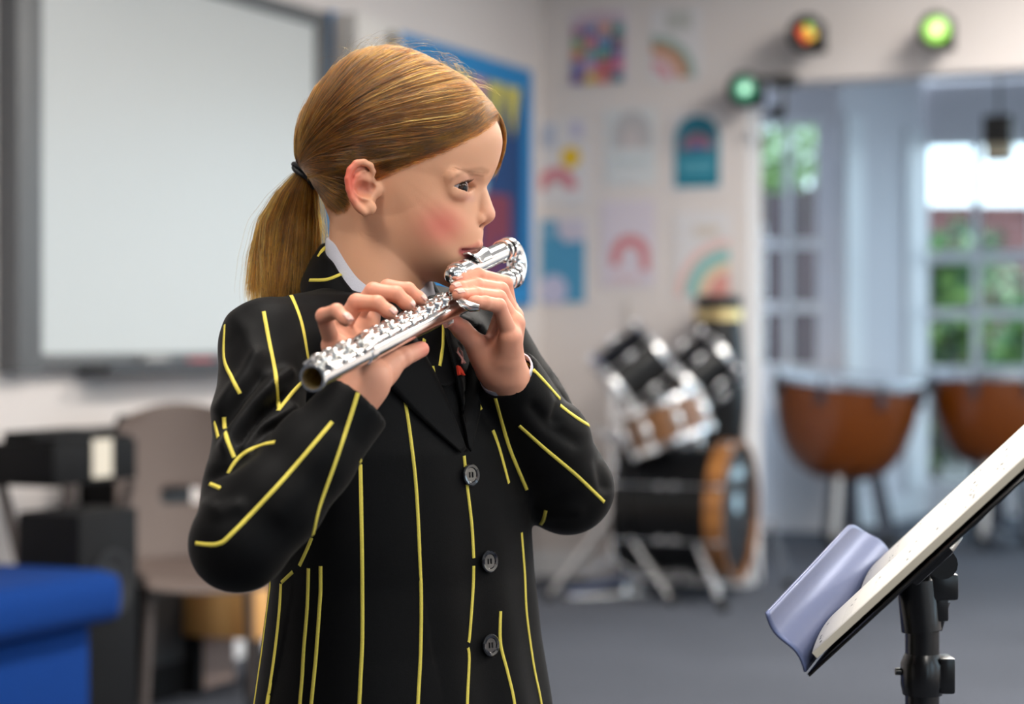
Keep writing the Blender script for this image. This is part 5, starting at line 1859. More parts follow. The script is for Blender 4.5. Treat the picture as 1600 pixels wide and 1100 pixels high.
# ================================================================== BODY under the clothes
FT = np.array([math.cos(math.radians(45)), -math.sin(math.radians(45)), 0])   # chest direction
RT_ = np.array([FT[1], -FT[0], 0])                                            # her right
NECK = np.array(P(588, 440, 1.86))
T_PY = [430, 445, 470, 500, 560, 700, 800, 900, 1000, 1100, 1200, 1260]
T_CX = [590, 590, 591, 592, 600, 620, 627, 630, 628, 627, 626, 626]
T_A = [30, 48, 84, 116, 134, 139, 135, 135, 142, 152, 160, 164]
T_B = [28, 42, 56, 68, 84, 93, 91, 91, 97, 106, 112, 115]
t_z = np.array([CAM_H - (p - HORIZON) / F_PX * 1.86 for p in T_PY])[::-1]
t_c = np.array([(c - 800) / F_PX * 1.86 for c in T_CX])[::-1]
t_a = np.array(T_A)[::-1] / 1000.0
t_b = np.array(T_B)[::-1] / 1000.0
def torso_val(inset=0.0):
    def fn(X, Y, Z):
        c = np.interp(Z, t_z, t_c); a = np.interp(Z, t_z, t_a) - inset; bb = np.interp(Z, t_z, t_b) - inset
        dx = X - c; dy = Y - 1.86
        f = dx * FT[0] + dy * FT[1]; r = dx * RT_[0] + dy * RT_[1]
        return (np.abs(r / a) ** 2.4 + np.abs(f / bb) ** 2.4) ** (1 / 2.4) - 1.0
    return fn
SH_R = np.array(P(419, 541, 1.752)); EL_R = np.array(P(377, 845, 1.60)); WR_R = np.array(P(556, 632, 1.638))
SH_L = np.array(P(742, 520, 1.955)); EL_L = np.array(P(886, 762, 1.925)); WR_L = np.array(P(794, 588, 1.828))
BG = Grid((-0.34, 1.48, 0.0), (0.14, 2.1, 1.16), 0.006)
BG.implicit(torso_val(0.02), (-0.3, 1.6, 0.66), (0.12, 2.1, 1.10))
BG.cone(NECK + np.array((-0.002, 0, -0.03)), NECK + np.array((0, 0, 0.02)), 0.044, 0.040, 0.02)
for S_, E_, W_, rr in ((SH_R, EL_R, WR_R, 0), (SH_L, EL_L, WR_L, 0)):
    BG.cone(NECK + (S_ - NECK) * 0.35 + np.array((0, 0, -0.035)), S_, 0.035, 0.030, 0.03)
    BG.cone(S_, E_, 0.028, 0.024, 0.015)
    BG.cone(E_, E_ * 0.1 + W_ * 0.9, 0.023, 0.017, 0.01)
hip_c = np.array([t_c[0], 1.86])
for s in (1, -1):
    hip = np.array([hip_c[0] + RT_[0] * s * 0.065, 1.86 + RT_[1] * s * 0.065, 0.64])
    knee = hip + np.array((FT[0] * 0.012, FT[1] * 0.012, -0.29)); ank = hip + np.array((0, 0, -0.575))
    BG.cone(hip + np.array((0, 0, 0.05)), knee, 0.068, 0.047, 0.03)
    BG.cone(knee, knee * 0.6 + ank * 0.4 - np.append(FT[:2], 0) * 0.012, 0.045, 0.044, 0.02)
    BG.cone(knee * 0.6 + ank * 0.4 - np.append(FT[:2], 0) * 0.012, ank, 0.044, 0.028, 0.01)
    BG.cone(ank + np.array((0, 0, -0.02)), ank + FT * 0.10 + np.array((0, 0, -0.035)), 0.03, 0.024, 0.015)
BV, BQ = BG.surface()
BC = np.tile(SKIN, (len(BV), 1))
Vs, Qs, Cs, n = [], [], [], 0
for V, Q, C in ((HEAD_MESH[0], HEAD_MESH[1][:, ::-1], HEAD_MESH[2]), RH, LH, (BV, BQ, BC)):
    Vs.append(V); Qs.append(Q + n); Cs.append(C); n += len(V)
person = quad_mesh('person', np.concatenate(Vs), np.concatenate(Qs), M_SKIN, np.concatenate(Cs))
tag(person, 'girl in a black blazer with yellow stripes playing a silver flute', 'person')
for f, out in zip(R_f, [FN + FP * 0.2 - FD * .1] * 3 + [UPZ]):
    nail(f[3], f[2], out, 0.0070, person)
for f in L_f[:3]:
    nail(f[3], f[2], FN - FP * 0.2 - FD * 0.5, 0.0070, person)
nail(R_thumb[3], R_thumb[2], -FN - FD * 1.2 - FP * .3, 0.0072, person)

# ---- eyes
M_EYEW = mat('eye_white', srgb(226, 220, 216), 0.18, spec=0.6)
def iris_mat():
    m = bpy.data.materials.new('iris')
    m.use_nodes = True
    nt = m.node_tree
    bs = nt.nodes['Principled BSDF']
    bs.inputs['Roughness'].default_value = 0.2
    bs.inputs['Specular IOR Level'].default_value = 0.2
    a = nt.nodes.new('ShaderNodeAttribute'); a.attribute_name = 'tint'
    nt.links.new(a.outputs['Color'], bs.inputs['Base Color'])
    return m
M_IRIS = iris_mat()
def eyeball(ec, look, name):
    look = np.array(look, float); look /= np.linalg.norm(look)
    a = np.cross(look, (0, 0, 1)); a /= np.linalg.norm(a); c = np.cross(a, look)
    vs, fs, cs = [], [], []
    R = 12.0
    nr, ns = 40, 36
    for i in range(nr + 1):
        th = math.pi * 0.62 * i / nr
        bulge = 0.9 * max(0.0, 1 - (th / 0.55) ** 2)
        for k in range(ns):
            ph = 2 * math.pi * k / ns
            d = look * math.cos(th) + (a * math.cos(ph) + c * math.sin(ph)) * math.sin(th)
            vs.append(ec + d * (R + bulge))
            ang = th
            if ang < 0.24: col = (0.004, 0.004, 0.004)
            elif ang < 0.49:
                w = 0.7 + 0.3 * math.sin(ph * 17 + i)
                col = tuple(x * w for x in srgb(66, 42, 28)[:3])
            elif ang < 0.55: col = srgb(34, 28, 26)[:3]
            else: col = srgb(196, 186, 184)[:3]
            cs.append(col)
    for i in range(nr):
        for k in range(ns):
            k2 = (k + 1) % ns
            fs.append((i * ns + k, (i + 1) * ns + k, (i + 1) * ns + k2, i * ns + k2))
    return quad_mesh(name, head2world(np.array(vs)), np.array(fs), M_IRIS, np.array(cs), person)
for ec, s in zip(EYE_C, (1, -1)):
    eyeball(ec, (0.86, 0.54 * s, -0.16) if s > 0 else (0.95, 0.30, -0.12), 'eyeball')
# lashes
def curves_obj(name, strands, radii, m, parent=None):
    """strands: list of (n,3) arrays -> one hair-curves object"""
    cu = bpy.data.hair_curves.new(name)
    cu.add_curves([len(s) for s in strands])
    pos = np.concatenate(strands).astype(np.float32)
    cu.position_data.foreach_set('vector', pos.ravel())
    at = cu.attributes.get('radius') or cu.attributes.new('radius', 'FLOAT', 'POINT')
    at.data.foreach_set('value', np.concatenate(radii).astype(np.float32))
    cu.materials.append(m)
    o = bpy.data.objects.new(name, cu)
    COL.objects.link(o)
    if parent is not None:
        o.parent = parent
    return o
def strand_mesh(name, strands, r, m, parent, seg=3):
    b = MB()
    for s in strands:
        n = len(s)
        b.tube([Vector(p) for p in s], [r * (1 - 0.85 * i / (n - 1)) for i in range(n)], seg, caps=False)
    return b.build(name, m, parent, smooth=80)
M_LASH = mat('eyelash', srgb(52, 34, 26), 0.5)
M_BROW = mat('eyebrow_hair', srgb(164, 112, 74), 0.6)
for ec, s in zip(EYE_C, (1, -1)):
    st = []
    for k in range(34):
        t = -11.5 + 23 * k / 33
        z = 4.3 * (1 - abs((t + 0.3) / 14.2) ** 2.8) + 0.9
        rr = math.sqrt(max(1.0, 13.2 ** 2 - t * t - z * z))
        p0 = ec + np.array((rr, t * s, z))
        ln = 5.0 + 1.5 * math.sin(k * 2.3)
        fan = t / 11.5
        pts = [p0 + np.array((ln * q * 0.85, s * fan * ln * 0.35 * q, ln * (-0.10 * q + 0.55 * q * q))) for q in np.linspace(0, 1, 5)]
        st.append(head2world(np.array(pts)))
    strand_mesh('eyelashes', st, 0.00030, M_LASH, person)
    st = []
    rg = np.random.default_rng(5)
    for k in range(150):
        q = rg.uniform(0, 1)
        base = np.array((94 - 20 * q ** 1.2, 12 + 33 * q, 15.5 + 3 * math.sin(q * 2.4) - 4.0 * q + rg.normal() * 1.2))
        val = head_val(base[0], base[1] , base[2], R_SKIN)
        st.append(base)
    bvh_v = HV; 
    from mathutils.kdtree import KDTree
    if 'KD' not in globals():
        KD = KDTree(len(HV))
        for i_, v_ in enumerate(HV): KD.insert(Vector(v_), i_)
        KD.balance()
        HN = vnormals(HV, HQ)
    out = []
    for base in st:
        bp = np.array((base[0], base[1] * s, base[2]))
        co, idx, dd = KD.find(Vector(bp))
        p = HV[idx]; nn = HN[idx]
        if nn[0] < 0: nn = -nn
        dr = np.array((-0.55, 0.75 * s, 0.25)); dr = dr - nn * (dr @ nn); dr /= np.linalg.norm(dr)
        out.append(head2world(np.array([p - nn * 0.3 + dr * 5.5 * q + nn * (0.9 * math.sin(q * 2.2)) for q in np.linspace(0, 1, 4)])))
    strand_mesh('eyebrow', out, 0.00008, M_BROW, person)
# ================================================================== BLAZER
def fabric_black():
    m = bpy.data.materials.new('black_twill')
    m.use_nodes = True
    nt = m.node_tree
    b = nt.nodes['Principled BSDF']
    b.inputs['Base Color'].default_value = (0.0016, 0.0016, 0.0020, 1)
    b.inputs['Roughness'].default_value = 0.62
    b.inputs['Specular IOR Level'].default_value = 0.11
    b.inputs['Sheen Weight'].default_value = 0.05
    b.inputs['Sheen Tint'].default_value = (1.0, 0.93, 0.85, 1)
    b.inputs['Sheen Roughness'].default_value = 0.4
    tc = nt.nodes.new('ShaderNodeTexCoord')
    w = nt.nodes.new('ShaderNodeTexWave')
    w.bands_direction = 'DIAGONAL'
    w.inputs['Scale'].default_value = 900
    w.inputs['Distortion'].default_value = 1.5
    n = nt.nodes.new('ShaderNodeTexNoise'); n.inputs['Scale'].default_value = 700
    mx = nt.nodes.new('ShaderNodeMixRGB'); mx.inputs[0].default_value = 0.85
    bp = nt.nodes.new('ShaderNodeBump'); bp.inputs['Strength'].default_value = 0.25; bp.inputs['Distance'].default_value = 0.0006
    nt.links.new(tc.outputs['Object'], w.inputs['Vector']); nt.links.new(tc.outputs['Object'], n.inputs['Vector'])
    nt.links.new(w.outputs['Fac'], mx.inputs[1]); nt.links.new(n.outputs['Fac'], mx.inputs[2])
    nt.links.new(mx.outputs[0], bp.inputs['Height']); nt.links.new(bp.outputs[0], b.inputs['Normal'])
    return m
M_BLAZ = fabric_black()
M_STRIPE = mat('yellow_woven_stripe', srgb(226, 208, 84), 0.7, noise=(900, 0.18), bump=(1500, 0.4))
CG = Grid((-0.36, 1.50, 0.60), (0.16, 2.12, 1.16), 0.0028)
CG.implicit(torso_val(0.0), (-0.30, 1.62, 0.60), (0.13, 2.10, 1.10))
# shoulders
for S_ in (SH_R, SH_L):
    CG.cone(NECK + (S_ - NECK) * 0.28 + np.array((0, 0, -0.026)), S_ + np.array((0, 0, 0.0)), 0.041, 0.039, 0.018)
# right sleeve
UA1 = SH_R * 0.62 + EL_R * 0.38; UA2 = SH_R * 0.25 + EL_R * 0.75
CG.chain([SH_R, UA1, UA2, EL_R], [0.041, 0.037, 0.036, 0.0365], k=0.012)
FA1 = EL_R * 0.72 + WR_R * 0.28
FA2 = EL_R * 0.40 + WR_R * 0.60
CUFF_R = EL_R * 0.02 + WR_R * 0.98
CG.chain([EL_R, FA1, FA2, CUFF_R], [0.0365, 0.038, 0.034, 0.030], k=0.012)
CG.ell(EL_R + np.array((-0.006, 0.0, -0.004)), (0.036, 0.036, 0.036), k=0.01)
# left sleeve
CG.chain([SH_L, SH_L * 0.5 + EL_L * 0.5, EL_L], [0.046, 0.044, 0.043], k=0.015)
FL1 = EL_L * 0.6 + WR_L * 0.4
CG.chain([EL_L, FL1, WR_L], [0.043, 0.042, 0.031], k=0.012)
# open cuffs
for E_, W_, r in ((EL_R, WR_R, 0.0255), (EL_L, WR_L, 0.0265)):
    d = (W_ - E_) / np.linalg.norm(W_ - E_)
    CG.cone(W_ - d * 0.028, W_ + d * 0.06, r - 0.004, r, 0.0, op='sub')
    # square the end off
    nrm = d
    def cut(X, Y, Z, W_=W_, nrm=nrm):
        return -((X - W_[0]) * nrm[0] + (Y - W_[1]) * nrm[1] + (Z - W_[2]) * nrm[2] - 0.004)
    CG.func(cut, W_ - 0.042, W_ + 0.042, 0.002, op='sub')
# neck hole
CG.cone(NECK + np.array((0, 0, -0.05)) + FT * 0.01, NECK + np.array((0, 0, 0.10)), 0.040, 0.048, 0.006, op='sub')
CV, CQ = CG.surface()
CV = smooth_mesh(CV, CQ, 4, 0.5)
# cloth folds: ridges drawn where the photo shows them, on the surface that faces the lens
CN = vnormals(CV, CQ)
def px_of(V):
    return np.stack([V[:, 0] / V[:, 1] * F_PX + 800, HORIZON - (V[:, 2] - CAM_H) / V[:, 1] * F_PX], 1)
def poly_dist(Pp, pts):
    d = np.full(len(Pp), 1e9)
    pts = np.array(pts, float)
    for a, b in zip(pts[:-1], pts[1:]):
        ab = b - a
        t = np.clip(((Pp - a) @ ab) / (ab @ ab), 0, 1)
        d = np.minimum(d, np.linalg.norm(Pp - a - t[:, None] * ab, axis=1))
    return d
PXV = px_of(CV)
face = np.clip(-CN[:, 1] * 1.5, 0, 1)
near_arm = CV[:, 1] < 1.76
disp = np.zeros(len(CV))
FOLDS = [  # (polyline px, width px, height mm, which)
    ([(352, 700), (372, 668), (398, 632), (428, 600), (448, 585)], 11, 5.0, 'R'),
    ([(385, 700), (405, 672), (432, 655), (455, 640)], 10, 4.5, 'R'),
    ([(340, 640), (362, 610), (385, 585), (402, 560)], 12, 3.2, 'R'),
    ([(378, 690), (405, 650), (440, 620)], 8, -4.5, 'R'),
    ([(350, 660), (375, 625), (405, 590)], 8, -3.5, 'R'),
    ([(330, 742), (360, 730), (395, 705)], 9, -3.0, 'R'),
    ([(320, 790), (345, 800), (372, 792)], 12, 2.5, 'R'),
    ([(440, 800), (480, 750), (520, 690)], 18, 2.0, 'R'),
    ([(365, 500), (385, 520), (398, 560)], 16, 2.0, 'R'),
    ([(870, 590), (880, 625), (872, 655)], 10, -4.0, 'L'),
    ([(895, 610), (905, 640), (930, 668)], 12, 3.0, 'L'),
    ([(835, 640), (860, 668), (900, 690)], 12, -2.5, 'L'),
    ([(948, 690), (938, 720), (946, 760)], 10, -3.0, 'L'),
    ([(830, 780), (860, 800), (900, 800)], 14, 2.0, 'L'),
]
left_arm = (CV[:, 1] > 1.76) & (PXV[:, 0] > 760)
for pts, w, h_, which in FOLDS:
    d = poly_dist(PXV, pts)
    g = np.exp(-(d / w) ** 2) * h_ * 1.6 / 1000.0
    m_ = (near_arm if which == 'R' else left_arm) & (CN[:, 1] < 0.1)
    disp += np.where(m_, g * np.clip(-CN[:, 1] + 0.35, 0, 1), 0)
disp += rounded_noise(CV, 26, 3) * 0.0011 + rounded_noise(CV, 60, 5) * 0.0004
# long soft vertical drapes on the body
dz = np.clip((1.0 - CV[:, 2]) / 0.3, 0, 1)
disp += np.sin(np.arctan2(CV[:, 1] - 1.86, CV[:, 0] + 0.10) * 9 + CV[:, 2] * 6) * 0.0022 * dz * (~near_arm)
CV = CV + CN * disp[:, None]
CN = vnormals(CV, CQ)
bvh = BVHTree.FromPolygons([tuple(v) for v in CV], [tuple(q) for q in CQ])
CAMP = Vector((0, 0, CAM_H))
def ray_px(px, py):
    d = (P(px, py, 1.0) - CAMP).normalized()
    return bvh.ray_cast(CAMP, d, 5.0)
def ribbon(strip_v, strip_q, pts3, nrms, width, lift=0.0006):
    n0 = len(strip_v)
    m = len(pts3)
    for i in range(m):
        a = pts3[max(0, i - 1)]; c = pts3[min(m - 1, i + 1)]
        t = (c - a)
        if t.length < 1e-7: t = Vector((0, 0, 1))
        t.normalize()
        s = t.cross(nrms[i]); s.normalize()
        for k, (w, hh) in enumerate(((-0.5, -0.0004), (-0.42, lift), (0.42, lift), (0.5, -0.0004))):
            strip_v.append(tuple(pts3[i] + s * width * w + nrms[i] * hh))
    for i in range(m - 1):
        for k in range(3):
            strip_q.append((n0 + i * 4 + k, n0 + i * 4 + k + 1, n0 + (i + 1) * 4 + k + 1, n0 + (i + 1) * 4 + k))
def catmull(pts, step=3.0):
    pts = [np.array(p, float) for p in pts]
    out = []
    for i in range(len(pts) - 1):
        p0 = pts[max(i - 1, 0)]; p1 = pts[i]; p2 = pts[i + 1]; p3 = pts[min(i + 2, len(pts) - 1)]
        n = max(2, int(np.linalg.norm(p2 - p1) / step))
        for k in range(n):
            t = k / n
            out.append(0.5 * ((2 * p1) + (-p0 + p2) * t + (2 * p0 - 5 * p1 + 4 * p2 - p3) * t * t + (-p0 + 3 * p1 - 3 * p2 + p3) * t ** 3))
    out.append(pts[-1])
    return out
SV, SQ = [], []
STRIPES = [
    # body
    [(563, 718), (565, 820), (566, 900), (566, 1000), (563, 1065), (560, 1130), (558, 1200)],
    [(630, 608), (641, 680), (650, 760), (655, 850), (658, 930), (657, 1020), (653, 1100), (650, 1200)],
    [(725, 712), (730, 760), (737, 820), (740, 872)], [(740, 884), (739, 920), (734, 990), (732, 1004)], [(731, 1012), (733, 1030), (730, 1100), (728, 1200)],
    [(482, 888), (480, 950), (475, 1010), (472, 1060), (468, 1110), (464, 1200)],
    [(439, 912), (436, 960), (428, 1030), (416, 1110), (404, 1200)],
    [(782, 955), (782, 1005), (793, 1050), (804, 1100), (816, 1200)],
    [(815, 832), (820, 900), (823, 960), (834, 1040), (846, 1100), (858, 1190)],
    [(443, 447), (455, 462), (470, 500), (479, 545), (485, 590)],
    [(693, 508), (692, 540), (687, 572)], [(663, 530), (660, 546)], [(676, 572), (678, 584)],
    # right sleeve
    [(412, 487), (420, 530), (430, 580), (434, 620), (436, 638)],
    [(351, 508), (350, 560), (362, 590), (375, 615)],
    [(335, 660), (341, 684)],
    [(350, 652), (353, 680), (366, 715)],
    [(434, 642), (455, 616), (472, 597)],
    [(356, 740), (368, 721), (385, 706), (410, 695), (430, 691)],
    [(328, 756), (345, 763)],
    [(306, 849), (340, 850), (365, 831), (440, 752), (500, 682), (519, 659)],
    [(560, 612), (545, 660), (525, 720), (500, 790), (487, 840), (468, 884)], [(458, 893), (440, 910)],
    # left sleeve
    [(823, 567), (850, 595), (875, 623)],
    [(875, 633), (900, 652), (937, 675)],
    [(811, 665), (850, 700), (900, 742), (944, 784)],
    [(774, 622), (790, 680), (800, 710), (823, 765)],
    [(742, 622), (752, 640)], [(770, 672), (780, 700), (795, 755)],
    [(853, 797), (848, 815), (838, 826)],
]
for pl in STRIPES:
    p3, nn = [], []
    last = None
    for q in catmull(pl, 4.0):
        loc, nrm, idx, dist = ray_px(q[0], q[1])
        if loc is None: continue
        if last is not None and (loc - last).length > 0.013:
            if len(p3) > 2: ribbon(SV, SQ, p3, nn, 0.0036)
            p3, nn = [], []
        if nrm.dot(CAMP - loc) < 0: nrm = -nrm
        p3.append(loc); nn.append(nrm); last = loc
    if len(p3) > 2:
        ribbon(SV, SQ, p3, nn, 0.0036)
# stripes on the back and far side of the blazer, which the lens does not see
for ang in np.radians([60, 90, 120, 150, 180, 210, 240]):
    dirv = Vector((-math.cos(ang), -math.sin(ang), 0))
    p3, nn = [], []
    for z in np.linspace(0.99, 0.645, 60):
        o_ = Vector((-0.10, 1.86, z)) - dirv * 0.5
        loc, nrm, idx, dist = bvh.ray_cast(o_, dirv, 0.6)
        if loc is None or float(torso_val(0.0)(np.array([loc.x]), np.array([loc.y]), np.array([loc.z]))[0]) > 0.10: continue
        if nrm.dot(dirv) > 0: nrm = -nrm
        p3.append(loc); nn.append(nrm)
    if len(p3) > 4: ribbon(SV, SQ, p3, nn, 0.0036)
nC = len(CV)
allV = np.concatenate([CV, np.array(SV)]); allQ = np.concatenate([CQ, np.array(SQ) + nC])
blazer = quad_mesh('blazer', allV, allQ, [M_BLAZ, M_STRIPE], parent=person, mi=[0] * len(CQ) + [1] * len(SQ))

# ---- collars: strips round the neck
def ring_pt(th, r, h):
    a = math.radians(th)
    return NECK + (FT * math.cos(a) + RT_ * math.sin(a)) * r + np.array((0, 0, h))
def ring_strip(name, rows, th0, th1, n, m, thick, parent, sub=1):
    """rows: list of functions th -> (r, h) from top to outer edge"""
    def fn(u, v):
        th = th0 + (th1 - th0) * u
        x = v * (len(rows) - 1)
        i = min(int(x), len(rows) - 2); f = x - i
        r0_, h0_ = rows[i](abs(th)); r1_, h1_ = rows[i + 1](abs(th))
        return Vector(ring_pt(th, r0_ * (1 - f) + r1_ * f, h0_ * (1 - f) + h1_ * f))
    return solid_sheet(name, fn, n, (len(rows) - 1) * 3, thick, m, parent, subs=sub)
def tab(xs, ys):
    return lambda th: float(np.interp(th, xs, ys))
TH = [0, 20, 45, 90, 135, 180]
M_SHIRT = mat('white_shirt_cotton', srgb(214, 214, 226), 0.8, bump=(900, 0.15))
sh_top_h = tab(TH, [-0.012, -0.004, 0.012, 0.036, 0.042, 0.043]); sh_top_r = tab(TH, [0.052, 0.049, 0.0465, 0.0445, 0.0435, 0.0430])
sh_bot_h = tab(TH, [-0.058, -0.050, -0.034, -0.002, 0.016, 0.018]); sh_bot_r = tab(TH, [0.066, 0.063, 0.059, 0.053, 0.047, 0.046])
ring_strip('shirt_collar', [lambda t: (sh_top_r(t) - 0.001, sh_top_h(t) - 0.012), lambda t: (sh_top_r(t), sh_top_h(t)), lambda t: (sh_top_r(t) + 0.003, sh_top_h(t) - 0.002), lambda t: (sh_bot_r(t), sh_bot_h(t))], -176, 176, 72, M_SHIRT, 0.0014, person)
bl_top_h = tab(TH, [-0.075, -0.060, -0.029, 0.017, 0.035, 0.038]); bl_top_r = tab(TH, [0.080, 0.072, 0.061, 0.053, 0.0475, 0.0465])
bl_bot_h = tab(TH, [-0.10, -0.088, -0.062, -0.030, 0.000, 0.006]); bl_bot_r = tab(TH, [0.092, 0.090, 0.084, 0.073, 0.066, 0.064])
def blazer_collar_rows():
    return [lambda t: (bl_top_r(t) - 0.003, bl_top_h(t) - 0.014), lambda t: (bl_top_r(t), bl_top_h(t)), lambda t: (bl_top_r(t) + 0.004, bl_top_h(t) - 0.001),
            lambda t: ((bl_top_r(t) + bl_bot_r(t)) / 2 + 0.004, (bl_top_h(t) + bl_bot_h(t)) / 2 + 0.002), lambda t: (bl_bot_r(t) + 0.003, bl_bot_h(t) + 0.002)]
collar = ring_strip('collar', blazer_collar_rows(), -178, 178, 80, M_BLAZ, 0.0026, blazer)
# stripes of the collar
dg = bpy.context.evaluated_depsgraph_get()
dg.update()
ev = collar.evaluated_get(dg)
me_ = ev.to_mesh()
cb = BVHTree.FromPolygons([tuple(v.co) for v in me_.vertices], [tuple(p.vertices) for p in me_.polygons])
ev.to_mesh_clear()
SV2, SQ2 = [], []
for pl in ([(484, 438), (510, 437), (532, 429), (556, 419)], [(497, 401), (504, 391), (511, 385)]):
    p3, nn = [], []
    for q in catmull(pl, 3.0):
        d = (P(q[0], q[1], 1.0) - CAMP).normalized()
        loc, nrm, idx, dist = cb.ray_cast(CAMP, d, 5.0)
        if loc is None: continue
        if nrm.dot(CAMP - loc) < 0: nrm = -nrm
        p3.append(loc); nn.append(nrm)
    if len(p3) > 2: ribbon(SV2, SQ2, p3, nn, 0.0034, 0.0008)
if SV2:
    quad_mesh('collar_stripe', np.array(SV2), np.array(SQ2), M_STRIPE, parent=collar)
# lapels laid on the chest
def lapel(name, pxs_in, pxs_out):
    a = catmull(pxs_in, 8); c = catmull(pxs_out, 8)
    n = 24
    def at(pl, u):
        x = u * (len(pl) - 1); i = min(int(x), len(pl) - 2); f = x - i
        return pl[i] * (1 - f) + pl[i + 1] * f
    def fn(u, v):
        q = at(a, u) * (1 - v) + at(c, u) * v
        loc, nrm, idx, dist = ray_px(q[0], q[1])
        if loc is None:
            return P(q[0], q[1], 1.75)
        if nrm.dot(CAMP - loc) < 0: nrm = -nrm
        return loc + nrm * (0.003 + 0.003 * (1 - v) * (1 - abs(2 * u - 1)))
    return solid_sheet(name, fn, n, 8, 0.0022, M_BLAZ, blazer)
lapel('lapel', [(612, 470), (650, 540), (690, 620), (724, 702)], [(560, 500), (572, 560), (640, 640), (716, 708)])
far_lapel = lapel('lapel', [(684, 480), (700, 560), (716, 640), (728, 700)], [(735, 500), (748, 560), (748, 630), (732, 706)])
# buttons
M_BTN = mat('black_button', srgb(26, 28, 34), 0.18, coat=0.8, spec=0.7)
def button(px, py, r):
    loc, nrm, idx, dist = ray_px(px, py)
    nrm = Vector((FT[0], FT[1], 0.08)) * 0.7 + (nrm if nrm.dot(CAMP - loc) > 0 else -nrm) * 0.3
    nrm.normalize()
    b = MB()
    b.lathe([(r * 0.9, -0.003), (r, 0.0004), (r, 0.0022), (r * 0.9, 0.0031), (r * 0.68, 0.0026), (r * 0.62, 0.0016), (0.0001, 0.0014)], loc + nrm * 0.0012, nrm, 28)
    o = b.build('button', M_BTN, blazer, smooth=40)
    x = Vector((0, 0, 1)).cross(nrm).normalized(); y = nrm.cross(x)
    b = MB()
    for sx in (-1, 1):
        b.tube([loc + nrm * 0.003 + x * sx * r * 0.17 - y * r * 0.24, loc + nrm * 0.003 + x * sx * r * 0.17 + y * r * 0.24], 0.0006, 6)
    b.build('thread', mat('black_thread', srgb(6, 6, 8), 0.8), o)
for px, py in ((733, 742), (762, 877), (764, 1008)):
    button(px, py, 0.0102)
# small badges pinned on the far lapel
def pinned(px, py, name, m, shape):
    loc, nrm, idx, dist = ray_px(px, py)
    dg.update()
    e_ = far_lapel.evaluated_get(dg); m_ = e_.to_mesh()
    lb = BVHTree.FromPolygons([tuple(v.co) for v in m_.vertices], [tuple(p.vertices) for p in m_.polygons]); e_.to_mesh_clear()
    d_ = (P(px, py, 1.0) - CAMP).normalized()
    l2, n2, i2, s2 = lb.ray_cast(CAMP, d_, 5.0)
    if l2 is not None and s2 < dist: loc, nrm = l2, n2
    if nrm.dot(CAMP - loc) < 0: nrm = -nrm
    x = Vector((0, 0, 1)).cross(nrm).normalized(); y = nrm.cross(x)
    b = MB()
    o3 = loc + nrm * 0.0016
    if shape == 'loop':
        pts = [(-0.002, -0.008), (0.0016, -0.002), (0.003, 0.003), (0.0, 0.007), (-0.003, 0.003), (-0.001, -0.001), (0.0025, -0.008)]
        b.tube([o3 + x * a + y * c for a, c in pts], 0.0011, 8)
    else:
        Fm = Matrix((x, y, nrm)).transposed().to_4x4(); Fm.translation = o3
        b.prism([(-0.004, -0.004), (-0.0015, -0.004), (-0.001, -0.001), (0.001, -0.0035), (0.005, -0.0045), (0.003, 0.0), (0.0, 0.004), (-0.0035, 0.005)], -0.001, 0.0012, Fm)
    b.build(name, m, blazer, smooth=50)
pinned(718, 556, 'ribbon_pin', mat('pink_enamel', srgb(214, 150, 140), 0.3), 'loop')
pinned(717, 580, 'red_pin', mat('red_enamel', srgb(226, 70, 52), 0.3), 'leaf')
# shirt cuff at the left wrist
d = (WR_L - EL_L) / np.linalg.norm(WR_L - EL_L)
b = MB(); b.lathe([(0.0245, -0.02), (0.0258, 0.006), (0.0245, 0.0062), (0.0232, -0.02)], Vector(WR_L), tuple(d), 32, caps=False)
b.build('shirt_cuff', M_SHIRT, person, smooth=40)
d = (WR_R - EL_R) / np.linalg.norm(WR_R - EL_R)
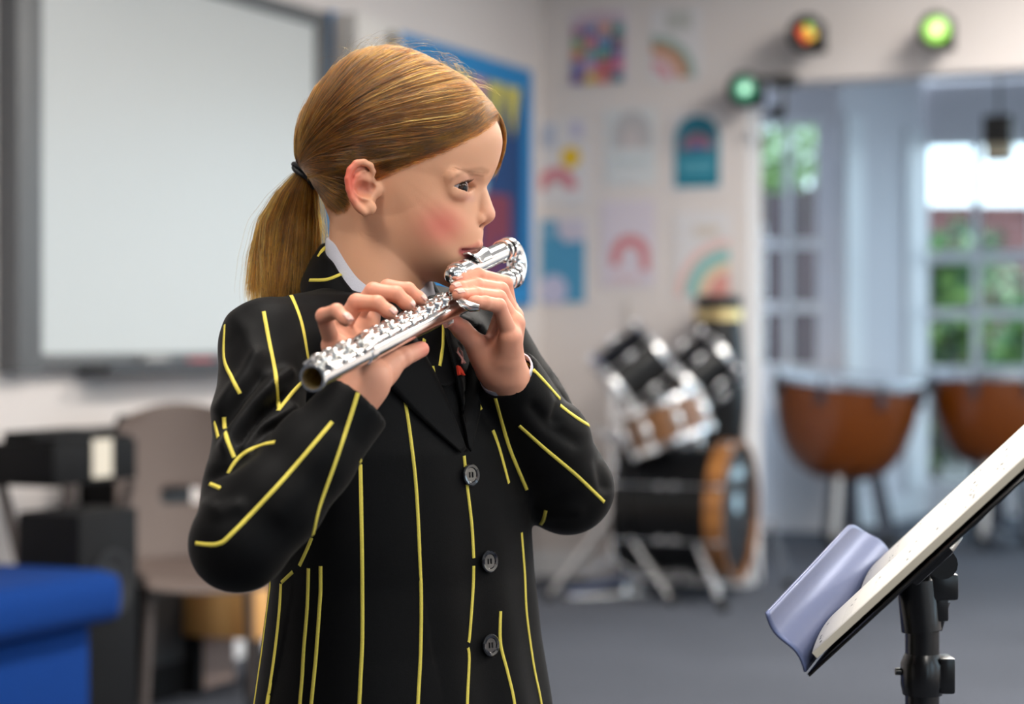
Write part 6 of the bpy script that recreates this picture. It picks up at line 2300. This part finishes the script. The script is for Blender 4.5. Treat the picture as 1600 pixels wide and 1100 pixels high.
# skirt, socks and shoes below the frame
M_SKIRT = mat('grey_skirt_cloth', srgb(60, 62, 68), 0.85)
sk = [Vector((hip_c[0], 1.86, 0))]
def skirt_fn(u, v):
    a = 2 * math.pi * u
    r = 1 + 0.06 * math.sin(a * 14) * v
    A_ = (0.128 + 0.035 * v) * r; B_ = (0.092 + 0.04 * v) * r
    p = np.array([hip_c[0], 1.86, 0.70 - 0.26 * v]) + RT_ * (A_ * math.cos(a)) + FT * (B_ * math.sin(a))
    return Vector(p)
solid_sheet('skirt', skirt_fn, 112, 6, 0.002, M_SKIRT, person)
M_SOCK = mat('white_sock_knit', srgb(214, 214, 214), 0.9); M_SHOE = mat('black_shoe_leather', srgb(16, 16, 18), 0.25, coat=0.4)
for s in (1, -1):
    hip = np.array([hip_c[0] + RT_[0] * s * 0.065, 1.86 + RT_[1] * s * 0.065, 0.64])
    ank = hip + np.array((0, 0, -0.575))
    b = MB(); b.lathe([(0.036, 0.03), (0.042, 0.09), (0.049, 0.17), (0.051, 0.24), (0.047, 0.245)], (ank[0] - FT[0] * .004, ank[1] - FT[1] * .004, 0.0), (0, 0, 1), 24, caps=False)
    b.build('sock', M_SOCK, person, smooth=50)
    G2 = Grid((ank[0] - .16, ank[1] - .16, -0.01), (ank[0] + .16, ank[1] + .16, 0.13), 0.004)
    a3 = np.array((ank[0], ank[1], 0))
    G2.ell(a3 + FT * 0.05 + np.array((0, 0, 0.028)), (0.105, 0.042, 0.032), R=[FT, RT_, (0, 0, 1)], k=0.01)
    G2.cone(a3 - FT * 0.012 + np.array((0, 0, 0.03)), a3 - FT * 0.012 + np.array((0, 0, 0.07)), 0.040, 0.040, 0.02)
    G2.func(lambda X, Y, Z: Z - 0.004 + 0 * X + 0 * Y, (ank[0] - .2, ank[1] - .2, -0.02), (ank[0] + .2, ank[1] + .2, 0.2), 0.0, op='sub')
    v_, q_ = G2.surface()
    quad_mesh('shoe', v_, q_, M_SHOE, parent=person)
# ================================================================== HAIR
def hair_mat(name, c0, c1, c2, c3):
    m = bpy.data.materials.new(name)
    m.use_nodes = True
    nt = m.node_tree
    nt.nodes.clear()
    o = nt.nodes.new('ShaderNodeOutputMaterial')
    b = nt.nodes.new('ShaderNodeBsdfHairPrincipled')
    b.parametrization = 'COLOR'
    b.inputs['Roughness'].default_value = 0.32
    b.inputs['Radial Roughness'].default_value = 0.45
    b.inputs['Random Roughness'].default_value = 0.2
    hi = nt.nodes.new('ShaderNodeHairInfo')
    cr = nt.nodes.new('ShaderNodeValToRGB')
    e = cr.color_ramp.elements
    e[0].position = 0.0; e[0].color = srgb(*c0)
    e[1].position = 1.0; e[1].color = srgb(*c3)
    x = e.new(0.45); x.color = srgb(*c1)
    y = e.new(0.8); y.color = srgb(*c2)
    nt.links.new(hi.outputs['Random'], cr.inputs[0])
    tc = nt.nodes.new('ShaderNodeTexCoord')
    no = nt.nodes.new('ShaderNodeTexNoise'); no.inputs['Scale'].default_value = 70; no.inputs['Detail'].default_value = 3
    mr = nt.nodes.new('ShaderNodeMapRange'); mr.inputs[1].default_value = 0.3; mr.inputs[2].default_value = 0.7; mr.inputs[3].default_value = 0.6; mr.inputs[4].default_value = 1.25
    mx = nt.nodes.new('ShaderNodeMixRGB'); mx.blend_type = 'MULTIPLY'; mx.inputs[0].default_value = 1.0
    nt.links.new(tc.outputs['Object'], no.inputs['Vector']); nt.links.new(no.outputs['Fac'], mr.inputs[0])
    nt.links.new(cr.outputs[0], mx.inputs[1]); nt.links.new(mr.outputs[0], mx.inputs[2])
    nt.links.new(mx.outputs[0], b.inputs['Color'])
    nt.links.new(b.outputs[0], o.inputs[0])
    return m
M_HAIR = hair_mat('auburn_hair', (36, 16, 2), (86, 44, 8), (132, 74, 16), (190, 118, 30))
M_HAIR2 = hair_mat('hair_lengths_painted_lit', (60, 28, 4), (128, 72, 14), (176, 110, 28), (214, 150, 58))  # lighter copy of the hair colour, light on the ponytail painted in
M_HCAP = mat('hair_under_layer', srgb(58, 36, 16), 0.9, spec=0.05, noise=(120, 0.3))
M_TIE = mat('black_hair_elastic', srgb(16, 18, 22), 0.55, bump=(400, 0.4))
# hairline on the near side, px with the lateral offset of the scalp there
HL = [(778, 176, 4), (764, 192, 24), (745, 206, 40), (722, 219, 50), (700, 230, 57), (670, 243, 62), (640, 254, 65), (622, 261, 66), (612, 266, 66), (604, 267, 66), (596, 262, 67), (586, 256, 68),
      (566, 248, 68), (548, 262, 68), (541, 285, 66), (541, 312, 63), (536, 328, 58), (522, 333, 48), (508, 322, 38), (492, 297, 25), (484, 285, 8)]
HLP = [px2head(a, c, y) for a, c, y in HL]
# polygon in the (f, z) plane: hairline then out round the skull
big = [(-140, -10), (-160, 200), (160, 200), (170, 80)]
HPOLY = np.array(HLP + big)
def in_poly(F, Z):
    inside = np.zeros(F.shape, bool)
    n = len(HPOLY)
    j = n - 1
    for i in range(n):
        xi, yi = HPOLY[i]; xj, yj = HPOLY[j]
        c = ((yi > Z) != (yj > Z)) & (F < (xj - xi) * (Z - yi) / (yj - yi + 1e-12) + xi)
        inside ^= c
        j = i
    return inside
def edge_dist(F, Z):
    d = np.full(F.shape, 1e9)
    pts = np.array(HLP)
    for a, c in zip(pts[:-1], pts[1:]):
        ab = c - a
        t = np.clip(((F - a[0]) * ab[0] + (Z - a[1]) * ab[1]) / (ab @ ab), 0, 1)
        d = np.minimum(d, np.hypot(F - a[0] - t * ab[0], Z - a[1] - t * ab[1]))
    return d
def surf_y(F, Z, lift):
    """half-width (mm) of the hair surface over (f, z), lift mm above the skin"""
    F = np.asarray(F, float); Z = np.asarray(Z, float)
    r = np.hypot(F - SKULL_C[0], Z - SKULL_C[1]); ph = np.arctan2(Z - SKULL_C[1], F - SKULL_C[0])
    k = np.clip(lift / 7.0, 0, 1.6)
    Rl = np.interp(ph, G_A, R_SKIN) * (1 - k) + np.interp(ph, G_A, np.maximum(R_HAIR, R_SKIN + 3)) * k
    Wl = np.interp(ph, W_ANG, W_VAL)
    w0 = np.clip(r / 45.0, 0, 1)
    Wl = 64.0 * (1 - w0) + Wl * w0 + lift * 0.75
    v = 1 - np.clip(r / Rl, 0, 1) ** 2.0
    return Wl * v ** (1 / np.interp(ph, Q_ANG, Q_VAL))
# cap: the skull surface lifted by the thickness of the hair, thinning towards the hairline
capV, capQ = [], []
NR, NP = 46, 220
for side in (1, -1):
    n0 = len(capV)
    phs = np.linspace(-math.pi, math.pi, NP, endpoint=False)
    rows = []
    for i in range(NR + 1):
        q = math.sin(i / NR * math.pi / 2)
        F0 = SKULL_C[0] + np.cos(phs) * 1.0; 
        Rh = np.interp(phs, G_A, np.maximum(R_HAIR, R_SKIN + 3)); Rs = np.interp(phs, G_A, R_SKIN)
        F_ = SKULL_C[0] + np.cos(phs) * Rh * q; Z_ = SKULL_C[1] + np.sin(phs) * Rh * q
        ed = edge_dist(F_, Z_)
        lift = np.clip(0.5 + ed * 0.28, 0.5, 4.2)
        Rl = Rs + (Rh - Rs) * np.clip(lift / 5.6, 0, 1)
        F_ = SKULL_C[0] + np.cos(phs) * Rl * q; Z_ = SKULL_C[1] + np.sin(phs) * Rl * q
        Y_ = surf_y(SKULL_C[0] + np.cos(phs) * Rl * q * 0.9999, SKULL_C[1] + np.sin(phs) * Rl * q * 0.9999, lift)
        if i == NR: Y_ = Y_ * 0
        rows.append(np.stack([F_, Y_ * side, Z_], 1))
    allr = np.concatenate(rows)
    ok = in_poly(allr[:, 0], allr[:, 2]) & (edge_dist(allr[:, 0], allr[:, 2]) > 2.2)
    capV += [tuple(v) for v in allr]
    for i in range(NR):
        for k in range(NP):
            k2 = (k + 1) % NP
            q = (i * NP + k, i * NP + k2, (i + 1) * NP + k2, (i + 1) * NP + k)
            if sum(ok[list(q)]) >= 3:
                q = tuple(x + n0 for x in q)
                capQ.append(q if side > 0 else q[::-1])
capV = head2world(np.array(capV))
used_ = np.unique(np.array(capQ)); remap = np.full(len(capV), -1); remap[used_] = np.arange(len(used_))
hair = quad_mesh('hair', capV[used_], remap[np.array(capQ)], M_HCAP, parent=person)
# strands of the cap: follow a flow that sweeps back to the tie
TIE = np.array(px2head(476, 268, 0))
rg = np.random.default_rng(11)
def hair_limit(F, Z):
    ph = np.arctan2(Z - SKULL_C[1], F - SKULL_C[0])
    return np.maximum(np.interp(ph, G_A, R_HAIR), np.interp(ph, G_A, R_SKIN) + 3)
def front_tangent(F, Z):
    """direction along the front hairline (parting towards the temple) and the distance to it"""
    pts = np.array(HLP)[:9]
    d = np.full(F.shape, 1e9); tx = np.zeros(F.shape); tz = np.zeros(F.shape)
    for a, c in zip(pts[:-1], pts[1:]):
        ab = c - a
        t = np.clip(((F - a[0]) * ab[0] + (Z - a[1]) * ab[1]) / (ab @ ab), 0, 1)
        dd = np.hypot(F - a[0] - t * ab[0], Z - a[1] - t * ab[1])
        m = dd < d
        d = np.where(m, dd, d); tx = np.where(m, ab[0], tx); tz = np.where(m, ab[1], tz)
    n = np.hypot(tx, tz)
    return tx / n, tz / n, d
def grow(F, Z, side, ln, lift0, n=11, r0=0.00013, edge_lift=1.2):
    """strands from (f, z) seeds along the combed flow towards the tie; returns world polylines"""
    F = np.array(F, float); Z = np.array(Z, float); N = len(F)
    bend = rg.normal(size=N) * 0.05
    wav = rg.uniform(0, 6.28, N)
    rows = []; alive = np.full(N, n)
    for k in range(n):
        r = np.hypot(F - SKULL_C[0], Z - SKULL_C[1]) + 1e-6
        s_ = np.minimum(1.0, hair_limit(F, Z) * 0.9985 / r)
        F = SKULL_C[0] + (F - SKULL_C[0]) * s_; Z = SKULL_C[1] + (Z - SKULL_C[1]) * s_
        ed = edge_dist(F, Z); ins = in_poly(F, Z)
        lift = np.where(ins, np.minimum(lift0, edge_lift + ed * 0.33), 0.8) + 0.25
        y = surf_y(F, Z, lift) + 0.2
        rows.append(np.stack([F, y * side, Z], 1))
        dx, dz = TIE[0] - F, TIE[1] - Z
        L = np.hypot(dx, dz) + 1e-6
        dx /= L; dz /= L
        tx, tz, td = front_tangent(F, Z)
        w = np.clip(1.15 * np.exp(-(td / 20.0) ** 2), 0, 0.92)
        dx = dx * (1 - w) + tx * w; dz = dz * (1 - w) + tz * w
        nrm_ = np.hypot(dx, dz); dx /= nrm_; dz /= nrm_
        alive = np.where((L < 6) & (alive == n), k + 1, alive)
        a = 0.16 * np.minimum(1.0, L / 120.0) * np.where(Z > 12, 1.0, 0.35) + bend * np.sin(wav + k * 0.5)
        c, sn_ = np.cos(a), np.sin(a)
        vx, vz = dx * c + dz * sn_, -dx * sn_ + dz * c
        st_ = ln / (n - 1)
        F = F + vx * st_; Z = Z + vz * st_
    A = np.stack(rows, 1)
    out, rad = [], []
    for i in range(N):
        m_ = int(alive[i])
        if m_ < 4: continue
        out.append(head2world(A[i, :m_]))
        rad.append(np.interp(np.linspace(0, 1, m_), [0, 0.15, 0.8, 1], [0.7, 1, 1, 0.25]) * r0 * rg.uniform(0.7, 1.4))
    return out, rad
strands, radii = [], []
# seeds spread over the whole scalp
F = rg.uniform(-85, 125, 40000); Z = rg.uniform(-30, 140, 40000)
r = np.hypot(F - SKULL_C[0], Z - SKULL_C[1])
ok = (r < hair_limit(F, Z) * 0.995) & in_poly(F, Z)
F, Z = F[ok][:11000], Z[ok][:11000]
# more seeds close to the outline, where the scalp turns away
ang = np.radians(rg.uniform(25, 200, 4200)); Rr = np.interp(ang, G_A, np.maximum(R_HAIR, R_SKIN + 3)) * (1 - 0.09 * rg.uniform(0, 1, 4200) ** 2)
F2 = SKULL_C[0] + np.cos(ang) * Rr; Z2 = SKULL_C[1] + np.sin(ang) * Rr
ok = in_poly(F2, Z2)
ang = np.radians(rg.uniform(22, 95, 3600)); Rr = hair_limit(SKULL_C[0] + np.cos(ang), SKULL_C[1] + np.sin(ang)) * rg.uniform(0.985, 0.9995, 3600)
F2 = np.concatenate([F2[ok], SKULL_C[0] + np.cos(ang) * Rr]); Z2 = np.concatenate([Z2[ok], SKULL_C[1] + np.sin(ang) * Rr]); ok = in_poly(F2, Z2)
F = np.concatenate([F, F2[ok]]); Z = np.concatenate([Z, Z2[ok]])
N = len(F)
side = np.where(rg.uniform(size=N) < 0.64, 1.0, -1.0)
cang = np.arctan2(Z - TIE[1], F - TIE[0]) * side
groove = np.sin(cang * 47 + 1.3) * 0.5 + np.sin(cang * 83 + 4.0) * 0.35 + np.sin(cang * 131) * 0.3
lift = rg.uniform(4.2, 6.2, N) + 1.3 * groove + np.where(rg.uniform(size=N) < 0.08, rg.exponential(1.0, N), 0)
a_, b_ = grow(F, Z, side, rg.uniform(35, 95, N), lift)
strands += a_; radii += b_
# soft hairline: fine hairs rooted along the edge
hl = np.array(HLP)[:10]
seg = rg.integers(0, len(hl) - 1, 2600); t = rg.uniform(size=2600)[:, None]
pp = hl[seg] * (1 - t) + hl[seg + 1] * t + rg.normal(size=(2600, 2)) * 1.3
side = np.where(rg.uniform(size=2600) < 0.7, 1.0, -1.0)
a_, b_ = grow(pp[:, 0], pp[:, 1], side, rg.uniform(20, 60, 2600), rg.uniform(3.5, 6.4, 2600), r0=0.00009, edge_lift=0.35)
strands += a_; radii += b_
hl = np.array(HLP)[11:]
seg = rg.integers(0, len(hl) - 1, 1400); t = rg.uniform(size=1400)[:, None]
pp = hl[seg] * (1 - t) + hl[seg + 1] * t + rg.normal(size=(1400, 2)) * 1.0
side = np.where(rg.uniform(size=1400) < 0.7, 1.0, -1.0)
a_, b_ = grow(pp[:, 0], pp[:, 1], side, rg.uniform(20, 50, 1400), rg.uniform(3.5, 6.0, 1400), r0=0.00009, edge_lift=0.35)
strands += a_; radii += b_
# fringe lock swept over the far temple, in front of the forehead
for k in range(520):
    a = rg.uniform(0, 1)
    p0 = np.array((104 - 6 * a, -4 - 10 * a, 76 + 10 * a)); 
    mid = np.array((115.0 + rg.normal() * 1.0 - 3 * a, -16 - 6 * a, 58 + rg.normal() * 2))
    p2 = np.array((112.8 + rg.normal() * 1.1 - 5 * a, -32 - 8 * a, 42 + rg.normal() * 3))
    p3 = np.array((96 - 8 * a, -48, 24 + rg.normal() * 5))
    pts = []
    for t in np.linspace(0, 1, 10):
        pts.append((1 - t) ** 3 * p0 + 3 * (1 - t) ** 2 * t * mid + 3 * (1 - t) * t * t * p2 + t ** 3 * p3)
    strands.append(head2world(np.array(pts))); radii.append(np.interp(np.linspace(0, 1, 10), [0, 0.2, 0.8, 1], [0.00006, 0.00014, 0.00012, 0.00003]))
# long lock running over the ear to the tie
for k in range(36):
    j = rg.normal() * 2.0
    pts = []
    for t in np.linspace(0, 1, 12):
        px = 640 - 160 * t; py = 241 + 22 * t ** 0.8 + 13 * t * t + j * (0.4 + t)
        y_ = 0.0
        F, Z = px2head(px, py, 60)
        y_ = float(surf_y(F, Z, 6.0)) + 0.8
        F, Z = px2head(px, py, y_)
        pts.append((F, y_, Z))
    strands.append(head2world(np.array(pts))); radii.append(np.interp(np.linspace(0, 1, 12), [0, .3, 1], [0.00002, 0.0001, 0.0001]))
# flyaways along the crown
for k in range(150):
    a = rg.uniform(0.15, 0.95)
    ang = math.radians(35 + 85 * a)
    Rr = float(np.interp(ang, G_A, R_HAIR))
    F = SKULL_C[0] + math.cos(ang) * Rr; Z = SKULL_C[1] + math.sin(ang) * Rr
    tx, tz = math.sin(ang), -math.cos(ang)
    sgn = 1 if rg.uniform() < 0.6 else -1
    ln = rg.uniform(8, 30); hgt = rg.uniform(2, 11)
    y0 = rg.normal() * 14
    pts = []
    for t in np.linspace(0, 1, 8):
        out = hgt * math.sin(t * rg.uniform(1.6, 2.4)) 
        pts.append((F + sgn * tx * ln * t + math.cos(ang) * out, y0 + 8 * t * rg.normal() * 0.3, Z + sgn * tz * ln * t + math.sin(ang) * out - 1.5))
    P_ = np.array(pts)
    for _ in range(2): P_[1:-1] = (P_[:-2] + P_[2:]) / 2 * 0.5 + P_[1:-1] * 0.5
    strands.append(head2world(P_)); radii.append(np.linspace(0.00007, 0.00003, 8))
curves_obj('hair_strands', strands, radii, M_HAIR, hair)

# ---- ponytail
TIE3 = np.array(h2w(TIE[0] - 3, 0, TIE[1]))
PT_AX = [np.array(P(478, 270, 1.872)), np.array(P(464, 300, 1.878)), np.array(P(452, 345, 1.884)), np.array(P(446, 400, 1.884)), np.array(P(442, 450, 1.880)), np.array(P(440, 486, 1.876))]
PT_W = [0.010, 0.019, 0.029, 0.033, 0.034, 0.032]       # half width in the picture plane
PT_T = [0.009, 0.014, 0.018, 0.019, 0.018, 0.015]
def pt_at(t):
    x = t * (len(PT_AX) - 1); i = min(int(x), len(PT_AX) - 2); f = x - i
    f2 = f * f * (3 - 2 * f) * 0.3 + f * 0.7
    return PT_AX[i] * (1 - f2) + PT_AX[i + 1] * f2, PT_W[i] * (1 - f) + PT_W[i + 1] * f, PT_T[i] * (1 - f) + PT_T[i + 1] * f
def pony_core(u, v):
    c, w, tk = pt_at(v)
    a = 2 * math.pi * u
    return Vector(c + np.array((math.cos(a) * w * 0.58, math.sin(a) * tk * 0.58, -0.004 * math.cos(a))))
pony = solid_sheet('ponytail', pony_core, 28, 24, 0.001, M_HCAP, person)
st2, ra2 = [], []
CL = [(rg.uniform(0, 2 * math.pi), math.sqrt(rg.uniform(0.3, 1.0)), rg.uniform(0.82, 1.0), rg.normal() * 0.25) for _ in range(54)]
for k in range(3400):
    ca_, cq_, ct_, cb_ = CL[k % len(CL)]
    a = ca_ + rg.normal() * 0.20; q = min(1.05, cq_ + rg.normal() * 0.10)
    if rg.uniform() < 0.04: q *= rg.uniform(1.0, 1.35)
    t1 = rg.uniform(0.6, 1.0) if rg.uniform() < 0.15 else min(1.0, ct_ + rg.normal() * 0.03)
    wob = rg.normal() * 0.12; ph = rg.uniform(0, 6.28)
    pts = []
    for t in np.linspace(0.0, t1, 12):
        c, w, tk = pt_at(t)
        gather = 1 - 0.55 * t
        aa = ca_ + (a - ca_) * gather + wob * 0.4 * math.sin(t * 4 + ph) + cb_ * t * t
        pts.append(c + np.array((math.cos(aa) * w * q, math.sin(aa) * tk * q, 0.002 * math.sin(t * 9 + ph) * t)))
    st2.append(np.array(pts)); ra2.append(np.interp(np.linspace(0, 1, 12), [0, 0.1, 0.75, 1], [0.00012, 0.00014, 0.00012, 0.00003]) * rg.uniform(0.7, 1.4))
# loose wisps on the outer side
for k in range(70):
    j = rg.uniform(0, 1)
    x0 = 446 - 6 * j
    pl = [(462, 284, 1.876), (430 - 10 * j, 318 + 8 * j, 1.88), (408 - 12 * j, 370, 1.882), (396 - 12 * j + rg.normal() * 3, 420, 1.88), (388 + 8 * rg.uniform(-1, 2), 462 + 12 * rg.uniform(-1, 1), 1.876)]
    cps = [np.array(P(*p)) for p in pl]
    pts = catmull(cps, 0.012)
    pts = np.array(pts)
    st2.append(pts); ra2.append(np.linspace(0.00011, 0.00003, len(pts)))
for k in range(40):
    pl = [(486, 286, 1.872), (494 + rg.normal() * 3, 325, 1.875), (502 + rg.normal() * 4, 355, 1.878), (509 + rg.normal() * 6, 380 + rg.normal() * 8, 1.88)]
    pts = np.array(catmull([np.array(P(*p)) for p in pl], 0.01))
    st2.append(pts); ra2.append(np.linspace(0.00010, 0.00003, len(pts)))
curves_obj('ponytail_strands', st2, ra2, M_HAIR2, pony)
# hair tie: a twisted elastic wound twice
b = MB()
ax_ = (PT_AX[1] - PT_AX[0]); ax_ /= np.linalg.norm(ax_)
ax_ = np.array((-0.72, 0.0, -0.62)); ax_ /= np.linalg.norm(ax_)
u_ = np.cross(ax_, (0, 1, 0)); u_ /= np.linalg.norm(u_); w_ = np.cross(ax_, u_)
tc_ = np.array(P(479, 271, 1.872))
for off, rr in ((-0.0035, 0.0125), (0.0, 0.0132), (0.0035, 0.0125), (0.0015, 0.0145)):
    pts = []
    for k in range(29):
        a = 2 * math.pi * k / 28
        pts.append(Vector(tc_ + ax_ * (off + 0.0022 * math.sin(a * 2 + off * 900)) + (u_ * math.cos(a) + w_ * math.sin(a) * 0.95) * rr))
    b.tube(pts, 0.0024, 8, caps=False)
b.build('hair_tie', M_TIE, person, smooth=60)
